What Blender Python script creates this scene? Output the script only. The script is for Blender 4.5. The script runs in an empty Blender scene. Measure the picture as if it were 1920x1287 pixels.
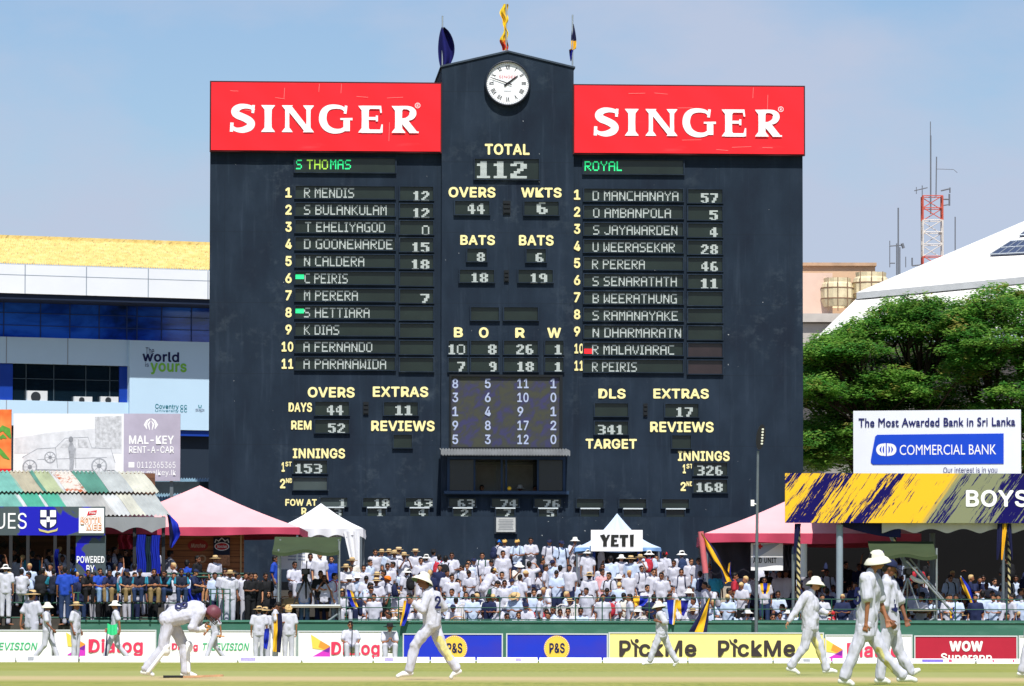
import bpy, math, random
import numpy as np
from mathutils import Vector, Matrix, noise as mnoise
random.seed(7)
R = math.radians
SC = bpy.context.scene
COL = SC.collection
# ---------------------------------------------------------------- camera, sky, sun, exposure
FPX, CX, CY, CAMH = 9600.0, 960.0, 643.5, 0.6
PITCH = math.atan((1203 - CY) / FPX)
ROLL = 0.0015
cam_d = bpy.data.cameras.new('camera'); cam = bpy.data.objects.new('camera', cam_d); COL.objects.link(cam)
cam_d.sensor_fit = 'HORIZONTAL'; cam_d.sensor_width = 36.0; cam_d.lens = FPX / 1920 * 36
cam_d.clip_start = 1.0; cam_d.clip_end = 6000
MC = Matrix.Rotation(math.pi / 2 + PITCH, 3, 'X') @ Matrix.Rotation(ROLL, 3, 'Z')
cam.matrix_world = Matrix.Translation((0, 0, CAMH)) @ MC.to_4x4()
SC.camera = cam
SUN_EL, SUN_AZ = R(57), R(7)          # azimuth measured from straight behind the camera towards the right
sd = Vector((math.sin(SUN_AZ) * math.cos(SUN_EL), -math.cos(SUN_AZ) * math.cos(SUN_EL), math.sin(SUN_EL)))
W = bpy.data.worlds.new('World'); SC.world = W; W.use_nodes = True
nt = W.node_tree; bg = nt.nodes['Background']
sky = nt.nodes.new('ShaderNodeTexSky'); sky.sky_type = 'NISHITA'; sky.sun_disc = False
sky.sun_elevation = SUN_EL; sky.sun_rotation = math.pi - SUN_AZ
sky.air_density = 1.0; sky.dust_density = .4; sky.ozone_density = 3.0
# faint high cloud in the procedural sky
tc = nt.nodes.new('ShaderNodeTexCoord'); mp = nt.nodes.new('ShaderNodeMapping'); mp.inputs['Scale'].default_value = (1.0, 1.0, 2.2)
cn = nt.nodes.new('ShaderNodeTexNoise'); cn.inputs['Scale'].default_value = 9.0; cn.inputs['Detail'].default_value = 7; cn.inputs['Roughness'].default_value = .58
cr = nt.nodes.new('ShaderNodeValToRGB'); cr.color_ramp.elements[0].position = .42; cr.color_ramp.elements[1].position = .64
cr.color_ramp.elements[1].color = (.85, .85, .85, 1)
cm = nt.nodes.new('ShaderNodeMixRGB'); cm.inputs[2].default_value = (5.5, 6.2, 7.9, 1)
L = nt.links.new
L(tc.outputs['Generated'], mp.inputs[0]); L(mp.outputs[0], cn.inputs[0]); L(cn.outputs['Fac'], cr.inputs[0])
gn = nt.nodes.new('ShaderNodeMixRGB'); gn.blend_type = 'MULTIPLY'; gn.inputs[0].default_value = 1; gn.inputs[2].default_value = (1.0, 1.05, 1.18, 1)
L(sky.outputs[0], gn.inputs[1]); L(cr.outputs[0], cm.inputs[0]); L(gn.outputs[0], cm.inputs[1]); L(cm.outputs[0], bg.inputs[0])
bg.inputs[1].default_value = 0.084
sun_d = bpy.data.lights.new('sun', 'SUN'); sun_d.energy = 5.0; sun_d.angle = R(.5); sun_d.color = (1, .965, .91)
sun = bpy.data.objects.new('sun', sun_d); COL.objects.link(sun); sun.rotation_euler = sd.to_track_quat('Z', 'Y').to_euler()
SC.view_settings.view_transform = 'Standard'; SC.view_settings.look = 'None'
SC.view_settings.exposure = 0.16; SC.view_settings.gamma = 1

# ---------------------------------------------------------------- helpers
def ray(px, py):
    d = MC @ Vector(((px - CX) / FPX, -(py - CY) / FPX, -1)); return d / d.y
def at(px, py, Y):                    # point of the world seen at a pixel, Y metres away
    d = ray(px, py); return Vector((d.x * Y, Y, CAMH + d.z * Y))
def srgb(h):
    h = h.lstrip('#'); out = []
    for i in (0, 2, 4):
        c = int(h[i:i + 2], 16) / 255; out.append(c / 12.92 if c <= .04045 else ((c + .055) / 1.055) ** 2.4)
    return tuple(out)
MATS = {}
def mat(name, hexc, rough=.75, var=.0, scale=3.0, bump=0.0, metal=0.0, spec=.3, emit=0.0, stretch=None, bscale=None, detail=5):
    if name in MATS: return MATS[name]
    m = bpy.data.materials.new(name); m.use_nodes = True; n = m.node_tree.nodes; l = m.node_tree.links.new
    b = n['Principled BSDF']; c = srgb(hexc)
    b.inputs['Base Color'].default_value = (*c, 1); b.inputs['Roughness'].default_value = rough
    b.inputs['Metallic'].default_value = metal; b.inputs['Specular IOR Level'].default_value = spec
    if emit:
        b.inputs['Emission Color'].default_value = (*c, 1); b.inputs['Emission Strength'].default_value = emit
    if var or bump:
        t = n.new('ShaderNodeTexCoord'); mm = n.new('ShaderNodeMapping')
        if stretch: mm.inputs['Scale'].default_value = stretch
        l(t.outputs['Object'], mm.inputs[0])
        nz = n.new('ShaderNodeTexNoise'); nz.inputs['Scale'].default_value = scale; nz.inputs['Detail'].default_value = detail
        nz.inputs['Roughness'].default_value = .6
        l(mm.outputs[0], nz.inputs[0])
        if var:
            r = n.new('ShaderNodeValToRGB'); e = r.color_ramp.elements
            e[0].position = .3; e[1].position = .7
            e[0].color = (*[x * (1 - var) for x in c], 1); e[1].color = (*[min(1, x * (1 + var)) for x in c], 1)
            l(nz.outputs['Fac'], r.inputs[0]); l(r.outputs[0], b.inputs['Base Color'])
        if bump:
            n2 = n.new('ShaderNodeTexNoise'); n2.inputs['Scale'].default_value = bscale or scale * 2; n2.inputs['Detail'].default_value = 4
            l(mm.outputs[0], n2.inputs[0])
            bp = n.new('ShaderNodeBump'); bp.inputs['Strength'].default_value = .6; bp.inputs['Distance'].default_value = bump
            l(n2.outputs['Fac'], bp.inputs['Height']); l(bp.outputs[0], b.inputs['Normal'])
    MATS[name] = m; return m
def node_mat(name, fn, rough=.7, spec=.3):
    """a material whose base colour is made by FN(nodes, link) -> colour socket"""
    if name in MATS: return MATS[name]
    m = bpy.data.materials.new(name); m.use_nodes = True; n = m.node_tree.nodes; l = m.node_tree.links.new
    b = n['Principled BSDF']; b.inputs['Roughness'].default_value = rough; b.inputs['Specular IOR Level'].default_value = spec
    l(fn(n, l), b.inputs['Base Color']); MATS[name] = m; return m
def ramp(n, l, src, stops):
    r = n.new('ShaderNodeValToRGB'); e = r.color_ramp.elements
    while len(e) < len(stops): e.new(.5)
    for k, (p, c) in enumerate(stops):
        e[k].position = p; e[k].color = (*(srgb(c) if isinstance(c, str) else c), 1)
    l(src, r.inputs[0]); return r.outputs[0]
def noise_out(n, l, scale, stretch=(1, 1, 1), rot=(0, 0, 0), detail=5, rough=.6, coord='Object', dist=0.0):
    t = n.new('ShaderNodeTexCoord'); m0 = n.new('ShaderNodeMapping'); m0.inputs['Rotation'].default_value = rot
    mm = n.new('ShaderNodeMapping'); mm.inputs['Scale'].default_value = stretch
    l(t.outputs[coord], m0.inputs[0]); l(m0.outputs[0], mm.inputs[0])
    z = n.new('ShaderNodeTexNoise'); z.inputs['Scale'].default_value = scale; z.inputs['Detail'].default_value = detail
    z.inputs['Roughness'].default_value = rough; z.inputs['Distortion'].default_value = dist
    l(mm.outputs[0], z.inputs[0]); return z.outputs['Fac']
def mixc(n, l, fac, a, b):
    m = n.new('ShaderNodeMixRGB')
    for s, v in ((0, fac), (1, a), (2, b)):
        if isinstance(v, (int, float)): m.inputs[s].default_value = v
        elif isinstance(v, str): m.inputs[s].default_value = (*srgb(v), 1)
        elif isinstance(v, tuple): m.inputs[s].default_value = (*v, 1)
        else: l(v, m.inputs[s])
    return m.outputs[0]
def math_(n, l, op, a, b=0.0, clamp=False):
    m = n.new('ShaderNodeMath'); m.operation = op; m.use_clamp = clamp
    for s, v in ((0, a), (1, b)):
        if isinstance(v, (int, float)): m.inputs[s].default_value = v
        else: l(v, m.inputs[s])
    return m.outputs[0]
def xyz(n, l, coord='Object'):
    t = n.new('ShaderNodeTexCoord'); s = n.new('ShaderNodeSeparateXYZ'); l(t.outputs[coord], s.inputs[0]); return s.outputs

class MB:
    def __init__(s): s.v = []; s.f = []; s.m = []; s.s = []
    def add(s, vs, fs, m=0, smooth=False):
        k = len(s.v); s.v += [tuple(p) for p in vs]
        for f in fs: s.f.append([i + k for i in f]); s.m.append(m); s.s.append(smooth)
        return s
    def box(s, x0, x1, y0, y1, z0, z1, m=0):
        if x0 > x1: x0, x1 = x1, x0
        if y0 > y1: y0, y1 = y1, y0
        if z0 > z1: z0, z1 = z1, z0
        vs = [(x, y, z) for z in (z0, z1) for y in (y0, y1) for x in (x0, x1)]
        return s.add(vs, [(0, 2, 3, 1), (4, 5, 7, 6), (0, 1, 5, 4), (2, 6, 7, 3), (0, 4, 6, 2), (1, 3, 7, 5)], m)
    def prism(s, pts, y0, y1, m=0):   # polygon in x,z pushed from y0 (front) back to y1
        a = sum(pts[i][0] * pts[(i + 1) % len(pts)][1] - pts[(i + 1) % len(pts)][0] * pts[i][1] for i in range(len(pts)))
        if a < 0: pts = pts[::-1]
        n = len(pts); vs = [(x, y0, z) for x, z in pts] + [(x, y1, z) for x, z in pts]
        fs = [list(range(n)), list(range(2 * n - 1, n - 1, -1))] + [(i, i + n, (i + 1) % n + n, (i + 1) % n) for i in range(n)]
        return s.add(vs, fs, m)
    def tube(s, pts, r, n=8, m=0, smooth=True):
        pts = [Vector(p) for p in pts]; rs = r if isinstance(r, (list, tuple)) else [r] * len(pts); k = len(pts); vs = []; fs = []
        for i, p in enumerate(pts):
            d = (pts[min(i + 1, k - 1)] - pts[max(i - 1, 0)]).normalized()
            u = d.cross(Vector((0, 0, 1)) if abs(d.z) < .9 else Vector((1, 0, 0))).normalized(); w = d.cross(u)
            vs += [p + (u * math.cos(2 * math.pi * j / n) + w * math.sin(2 * math.pi * j / n)) * rs[i] for j in range(n)]
        for i in range(k - 1):
            fs += [(i * n + j, i * n + (j + 1) % n, (i + 1) * n + (j + 1) % n, (i + 1) * n + j) for j in range(n)]
        s.add(vs, fs, m, smooth)
        s.add(vs[:n], [list(range(n - 1, -1, -1))], m); s.add(vs[-n:], [list(range(n))], m); return s
    def lathe(s, prof, c=(0, 0, 0), n=20, m=0, sx=1, sy=1, smooth=True, tilt=None):
        vs = []; fs = []
        for r, z in prof:
            for j in range(n):
                p = Vector((r * sx * math.cos(2 * math.pi * j / n), r * sy * math.sin(2 * math.pi * j / n), z))
                if tilt: p = tilt @ p
                vs.append(p + Vector(c))
        for i in range(len(prof) - 1):
            fs += [(i * n + j, i * n + (j + 1) % n, (i + 1) * n + (j + 1) % n, (i + 1) * n + j) for j in range(n)]
        return s.add(vs, fs, m, smooth)
    def grid(s, fn, nu, nv, m=0, smooth=True, two=None):   # fn(u,v) -> point
        vs = [fn(i / nu, j / nv) for j in range(nv + 1) for i in range(nu + 1)]
        fs = [(j * (nu + 1) + i, j * (nu + 1) + i + 1, (j + 1) * (nu + 1) + i + 1, (j + 1) * (nu + 1) + i) for j in range(nv) for i in range(nu)]
        return s.add(vs, fs, m, smooth)
    def mesh(s, name, mats):
        me = bpy.data.meshes.new(name); me.from_pydata(s.v, [], s.f)
        for mt in (mats if isinstance(mats, (list, tuple)) else [mats]): me.materials.append(mt)
        me.polygons.foreach_set('material_index', s.m); me.polygons.foreach_set('use_smooth', s.s); me.update(); return me
    def build(s, name, mats, parent=None, **kw): return obj(name, s.mesh(name, mats), parent, **kw)
def obj(name, me, parent=None, loc=None, rot=None, **props):
    o = bpy.data.objects.new(name, me); COL.objects.link(o)
    if parent is not None: o.parent = parent
    if loc is not None: o.location = loc
    if rot is not None: o.rotation_euler = rot
    for k, v in props.items(): o[k] = v
    return o
def thing(name, label, cat, loc=(0, 0, 0), yaw=0.0, group=None):
    o = bpy.data.objects.new(name, None); COL.objects.link(o); o.location = loc; o.rotation_euler = (0, 0, yaw)
    o.empty_display_size = .3; o['label'] = label; o['category'] = cat
    if group: o['group'] = group
    return o
class Frame:
    """an upright plane in the world: local x along it, y into it, z up"""
    def __init__(s, px, Y, yaw, z=0.0):
        p = at(px, 1203, Y); s.o = Vector((p.x, Y, z)); s.yaw = yaw
        s.x = Vector((math.cos(yaw), math.sin(yaw), 0)); s.n = Vector((-math.sin(yaw), math.cos(yaw), 0))
    def uv(s, px, py, off=0.0):
        d = ray(px, py); c = Vector((0, 0, CAMH)); t = ((s.o + s.n * off) - c).dot(s.n) / d.dot(s.n)
        q = c + d * t - s.o; return q.dot(s.x), q.z
    def rect(s, a, b, c, d, off=0.0):            # pixel box x0,y0,x1,y1 -> x0,x1,z0,z1 of the plane
        mx, my = (a + c) / 2, (b + d) / 2
        return s.uv(a, my, off)[0], s.uv(c, my, off)[0], s.uv(mx, d, off)[1], s.uv(mx, b, off)[1]
    def poly(s, pts, off=0.0): return [s.uv(x, y, off) for x, y in pts]
FONT_CACHE = {}
try: GROT = bpy.data.fonts.load(bpy.utils.resource_path('LOCAL') + '/datafiles/fonts/Inter.woff2')     # the grotesque that ships inside Blender
except Exception: GROT = None
def text_shape(t, bold=.02, humanist=False):
    k = (t, bold, humanist)
    if k in FONT_CACHE: return FONT_CACHE[k]
    cu = bpy.data.curves.new('t', 'FONT'); cu.body = t; cu.size = 1
    if GROT and not humanist: cu.font = GROT
    cu.fill_mode = 'FRONT'; cu.extrude = 0; cu.resolution_u = 3; cu.space_character = 1.0 + bold * 2.0
    o = bpy.data.objects.new('t', cu); COL.objects.link(o); dg = bpy.context.evaluated_depsgraph_get()
    me = bpy.data.meshes.new_from_object(o.evaluated_get(dg)); bpy.data.objects.remove(o)
    v = np.array([x.co[:] for x in me.vertices]); f = [list(p.vertices) for p in me.polygons]
    bpy.data.meshes.remove(me); bpy.data.curves.remove(cu)
    v[:, 0] -= v[:, 0].min(); v[:, 1] -= v[:, 1].min(); v[:, 2] = 0
    if all(len(q) == 3 for q in f):          # glyph outlines that overlap themselves: lift the doubled triangles one layer
        T = v[np.array(f)][:, :, :2]; S = np.concatenate([T.mean(1, keepdims=True), T * .55 + T.mean(1, keepdims=True) * .45, T * .8 + T.mean(1, keepdims=True) * .2], 1); lay = [0] * len(f); extra = []
        lo, hi = T.min(1), T.max(1)
        for i in range(len(f)):
            c = np.nonzero((lo[:i] < hi[i]).all(1) & (hi[:i] > lo[i]).all(1))[0]
            for j in c:
                for P, Q in ((S[i], T[j]), (S[j], T[i])):
                    d = np.stack([(Q[(a + 1) % 3, 0] - Q[a, 0]) * (P[:, 1] - Q[a, 1]) - (Q[(a + 1) % 3, 1] - Q[a, 1]) * (P[:, 0] - Q[a, 0]) for a in range(3)])
                    if ((d > 1e-6).all(0) | (d < -1e-6).all(0)).any(): lay[i] = max(lay[i], lay[j] + 1); break
        nv = len(v)
        for i, l_ in enumerate(lay):
            if l_:
                for q in f[i]: extra.append((v[q, 0], v[q, 1], l_))
                f[i] = [nv, nv + 1, nv + 2]; nv += 3
        if extra: v = np.vstack([v, np.array(extra)])
    FONT_CACHE[k] = (v, f); return v, f
def add_text(mb, t, rect, y, m=0, bold=.02, shear=0.0, humanist=False):
    """letters filling the box rect = x0,x1,z0,z1 in a plane at local y, facing -y"""
    v, f = text_shape(t, bold, humanist); x0, x1, z0, z1 = rect; w, h = v[:, 0].max(), v[:, 1].max()
    e = bold * .85; sx, sz = (x1 - x0) / (w + 2 * e), (z1 - z0) / (h + 2 * e)
    # the pen is broadened by laying the letters again a hair forward, a hair aside
    offs = [(0, 0)] if bold < .006 else [(e * math.cos(k * math.pi / 4), e * math.sin(k * math.pi / 4)) for k in range(8)] + ([(0, 0)] if bold > .045 else [])
    for k, (ox, oz) in enumerate(offs):
        out = [(x0 + (a + e + ox) * sx + shear * (b / h) * (z1 - z0), y - .0007 * k - .0095 * l_, z0 + (b + e + oz) * sz) for a, b, l_ in v]
        mb.add(out, f, m)
    return mb
LED = {c: r.split() for c, r in {
 'A': '01110 10001 10001 11111 10001 10001 10001', 'B': '11110 10001 10001 11110 10001 10001 11110', 'C': '01111 10000 10000 10000 10000 10000 01111',
 'D': '11110 10001 10001 10001 10001 10001 11110', 'E': '11111 10000 10000 11110 10000 10000 11111', 'F': '11111 10000 10000 11110 10000 10000 10000',
 'G': '01111 10000 10000 10011 10001 10001 01111', 'H': '10001 10001 10001 11111 10001 10001 10001', 'I': '111 010 010 010 010 010 111',
 'J': '00001 00001 00001 00001 00001 10001 01110', 'K': '10001 10010 10100 11000 10100 10010 10001', 'L': '1000 1000 1000 1000 1000 1000 1111',
 'M': '10001 11011 10101 10101 10001 10001 10001', 'N': '10001 11001 11001 10101 10011 10011 10001', 'O': '01110 10001 10001 10001 10001 10001 01110',
 'P': '11110 10001 10001 11110 10000 10000 10000', 'R': '11110 10001 10001 11110 10100 10010 10001', 'S': '01111 10000 10000 01110 00001 00001 11110',
 'T': '11111 00100 00100 00100 00100 00100 00100', 'U': '10001 10001 10001 10001 10001 10001 01110', 'V': '10001 10001 10001 10001 01010 01010 00100',
 'W': '10001 10001 10001 10101 10101 11011 10001', 'Y': '10001 10001 01010 00100 00100 00100 00100', ' ': '00 00 00 00 00 00 00',
 '0': '01110 10001 10001 10001 10001 10001 01110', '1': '0110 1110 0110 0110 0110 0110 1111', '2': '01110 11011 00011 00110 01100 11000 11111',
 '3': '11110 00011 00011 01110 00011 00011 11110', '4': '00110 01110 10110 10110 11111 00110 00110', '5': '11111 11000 11110 00011 00011 11011 01110',
 '6': '01110 11000 11000 11110 11011 11011 01110', '7': '11111 00011 00011 00110 00110 01100 01100', '8': '01110 11011 11011 01110 11011 11011 01110',
 '9': '01110 11011 11011 01111 00011 00011 01110'}.items()}
def add_led(mb, t, rect, y, m=0, gap=.22):
    """dot-matrix letters: lit runs of lamps with dark scan lines between them"""
    cols = sum(len(LED[c][0]) + 1 for c in t) - 1; x0, x1, z0, z1 = rect; cw = (x1 - x0) / cols; ch = (z1 - z0) / 14; k = 0
    for c in t:
        g = LED[c]
        for r in range(14):
            row = g[r // 2]; j = 0
            while j < len(row):
                if row[j] == '1':
                    e = j
                    while e < len(row) and row[e] == '1': e += 1
                    xa, xb = x0 + (k + j) * cw + cw * .04, x0 + (k + e) * cw - cw * .04; zb = z1 - r * ch; za = zb - ch * (1 - gap)
                    mb.add([(xa, y, za), (xb, y, za), (xb, y, zb), (xa, y, zb)], [(0, 1, 2, 3)], m); j = e
                else: j += 1
        k += len(g[0]) + 1
def add_stroke(mb, pts, w, y, m=0, n=1):
    """a flat pen stroke along pts (x,z); w = width or list of widths"""
    k = len(pts); ws = w if isinstance(w, (list, tuple)) else [w] * k; a = []; b = []
    for i in range(k):
        p, q = pts[max(i - 1, 0)], pts[min(i + 1, k - 1)]; dx, dz = q[0] - p[0], q[1] - p[1]; d = math.hypot(dx, dz) or 1
        nx, nz = -dz / d * ws[i] / 2, dx / d * ws[i] / 2
        a.append((pts[i][0] + nx, y, pts[i][1] + nz)); b.append((pts[i][0] - nx, y, pts[i][1] - nz))
    for i in range(k - 1): mb.add([b[i], b[i + 1], a[i + 1], a[i]], [(0, 1, 2, 3)], m)
def arc(cx, cz, rx, rz, a0, a1, n=12): return [(cx + rx * math.cos(R(a0 + (a1 - a0) * i / n)), cz + rz * math.sin(R(a0 + (a1 - a0) * i / n))) for i in range(n + 1)]
def disc_pts(cx, cz, rx, rz, n=32): return arc(cx, cz, rx, rz, 0, 360 * (n - 1) / n, n - 1)
def gap_copy(o, parent=None, **props):           # a copy of a thing with copies of its parts and sub-parts
    c = o.copy(); COL.objects.link(c); c.parent = parent
    for k, v in props.items(): c[k] = v
    for ch in list(o.children): gap_copy(ch, c)
    return c
# ---------------------------------------------------------------- ground
def grass_col(n, l):
    o = xyz(n, l)
    far = math_(n, l, 'SMOOTH_MIN', 1, 1)
    fine = noise_out(n, l, 9.0, (1, .03, 1), detail=8, rough=.7)
    big = noise_out(n, l, .16, (1, .35, 1), detail=4)
    c = ramp(n, l, fine, [(.32, '5f6c2c'), (.5, '7c853c'), (.68, '99994f')])
    c = mixc(n, l, math_(n, l, 'MULTIPLY', ramp(n, l, big, [(.4, (0, 0, 0)), (.68, (1, 1, 1))]), .5), c, 'a89f66')
    # mown bands and the worn square of pitches, running across the view
    wob = math_(n, l, 'MULTIPLY_ADD', noise_out(n, l, .35, (1, .3, 1)), 3.0); n_last = wob.node; n_last.inputs[2].default_value = -1.5
    yy = math_(n, l, 'ADD', o[1], wob)
    mow = math_(n, l, 'SINE', math_(n, l, 'MULTIPLY', yy, .42))
    c = mixc(n, l, math_(n, l, 'MULTIPLY_ADD', mow, .16, True), c, '90924a'); 
    d = math_(n, l, 'ABSOLUTE', math_(n, l, 'SUBTRACT', yy, 82.0))
    band = ramp(n, l, math_(n, l, 'DIVIDE', d, 7.6), [(.3, (.85, .85, .85)), (1.0, (0, 0, 0))])
    patch = ramp(n, l, noise_out(n, l, .5, (.35, 1, 1)), [(.25, (.55, .55, .55)), (.7, (1, 1, 1))])
    pale = ramp(n, l, math_(n, l, 'DIVIDE', math_(n, l, 'ABSOLUTE', math_(n, l, 'SUBTRACT', yy, 92.0)), 13.0), [(.6, (.55, .55, .55)), (1.0, (0, 0, 0))])
    c = mixc(n, l, pale, c, '9a9d68')
    c = mixc(n, l, math_(n, l, 'MULTIPLY', band, patch), c, 'c2aa84')
    return c
M_grass = node_mat('mown_grass', grass_col, .9, .15)
g = MB().grid(lambda u, v: (-260 + 520 * u, 2 + 150 * v, 0.0), 40, 40); g.build('grass_field', M_grass, kind='structure')
M_earth = mat('packed_earth', '9a8a72', .95, .25, .6, .02)
MB().box(-420, 420, 152.6, 900, -1, -.02).build('ground', M_earth, kind='structure')
# terrace bank for the crowd, low steps
T_Y0, T_DY, T_N, T_Z0, T_DZ = 153.0, 2.0, 11, .42, .205
def terr_z(y): return T_Z0 + T_DZ * min(T_N - 1, max(0, int((y - T_Y0) / T_DY)))
M_conc = mat('weathered_concrete', 'a39a8c', .9, .2, 1.4, .01)
t = MB(); x0, x1 = -5.0, 26
prof = [(T_Y0 - .4, -.3)]
for k in range(T_N):
    prof += [(T_Y0 + k * T_DY - (.4 if k == 0 else 0), T_Z0 + k * T_DZ), (T_Y0 + (k + 1) * T_DY, T_Z0 + k * T_DZ)]
prof += [(T_Y0 + T_N * T_DY, -.3)]
n_ = len(prof); vs = [(x0, y, z) for y, z in prof] + [(x1, y, z) for y, z in prof]
t.add(vs, [(i, i + 1, i + 1 + n_, i + n_) for i in range(n_ - 1)] + [list(range(n_)), list(range(2 * n_ - 1, n_ - 1, -1))])
t.build('terrace', M_conc, kind='structure')

# ---------------------------------------------------------------- scoreboard
SBF = Frame(951, 176.0, R(3.2))
def board_col(n, l):
    c = ramp(n, l, noise_out(n, l, .8, (1, 1, .5), detail=8), [(.3, '151f2d'), (.5, '1b2836'), (.72, '253241')])
    st = noise_out(n, l, 2.2, (2.2, 1, .16), detail=6)
    c = mixc(n, l, math_(n, l, 'MULTIPLY', ramp(n, l, st, [(.55, (0, 0, 0)), (.75, (1, 1, 1))]), .22), c, '445262')
    st2 = noise_out(n, l, 1.1, (.5, 1, 5.0), detail=4)
    c = mixc(n, l, math_(n, l, 'MULTIPLY', ramp(n, l, st2, [(.6, (0, 0, 0)), (.75, (1, 1, 1))]), .16), c, '1d2733')
    sp = noise_out(n, l, 9.0, detail=2); pt = noise_out(n, l, .55, detail=2)
    chip = math_(n, l, 'MULTIPLY', ramp(n, l, sp, [(.735, (0, 0, 0)), (.76, (1, 1, 1))]), ramp(n, l, pt, [(.52, (0, 0, 0)), (.62, (1, 1, 1))]))
    pa = noise_out(n, l, 1.6, (1, 1, 1.2), detail=8, rough=.7); pm = noise_out(n, l, .22, detail=1)
    worn = math_(n, l, 'MULTIPLY', ramp(n, l, pa, [(.52, (0, 0, 0)), (.68, (1, 1, 1))]), ramp(n, l, pm, [(.5, (0, 0, 0)), (.62, (.5, .5, .5))])); c = mixc(n, l, worn, c, '48535c')
    o_ = xyz(n, l); jz = math_(n, l, 'LESS_THAN', math_(n, l, 'FRACT', math_(n, l, 'MULTIPLY', o_[2], .41)), .009); jx = math_(n, l, 'LESS_THAN', math_(n, l, 'FRACT', math_(n, l, 'MULTIPLY', o_[0], .41)), .007)
    c = mixc(n, l, math_(n, l, 'MULTIPLY', math_(n, l, 'MAXIMUM', jz, jx), .55), c, '18212b')
    return mixc(n, l, chip, c, 'cfd3d2')
M_board = node_mat('slate_painted_board', board_col, .82, .2)
M_lampbox = mat('dark_display_glass', '1a2520', .35, .3, .9, spec=.5)
M_lampgrey = mat('grey_display_glass', '3c4746', .4, .2, .9, spec=.5)
M_box_brown = mat('brown_display_glass', '2e2426', .35, .3, .9, spec=.5)
M_recess = mat('panel_recess_black', '10161a', .6)
M_cream = mat('cream_painted_letters', 'f6e9a4', .6, .06, 6)
M_ledw = mat('white_lamps', 'b9c2be', .5, 0, emit=.14)
M_ledy = mat('warm_lamps', 'dfe3ae', .5, 0, emit=.3)
M_ledb = mat('bluish_lamps', 'a0abc4', .5, 0, emit=.12)
M_ledg = mat('green_lamps', '2fe389', .5, 0, emit=.75)
M_ledgy = mat('yellow_green_lamps', 'a6d94a', .5, 0, emit=.6)
M_ledr = mat('red_lamps', 'e8222a', .5, 0, emit=.7)
SB = thing('scoreboard', 'tall slate-grey cricket scoreboard with gabled centre tower and rows of lit name panels', 'scoreboard', SBF.o, SBF.yaw)
TW = -.22                                        # the tower stands this much proud
b = MB(); base = -.3
xl = SBF.uv(391, 900)[0]; xr = SBF.uv(1506, 900)[0]; txl, txr = SBF.uv(828, 400, TW)[0], SBF.uv(1075.5, 400, TW)[0]
ztop = SBF.uv(951, 175)[1]
b.box(xl, txl, 0, 5, base, ztop); b.box(txr, xr, 0, 5, base, ztop)
b.build('wing_wall', M_board, SB)
zl = SBF.uv(830, 126, TW)[1]; zr = SBF.uv(1074, 128, TW)[1]; za = SBF.uv(952, 97.5, TW)[1]; xa = SBF.uv(952, 97.5, TW)[0]
wx0, wx1, wz0, wz1 = SBF.rect(843, 862, 1055, 921, TW)
tower = MB(); tower.prism([(txl, wz1), (txr, wz1), (txr, zr), (xa, za), (txl, zl)], TW, 5.2); tower.box(txl, txr, TW, 5.2, base, wz0); tower.box(txl, wx0, TW, 5.2, wz0, wz1); tower.box(wx1, txr, TW, 5.2, wz0, wz1); tower.box(wx0, wx1, 2.2, 5.2, wz0, wz1)
tower.build('tower_wall', M_board, SB)
cp = MB(); h_ = .05
cp.prism([(txl - .05, zl - .01), (txl - .05, zl + h_), (xa, za + h_), (xa, za - .01)], TW - .05, 5.25)
cp.prism([(txr + .05, zr - .01), (txr + .05, zr + h_), (xa + .001, za + h_), (xa + .001, za - .01)], TW - .05, 5.25)
cp.build('coping', mat('coping_paint', '394552', .8, .2, 2), SB)
# lower plinth, a little proud
zp = SBF.uv(951, 969)[1]; pl = MB()
pl.box(xl - .02, xr + .02, TW - .14, TW - .012, base, zp); pl.build('plinth', M_board, SB)
PLY = TW - .14
wx0, wx1, wz0, wz1 = SBF.rect(843, 862, 1055, 921, TW)
# ---- panels
def yface(cx): return TW if 828 < cx < 1075 else 0.0
def panel(x0, y0, x1, y1, glass=None, frame=True):
    yf = yface((x0 + x1) / 2); a = SBF.rect(x0, y0, x1, y1, yf); p = MB(); w = .045
    p.box(a[0], a[1], yf - .012, yf - .002, a[2], a[3], 0)
    for q in ((a[0] - w, a[1] + w, a[3], a[3] + w * .8), (a[0] - w, a[1] + w, a[2] - w * .6, a[2]), (a[0] - w, a[0], a[2], a[3]), (a[1], a[1] + w, a[2], a[3])):
        p.box(q[0], q[1], yf - .10, yf - .002, q[2], q[3], 1)
    return p.build('display_panel', [glass or M_lampbox, M_board], SB)
def led(parent, t, x0, y0, x1, y1, m=None, name='display_text'):
    yf = yface((x0 + x1) / 2); q = MB(); add_led(q, t, SBF.rect(x0, y0, x1, y1, yf), yf - .02)
    return q.build(name, m or M_ledw, parent)
def word(t, x0, y0, x1, y1, bold=.035):
    yf = yface((x0 + x1) / 2); q = MB(); add_text(q, t, SBF.rect(x0, y0, x1, y1, yf), yf - .012, bold=bold)
    return q.build('lettering', M_cream, SB)
rndl = random.Random(3)
NL = [('R MENDIS', 570, 664, '12', 775), ('S BULANKULAM', 570, 725, '12', 775), ('T EHELIYAGOD', 572, 722, '0', 791), ('D GOONEWARDE', 570, 736, '15', 773), ('N CALDERA', 570, 683, '18', 772),
      ('C PEIRIS', 571, 652, '', 0), ('M PERERA', 570, 671, '7', 788), ('S HETTIARA', 570, 693, '', 0), ('K DIAS', 570, 636, '', 0), ('A FERNANDO', 569, 698, '', 0), ('A PARANAWIDA', 569, 724, '', 0)]
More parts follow.
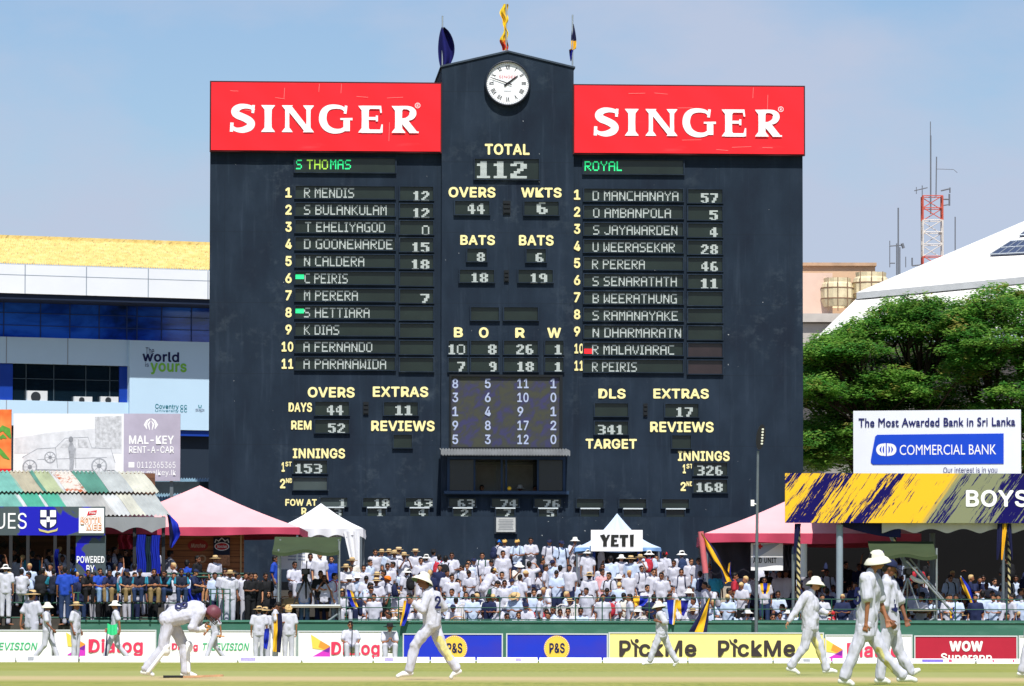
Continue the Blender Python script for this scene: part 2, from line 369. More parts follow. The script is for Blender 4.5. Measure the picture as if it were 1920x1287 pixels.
NR = [('D MANCHANAYA', 1111, 1272, '57', 1314), ('O AMBANPOLA', 1112, 1258, '5', 1330), ('S JAYAWARDEN', 1112, 1270, '4', 1331), ('U WEERASEKAR', 1111, 1265, '28', 1314), ('R PERERA', 1110, 1209, '46', 1315),
      ('S SENARATHTH', 1111, 1269, '11', 1314), ('B WEERATHUNG', 1111, 1269, '', 0), ('S RAMANAYAKE', 1111, 1271, '', 0), ('N DHARMARATN', 1111, 1277, '', 0), ('R MALAVIARAC', 1110, 1264, '', 0), ('R PEIRIS', 1110, 1194, '', 0)]
def widenum(k): return (str(k), 12 if k < 10 else 22)
for k in range(11):
    y = 362 + 32.1 * k; t_, a_, b_, sc_, sx_ = NL[k]
    p = panel(554, y - 12, 740, y + 11); lt = led(p, t_, a_, y - 9, b_, y + 9.5, M_ledw)
    q = panel(750, y - 11, 812, y + 14)
    if sc_: led(q, sc_, sx_, y - 3, 805, y + 16, M_ledw)
    s_, w_ = widenum(k + 1); word(s_, 541 - w_ / 2 - (2 if k > 8 else 0), y - 10, 541 + w_ / 2 - (2 if k > 8 else 0), y + 9)
    if k in (5, 7): led(p, 'I', 554, y - 9, 570, y + 1, M_ledg) if False else None
    if k in (5, 7):
        mk = MB(); r_ = SBF.rect(554, y - 8, 570, y + 1)
        for j in range(4): mk.box(r_[0], r_[1], -.024, -.016, r_[2] + (r_[3] - r_[2]) * (j / 4), r_[2] + (r_[3] - r_[2]) * (j / 4 + .2))
        mk.build('lamp_marker', M_ledg, p)
    y = 367 + 32.05 * k; t_, a_, b_, sc_, sx_ = NR[k]
    p = panel(1095, y - 12, 1280, y + 11); led(p, t_, a_, y - 8, b_, y + 10, M_ledw)
    q = panel(1290, y - 11, 1354, y + 14, M_box_brown if k > 8 else None)
    if sc_: led(q, sc_, sx_, y - 4, 1346, y + 15, M_ledw)
    word(s_, *((1077, y - 11, 1094, y + 8) if k > 8 else (1082 - w_ / 2, y - 11, 1082 + w_ / 2, y + 8)))
    if k == 9:
        mk = MB(); r_ = SBF.rect(1095, y - 1, 1110, y + 8); mk.box(r_[0], r_[1], -.024, -.016, r_[2], r_[3]); mk.build('lamp_marker', M_ledr, p)
p = panel(553, 297, 741, 324); led(p, 'S', 555, 300, 566, 318, M_ledg); led(p, 'THO', 575, 300, 615, 318, M_ledgy); led(p, 'MAS', 619, 300, 658, 318, M_ledg)
p = panel(1094, 301, 1281, 327); led(p, 'ROYAL', 1096, 303, 1166, 321, M_ledg)
WORDS = [('TOTAL', 909, 270, 993, 291), ('OVERS', 841, 351, 929, 371), ('WKTS', 977, 352, 1053, 371), ('BATS', 863, 441, 928, 460), ('BATS', 973, 441, 1038, 461),
  ('B', 851, 614, 868, 633), ('O', 898, 614, 916, 634), ('R', 966, 615, 984, 634), ('W', 1026, 615, 1052, 634), ('OVERS', 577, 726, 665, 746), ('EXTRAS', 699, 725, 803, 745), ('DAYS', 541, 755, 585, 773),
  ('REM', 546, 789, 584, 806), ('REVIEWS', 696, 789, 815, 809), ('INNINGS', 549, 841, 647, 860), ('FOW AT', 535, 936, 594, 949), ('R', 565, 952, 575, 965), ('DLS', 1122, 729, 1173, 748), ('EXTRAS', 1225, 729, 1329, 748),
  ('REVIEWS', 1219, 791, 1338, 811), ('TARGET', 1098, 823, 1194, 842), ('INNINGS', 1271, 846, 1368, 865), ('1', 528, 867, 534, 885), ('ST', 535, 866, 547, 875), ('2', 525, 898, 535, 916), ('ND', 536, 897, 548, 906),
  ('1', 1280, 871, 1286, 888), ('ST', 1287, 870, 1299, 879), ('2', 1276, 904, 1286, 921), ('ND', 1287, 903, 1299, 912)]
for w_ in WORDS: word(*w_)
PAN = [(890, 299, 1010, 337, '112', 894, 303, 988, 335), (853, 378, 917, 403, '44', 877, 382, 909, 402), (983, 379, 1047, 404, '6', 1006, 380, 1027, 402), (876, 467, 912, 491, '8', 894, 474, 909, 492),
  (987, 468, 1023, 492, '6', 1004, 475, 1019, 493), (862, 507, 926, 530, '18', 884, 512, 915, 531), (972, 507, 1036, 530, '19', 995, 513, 1026, 532), (883, 577, 935, 601), (945, 577, 1008, 601),
  (841, 640, 876, 665, '10', 841, 646, 872, 665), (883, 640, 934, 665, '8', 915, 646, 931, 665), (945, 640, 1008, 665, '26', 968, 646, 1000, 665), (1022, 640, 1056, 665, '1', 1040, 647, 1053, 665),
  (841, 672, 876, 697, '7', 857, 679, 872, 697), (883, 672, 934, 697, '9', 917, 679, 931, 697), (945, 672, 1008, 697, '18', 970, 679, 1001, 697), (1022, 672, 1056, 697, '1', 1040, 680, 1053, 697),
  (591, 754, 654, 779, '44', 613, 760, 644, 779), (720, 755, 783, 779, '11', 741, 760, 773, 779), (591, 788, 654, 812, '52', 615, 794, 647, 813), (738, 816, 772, 840), (550, 864, 613, 888, '153', 554, 870, 604, 888),
  (1115, 757, 1177, 781), (1247, 758, 1309, 782, '17', 1268, 764, 1299, 783), (1115, 791, 1177, 815, '341', 1121, 797, 1168, 816), (1260, 817, 1295, 841), (1300, 868, 1363, 892, '326', 1307, 873, 1355, 892),
  (1300, 900, 1363, 924, '168', 1306, 905, 1355, 923)]
for r_ in PAN:
    p = panel(*r_[:4])
    if len(r_) > 4: led(p, *r_[4:])
panel(550, 896, 613, 919, M_lampgrey)
FW = [(600, '1', 636, 648, '3', 627, 640), (680, '18', 702, 730, '1', 707, 718), (760, '43', 777, 811, '4', 785, 798), (841, '63', 858, 890, '2', 864, 878), (921, '74', 938, 970, '7', 944, 958), (1001, '76', 1018, 1050, '5', 1025, 1039),
      (1080, '', 0, 0, '', 0, 0), (1160, '', 0, 0, '', 0, 0), (1240, '', 0, 0, '', 0, 0)]
for k, (x, a, a0, a1, c, c0, c1) in enumerate(FW):
    dy = k * .35
    p = panel(x + 1, 934 + dy, x + 51, 950 + dy, M_lampgrey if k == 0 else None)
    q = panel(x + 9, 954 + dy, x + 43, 968 + dy)
    sh = MB(); r_ = SBF.rect(x + 8, 950.6 + dy, x + 45, 953 + dy, TW if 828 < x + 20 < 1075 else 0); yf = yface(x + 20)
    sh.box(r_[0], r_[1], yf - .13, yf - .003, r_[2], r_[3]); sh.build('light_cover', mat('white_cover_strip', 'c9d2d4', .5), SB)
    if a: led(p, a, a0, 936 + dy, a1, 951 + dy); led(q, c, c0, 954 + dy, c1, 969 + dy)
for r_ in ((943, 377, 957, 402), (945, 507, 954, 529), (681, 754, 691, 778), (1206, 757, 1214, 781)):
    yf = yface(r_[0] + 5); a = SBF.rect(*r_, yf); v = MB(); v.box(a[0], a[1], yf - .06, yf - .003, a[2], a[3]); 
    for j in range(3): zz = a[2] + (a[3] - a[2]) * (j + .5) / 3; v.box(a[0] + .02, a[1] - .02, yf - .09, yf - .06, zz - .03, zz + .03)
    v.build('vent', M_recess, SB)
# big lamp screen
a = SBF.rect(846, 707, 1049, 839, TW); s = MB()
s.box(a[0], a[1], TW - .03, TW - .003, a[2], a[3], 0)
for q in ((a[0] - .07, a[1] + .1, a[3], a[3] + .07), (a[0] - .07, a[1] + .1, a[2] - .05, a[2]), (a[0] - .07, a[0], a[2], a[3]), (a[1], a[1] + .1, a[2], a[3])): s.box(q[0], q[1], TW - .12, TW - .003, q[2], q[3], 1)
def scr_col(n, l):
    return ramp(n, l, noise_out(n, l, 3.6, (.7, 1, 1), rot=(0, .7, 0), detail=2, dist=.6), [(.38, '38385a'), (.5, '3a3c40'), (.62, '404236')])
s = s.build('lamp_screen', [node_mat('moire_lamp_screen', scr_col, .5), M_recess], SB)
for k, row in enumerate((('8', '5', '11', '1'), ('3', '6', '10', '0'), ('1', '4', '9', '1'), ('9', '8', '17', '2'), ('5', '3', '12', '0'))):
    for j, t_ in enumerate(row):
        xx = (848, 909, 970, 1032)[j]; q = MB(); yc = 719.5 + 26.2 * k
        add_text(q, t_, SBF.rect(xx, yc - 9, xx + (11 if len(t_) == 1 else 21), yc + 9, TW), TW - .036, bold=.02); q.build('display_text', M_ledb, s)
# operators' window and awning
wn = MB(); D = 1.6
fr = .09
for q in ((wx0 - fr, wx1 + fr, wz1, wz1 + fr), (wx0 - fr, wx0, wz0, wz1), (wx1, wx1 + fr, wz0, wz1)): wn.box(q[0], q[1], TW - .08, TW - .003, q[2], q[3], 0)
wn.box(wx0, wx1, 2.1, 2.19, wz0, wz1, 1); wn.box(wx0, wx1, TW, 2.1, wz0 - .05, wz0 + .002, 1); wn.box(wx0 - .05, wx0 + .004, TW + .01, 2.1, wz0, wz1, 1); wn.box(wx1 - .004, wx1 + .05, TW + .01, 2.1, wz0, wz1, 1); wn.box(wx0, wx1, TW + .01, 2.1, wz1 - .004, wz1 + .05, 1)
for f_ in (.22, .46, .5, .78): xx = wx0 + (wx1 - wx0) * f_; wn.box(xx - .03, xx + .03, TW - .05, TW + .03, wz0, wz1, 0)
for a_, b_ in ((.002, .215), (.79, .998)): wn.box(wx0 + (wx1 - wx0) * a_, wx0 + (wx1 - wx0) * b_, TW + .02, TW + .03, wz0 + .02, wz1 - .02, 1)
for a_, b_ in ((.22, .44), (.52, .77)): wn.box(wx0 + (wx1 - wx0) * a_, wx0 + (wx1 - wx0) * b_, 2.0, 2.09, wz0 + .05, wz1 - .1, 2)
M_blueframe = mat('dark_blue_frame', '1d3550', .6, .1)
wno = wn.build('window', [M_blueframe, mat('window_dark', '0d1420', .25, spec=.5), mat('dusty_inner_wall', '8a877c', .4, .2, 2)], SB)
si = MB(); si.box(wx0 - .2, wx1 + .2, TW - .3, TW - .003, wz0 - .12, wz0 - .002); si.build('window_sill', M_blueframe, wno)
aw = MB(); ax0, ax1, _, az1 = SBF.rect(826, 848, 1068, 856, TW - .9); NN = 60
def awn(u, v):
    x = ax0 + (ax1 - ax0) * u; wv = .03 * math.sin(u * 44 * 2 * math.pi)
    return (x, TW - 1.2 * v - .003, az1 + .14 - .1 * v + wv)
aw.grid(awn, 176, 3); aw.grid(lambda u, v: (ax0 + (ax1 - ax0) * u, TW - 1.2 - .01, az1 + .04 + .03 * math.sin(u * 44 * 2 * math.pi) - .16 * v), 176, 1)
aw.build('awning', mat('grey_corrugated_awning', '7a7e80', .6, .2, 2), SB)
cu_ = MB(); lw = -1.05
for sx_ in (ax0 + .06, ax1 - .06): cu_.box(sx_ - .03, sx_ + .03, TW - 1.0, TW - .01, az1 - .02, az1 + .03)
cu_.build('awning_bracket', M_blueframe, SB)
# plaque
a = SBF.rect(930, 971, 966, 998, PLY); pq = thing('plaque', 'grey stone plaque of engraved lines on the scoreboard base', 'plaque', SBF.o + SBF.x * ((a[0] + a[1]) / 2) + SBF.n * PLY + Vector((0, 0, a[2])), SBF.yaw)
w2, hh = (a[1] - a[0]) / 2, a[3] - a[2]
MB().box(-w2 - .06, w2 + .06, -.10, -.003, -.06, hh + .04).build('backing', mat('plaque_backing', '26303c', .7), pq)
MB().box(-w2, w2, -.16, -.102, 0, hh).build('slab', mat('plaque_stone', 'b3b5b2', .7, .1, 5), pq)
ln = MB()
for k in range(7): ww = w2 * (.8 - .2 * random.random()); zz = hh * (.85 - k * .11); ln.box(-ww, ww, -.166, -.161, zz - .012, zz + .012)
ln.build('engraved_line', mat('engraving_grey', '84878a', .8), pq)
# red banners
M_red = node_mat('red_banner_vinyl', lambda n, l: mixc(n, l, ramp(n, l, noise_out(n, l, 1.2, (.4, 1, 2), detail=6), [(.62, (0, 0, 0)), (.9, (.5, .5, .5))]), 'f0202a', 'f25a5c'), .45)
M_red.node_tree.nodes['Principled BSDF'].inputs['Coat Weight'].default_value = .1
M_white = mat('white_vinyl', 'f2f2f2', .6, .02, 3)
M_black = mat('black_paint', '15171a', .6)
def serif_word(mb, x0, x1, z0, z1, y, m=0):
    """SINGER in broad roman capitals with flared serifs, each stroke a hair in front of the last"""
    zc = (z0 + z1) / 2; H = (z1 - z0) * .95; z0 = zc - H / 2; k = [0]
    def st(pts, w):
        if len(pts) > 7 or (len(pts) == 7 and pts[0][0] != pts[-1][0]):      # round letters: more points through the same bends
            A3 = np.array([(a, b * 100, c * 100) for (a, b), c in zip(pts, w)]); E = np.vstack([2 * A3[0] - A3[1], A3, 2 * A3[-1] - A3[-2]]); out = []
            for i in range(1, len(E) - 2):
                for t in (0, .25, .5, .75): out.append(.5 * (2 * E[i] + (E[i + 1] - E[i - 1]) * t + (2 * E[i - 1] - 5 * E[i] + 4 * E[i + 1] - E[i + 2]) * t * t + (3 * E[i] - E[i - 1] - 3 * E[i + 1] + E[i + 2]) * t ** 3))
            out.append(A3[-1]); pts = [(q[0], q[1] / 100) for q in out]; w = [float(q[2]) / 100 for q in out]
        k[0] += 1; add_stroke(mb, [(x0 + (x1 - x0) * px_ / 353.0, z0 + pz * H) for px_, pz in pts], [a * H for a in w] if isinstance(w, (list, tuple)) else w * H, y - .0012 * k[0], m)
    def pl(pts):
        k[0] += 1; mb.add([(x0 + (x1 - x0) * a / 353.0, y - .0012 * k[0], z0 + b_ * H) for a, b_ in pts], [list(range(len(pts)))], m)
    def stem(x, w=.27, zb=0, zt=1, fl=.19):           # flared stem in letter pixels
        st([(x, zb), (x, zb + .05), (x, zb + .17), (x, .5), (x, zt - .17), (x, zt - .05), (x, zt)], [w + fl * 1.3, w + fl, w, w * .94, w, w + fl, w + fl * 1.3])
    # S
    st([(43, .80), (39, .90), (28, .95), (17, .93), (9, .83), (8, .72), (13, .62), (24, .53), (34, .42), (38, .30), (34, .16), (22, .07), (10, .08), (2, .17)],
       [.10, .14, .17, .22, .27, .29, .28, .27, .28, .29, .27, .22, .15, .12])
    st([(41, .70), (42.5, 1.0)], .1); st([(2, .34), (1, .0)], .12)
    stem(70)
    stem(106, .16); stem(146, .16); pl([(99, 1.0), (113, 1.0), (153, .0), (140, .0)][::-1])
    # G
    st([(216, .80), (209, .92), (196, .96), (184, .92), (176, .78), (173, .58), (174, .38), (180, .18), (192, .06), (206, .06), (216, .16), (220, .26)], [.10, .13, .16, .2, .26, .28, .28, .25, .2, .16, .16, .16])
    st([(215, .70), (217, 1.0)], .1); st([(218, .46), (218, .05)], .24); st([(206, .50), (229, .50)], [.07, .09])
    stem(253); st([(246, .945), (283, .945)], .12); st([(252, .53), (275, .53)], .11); st([(246, .055), (284, .055)], .13)
    st([(281, .99), (283, .74)], [.08, .06]); st([(275, .64), (275, .42)], .08); st([(285, .31), (283, .01)], [.05, .12])
    stem(316); st([(310, .94), (332, .94), (341, .86), (343, .74), (340, .60), (330, .50), (318, .48)], [.12, .13, .2, .26, .22, .13, .11])
    pl([(315, .5), (331, .54), (352, .02), (336, .02)][::-1]); st([(336, .025), (354, .025)], .06)
def singer(x0, y0, x1, y1, tx0, ty0, tx1, ty1, label):
    yb = -.30; a = SBF.rect(x0, y0, x1, y1, yb); o = SBF.o + SBF.x * a[0] + SBF.n * yb + Vector((0, 0, a[2]))
    t = thing('advertising_banner', label, 'banner', o, SBF.yaw, 'red banners on the scoreboard'); w, h = a[1] - a[0], a[3] - a[2]
    slope = 0
    MB().grid(lambda u, v: (w * u, .012 * math.sin(u * 9 + v * 3) * math.sin(v * 7 + u * 23) - .0, h * v), 60, 16).build('banner_sheet', M_red, t)
    f = MB(); e = .05
    f.box(-e, w + e, .03, .27, h, h + e); f.box(-e, w + e, .03, .27, -e, 0); f.box(-e, 0, .03, .27, 0, h); f.box(w, w + e, .03, .27, 0, h); f.box(0, w, .03, .06, 0, h)
    f.build('banner_frame', mat('banner_frame_dark', '4a1519', .7), t)
    q = SBF.rect(tx0, ty0, tx1, ty1, yb); mb = MB(); serif_word(mb, q[0] - a[0], q[1] - a[0], q[2] - a[2], q[3] - a[2], -.018); mb.build('lettering', M_white, t)
    rx, rz = q[1] - a[0] - .02, q[3] - a[2] - .02; mk = MB()
    add_stroke(mk, arc(rx, rz + .02, .085, .085, 0, 360, 18), .018, -.02); add_text(mk, 'R', (rx - .03, rx + .035, rz - .03, rz + .07), -.02, bold=.0); mk.build('registered_mark', M_white, t)
    cr_ = MB(); rr = random.Random(int(x0))
    for _ in range(9):
        cx_, cz_ = rr.uniform(.3, w - .8), rr.choice([rr.uniform(.05, h * .2), rr.uniform(h * .78, h * .95), rr.uniform(.1, h - .1)]); L_ = rr.uniform(.25, .7)
        if rr.random() < .45: add_stroke(cr_, [(cx_, cz_), (cx_ + .02, min(h - .03, cz_ + L_))], .012, -.0165)
        else: add_stroke(cr_, [(cx_, cz_), (cx_ + L_, cz_ + rr.uniform(-.05, .03))], .012, -.0165)
    cr_.build('crease', mat('vinyl_crease', 'ff8a86', .5), t)
singer(396, 156, 826, 283, 433, 197, 784, 250, 'red advertising banner on the shorter wing over the green S THOMAS panel')
singer(1077, 162, 1507, 288, 1115, 204, 1465, 257, 'red advertising banner over the green ROYAL panel')
# clock
ck = thing('wall_clock', 'round white wall clock with black rim and roman numerals under the gable', 'clock', SBF.o + SBF.n * TW + Vector((0, 0, 0)), SBF.yaw)
cx_, cz_ = SBF.uv(951.5, 157.5, TW); rr_ = (SBF.uv(991, 157, TW)[0] - SBF.uv(912, 157, TW)[0]) / 2
TL = Matrix.Rotation(R(90), 3, 'X'); ck.location = SBF.o + SBF.n * TW + SBF.x * cx_ + Vector((0, 0, cz_))
MB().lathe([(rr_ * 1.0, .0), (rr_ * 1.08, .0), (rr_ * 1.1, .1), (rr_ * 1.08, .22), (rr_ * 1.02, .24), (rr_ * 1.0, .2), (rr_ * 1.0, .13)], (0, 0, 0), 48, tilt=TL).build('rim', mat('clock_rim_black', '1c2430', .35, spec=.5), ck)
MB().prism(disc_pts(0, 0, rr_ * 1.01, rr_ * 1.01, 48), -.13, -.01).build('face', mat('clock_face_white', 'eceef0', .5), ck)
nm = MB()
def rad(a, r, off=0): s_, c_ = math.sin(R(a)), math.cos(R(a)); return (r * s_ + off * c_, r * c_ - off * s_)
ROM = ['XII', 'I', 'II', 'III', 'IIII', 'V', 'VI', 'VII', 'VIII', 'IX', 'X', 'XI']
for k, s_ in enumerate(ROM):
    a_ = 30 * k; r0, r1 = rr_ * .66, rr_ * .87; wl = {'I': .055, 'V': .10, 'X': .10}; tot = sum(wl[c] for c in s_) * rr_; o_ = -tot / 2
    for c in s_:
        w_ = wl[c] * rr_; m_ = o_ + w_ / 2
        if c == 'I': add_stroke(nm, [rad(a_, r0, m_), rad(a_, r1, m_)], rr_ * .032, -.134)
        elif c == 'V': add_stroke(nm, [rad(a_, r1, m_ - w_ * .4), rad(a_, r0, m_)], rr_ * .035, -.134); add_stroke(nm, [rad(a_, r1, m_ + w_ * .4), rad(a_, r0, m_)], rr_ * .016, -.135)
        else: add_stroke(nm, [rad(a_, r1, m_ - w_ * .4), rad(a_, r0, m_ + w_ * .4)], rr_ * .035, -.134); add_stroke(nm, [rad(a_, r1, m_ + w_ * .4), rad(a_, r0, m_ - w_ * .4)], rr_ * .016, -.135)
        o_ += w_
for k in range(60): add_stroke(nm, [rad(6 * k, rr_ * .93), rad(6 * k, rr_ * .97)], rr_ * .014, -.134)
nm.build('numeral', M_black, ck)
q = MB(); add_text(q, 'SINGER', (-rr_ * .42, rr_ * .42, rr_ * .24, rr_ * .37), -.134, bold=.0); q.build('lettering', mat('clock_red', 'c8202a', .6), ck)
q = MB(); q.box(-rr_ * .17, rr_ * .17, -.136, -.132, -rr_ * .38, -rr_ * .35); q.build('maker_line', mat('pale_grey', '8a8f96', .7), ck)
for nm_, a_, ln_, w_, yy in (('hour_hand', 53, .62, .085, -.16), ('minute_hand', 288.5, .9, .05, -.172)):
    h = MB(); d_ = math.sin(R(a_)), math.cos(R(a_)); add_stroke(h, [(-d_[0] * rr_ * .2, -d_[1] * rr_ * .2), (0, 0), (d_[0] * rr_ * ln_ * .8, d_[1] * rr_ * ln_ * .8), (d_[0] * rr_ * ln_, d_[1] * rr_ * ln_)], [rr_ * w_ * 1.2, rr_ * w_, rr_ * w_ * .8, rr_ * w_ * .3], yy)
    h.build(nm_, M_black, ck)
# flags on the tower
def tower_flag(px, ytop, yfoot, label, mats, shape, yoff=.6):
    zt = SBF.uv(px, ytop, yoff)[1]; x, zf = SBF.uv(px, yfoot, yoff); H = zt - zf
    t = thing('flag', label, 'flag', SBF.o + SBF.x * x + SBF.n * yoff + Vector((0, 0, zf)), SBF.yaw, 'flags on top of the scoreboard')
    MB().tube([(0, 0, -.3), (0, 0, H)], .028, 8).build('flagpole', mat('galvanised_pole', 'aeb7bb', .4, .1, metal=.6), t)
    for nm2, mt, fn, nu, nv in shape(H): MB().grid(fn, nu, nv).build(nm2, mt, t)
M_navy = mat('navy_cloth', '1a1f86', .8, .15, 3); M_navyd = mat('dark_navy_cloth', '12163f', .8, .15, 3); M_gold = mat('golden_cloth', 'e9b223', .8, .12, 3); M_royal = mat('royal_blue_cloth', '1128a0', .75, .12, 3)
pxm = 1 / 54.5
def fl_a(H):
    def fn(u, v):
        t = 1 - v; l_, r_ = -8 * math.sin(math.pi * min(1, t * .95 + .03)) ** .6, 23 * math.sin(math.pi * min(1, t ** .85 * .96 + .02)) ** .75
        return ((l_ + (r_ - l_) * u) * pxm, .16 * math.sin(u * 8 + v * 3), H - (22 + 82 * t + 6 * u * math.sin(t * 3)) * pxm)
    return [('flag_cloth', mat('deep_navy_cloth', '12145c', .85, .2, 3), fn, 18, 14)]
def fl_b(H):
    def fn(u, v):
        z = H - (0 + 88 * (1 - v)) * pxm; wd = (3 + 9 * abs(math.sin(v * 5.2 + .6))) * pxm
        return (-wd * .9 + wd * 1.2 * u + .03 * math.sin(v * 21), .08 * math.sin(u * 8 + v * 9), z)
    def col(n, l):
        o = xyz(n, l); return mixc(n, l, ramp(n, l, noise_out(n, l, 3.5, (1, 1, .5), detail=3), [(.47, (0, 0, 0)), (.56, (1, 1, 1))]), mixc(n, l, math_(n, l, 'LESS_THAN', o[2], .42), 'f0cb2c', 'c22a20'), 'dfae2e')
    return [('flag_cloth', node_mat('yellow_maroon_flag', col, .8), fn, 10, 26)]
def fl_c(H):
    def mk(v0, v1, mt, ph):
        def fn(u, v):
            t_ = v0 + (v1 - v0) * v; zz = H - (18 + 70 * t_) * pxm
            a = (.15 + .85 * math.sin(math.pi * min(1, t_ * 1.02)) ** .8) * 10 * pxm; c = (1.5 if t_ < .7 else -3) * pxm
            return (c - a * .45 + a * u, .08 * math.sin(u * 7 + t_ * 8), zz)
        return ('flag_cloth', mt, fn, 8, 8)
    return [mk(0, .45, M_navyd, 0), mk(.45, .7, M_gold, 1), mk(.7, 1, M_navy, 0)]
tower_flag(829.5, 30, 124, 'plain dark blue flag on the pole at the tower edge nearer the S THOMAS panel', None, fl_a)
tower_flag(949, 8, 98, 'limp yellow and maroon flag on the gable apex', None, fl_b)
tower_flag(1073.5, 28, 127, 'blue flag with a gold patch hanging limp at the tower edge nearer the ROYAL panel', None, fl_c)
# ---------------------------------------------------------------- buildings far behind
def FR(Y, yaw=0.0, px=960): return Frame(px, Y, yaw)
M_wh = mat('white_wall_paint', 'dfe3e8', .7, .05, .4)
M_blglass = node_mat('deep_blue_glass', lambda n, l: ramp(n, l, noise_out(n, l, .35, (.7, 1, 1.6), detail=6, dist=.5), [(.36, '0e2450'), (.46, '1340b4'), (.58, '2a6aea')]), .08, .7)  # dark and bright blue blotches painted in for reflections on the glass
M_dkglass = mat('dark_tinted_glass', '0c1a24', .1, .4, .5, spec=.6)
M_blue_p = mat('royal_blue_panel', '0f3a9a', .5, .05)
BF = Frame(200, 205, R(24)); B = thing('office_building', 'white office block with blue glass bands and a weathered yellow tiled roof', 'building', BF.o, BF.yaw)
def brect(a, b, c, d, off): return BF.rect(a, b, c, d, off)
OV = -2.3; xL = BF.uv(-160, 600)[0]; xR = BF.uv(470, 600)[0]
def zof(px, py, off): return BF.uv(px, py, off)[1]
z_f0, z_f1 = zof(200, 561, OV), zof(200, 502, OV)
z_r = zof(200, 455, OV + 3.5)
w = MB(); w.box(xL, xR, .02, 14, -.5, z_f0 - .05)
w.build('wall', mat('building_core_paint', '1c2a3a', .8), B)
f = MB(); f.box(xL, xR, OV, 0, z_f0 + .12, z_f1)
for px in (47, 162, 278, 390):
    xx = BF.uv(px, 530, OV)[0]; f.box(xx - .02, xx + .02, OV - .006, OV, z_f0 + .12, z_f1, 1)
zz = zof(200, 521, OV); f.box(xL, xR, OV - .006, OV, zz - .012, zz + .012, 1)
f.build('fascia', [M_wh, mat('panel_joint_grey', '8e99a6', .8)], B)
MB().box(xL, xR, OV + .1, 0, z_f0 - .1, z_f0 + .115).build('soffit', mat('soffit_dark', '12213a', .7), B)
def roof_c(n, l):
    c = ramp(n, l, noise_out(n, l, 3.2, (1, 1, 1), (0, .6, 0), detail=8, rough=.75), [(.3, 'b89c58'), (.5, 'd6be78'), (.7, 'dccb98')])
    return mixc(n, l, ramp(n, l, noise_out(n, l, 6.5, (.5, 1, 1.8), (0, .6, 0), detail=6), [(.56, (0, 0, 0)), (.66, (.85, .85, .85))]), c, '8a7c56')
rf = MB(); nW = 420
def rfn(u, v): return (xL + (xR - xL) * u, OV + .02 + 3.6 * v, z_f1 + .05 + (z_r - z_f1) * v + .035 * math.sin(u * 900))
rf.grid(rfn, 700, 3); rf.box(xL, xR, OV + 3.5, OV + 3.75, z_r - .1, z_r + .16)
for k in range(300): x_ = xL + (xR - xL) * k / 300; rf.box(x_, x_ + (xR - xL) / 620, OV + 3.44, OV + 3.5, z_r - .16, z_r - .02, 1)
rf.build('roof', [node_mat('weathered_yellow_tiles', roof_c, .85), mat('ridge_gap_dark', '5a4a30', .9)], B)
gl = MB(); za_, zb_ = zof(200, 637, 0), z_f0 - .1; gl.box(xL, xR, -.05, .015, za_, zb_)
for px in (6, 75, 130, 185, 237, 256, 302, 358): xx = BF.uv(px, 600)[0]; gl.box(xx - .02, xx + .02, -.075, -.051, za_, zb_, 1)
for py in (592, 615): zz = zof(200, py, 0); gl.box(xL, xR, -.075, -.051, zz - .015, zz + .015, 1)
gl.build('window', [M_blglass, mat('mullion_blue', '27407e', .5)], B)
zc_, zd_ = zof(120, 684, -.1), zof(120, 637, -.1); xq = BF.uv(242, 700, -.1)[0]
pb = MB(); pb.box(xL, xq, -.25, .0, zc_, za_ - .01)
for px in (12, 127): xx = BF.uv(px, 660, -.25)[0]; pb.box(xx - .02, xx + .02, -.256, -.25, zc_, za_ - .01, 1)
ze_, zf_ = zof(120, 753, -.1), zof(120, 800, -.1); pb.box(xL, xq, -.25, 0, zf_, ze_)
for px in (12, 127): xx = BF.uv(px, 765, -.25)[0]; pb.box(xx - .02, xx + .02, -.256, -.25, zf_, ze_, 1)
pb.build('spandrel', [mat('shade_tinted_white_panel', 'b7d3e8', .6, .03, .4), mat('panel_joint_grey', '8e99a6')], B)  # white panels, tinted blue to imitate skylit shade under the overhang
g2 = MB(); g2.box(xL, xq, -.04, .01, ze_ + .01, zc_ - .01)
for px in (48, 100, 160, 205): xx = BF.uv(px, 715)[0]; g2.box(xx - .018, xx + .018, -.06, -.041, ze_ + .01, zc_ - .01, 1)
zz = zof(120, 712, 0); g2.box(xL, xq, -.06, -.041, zz - .015, zz + .015, 1)
for a_, b_ in ((-40, 22), (222, 241)): x0_, x1_ = BF.uv(a_, 715)[0], BF.uv(b_, 715)[0]; g2.box(x0_, x1_, -.12, -.061, ze_ + .01, zc_ - .01, 2)
g2.build('window', [M_dkglass, mat('mullion_grey', '3c4a52', .5), M_blue_p], B)
# sign panel on it
a = brect(243, 640, 389, 806, -.4); sp = MB(); sp.box(a[0], a[1] + 1.5, -.4, 0, a[2], a[3]); sgn = sp.build('sign_panel', mat('shade_tinted_white_panel', 'b7d3e8'), B)  # sign panel is white too, with the same blue shade tint
M_nvt = mat('navy_lettering', '151c4f', .6); M_grt = mat('green_lettering', '7cc142', .6); M_tealt = mat('teal_lettering', '1f7c8c', .6)
for t_, r_, m_, bo in (('The', (273, 652, 289, 664), M_nvt, 0), ('world', (267, 660, 336, 679), M_nvt, .03), ('is', (272, 680, 279, 688), M_nvt, 0), ('yours', (282, 681, 350, 703), M_grt, .03), ('Coventry', (291, 758, 335, 769), M_tealt, .01), ('University', (291, 768, 335, 774), M_tealt, .0), ('DEAKIN', (367, 767, 383, 772), M_nvt, .0)):
    q = MB(); add_text(q, t_, brect(*r_, -.41), -.41, bold=bo); q.build('lettering', m_, sgn)
q = MB(); 
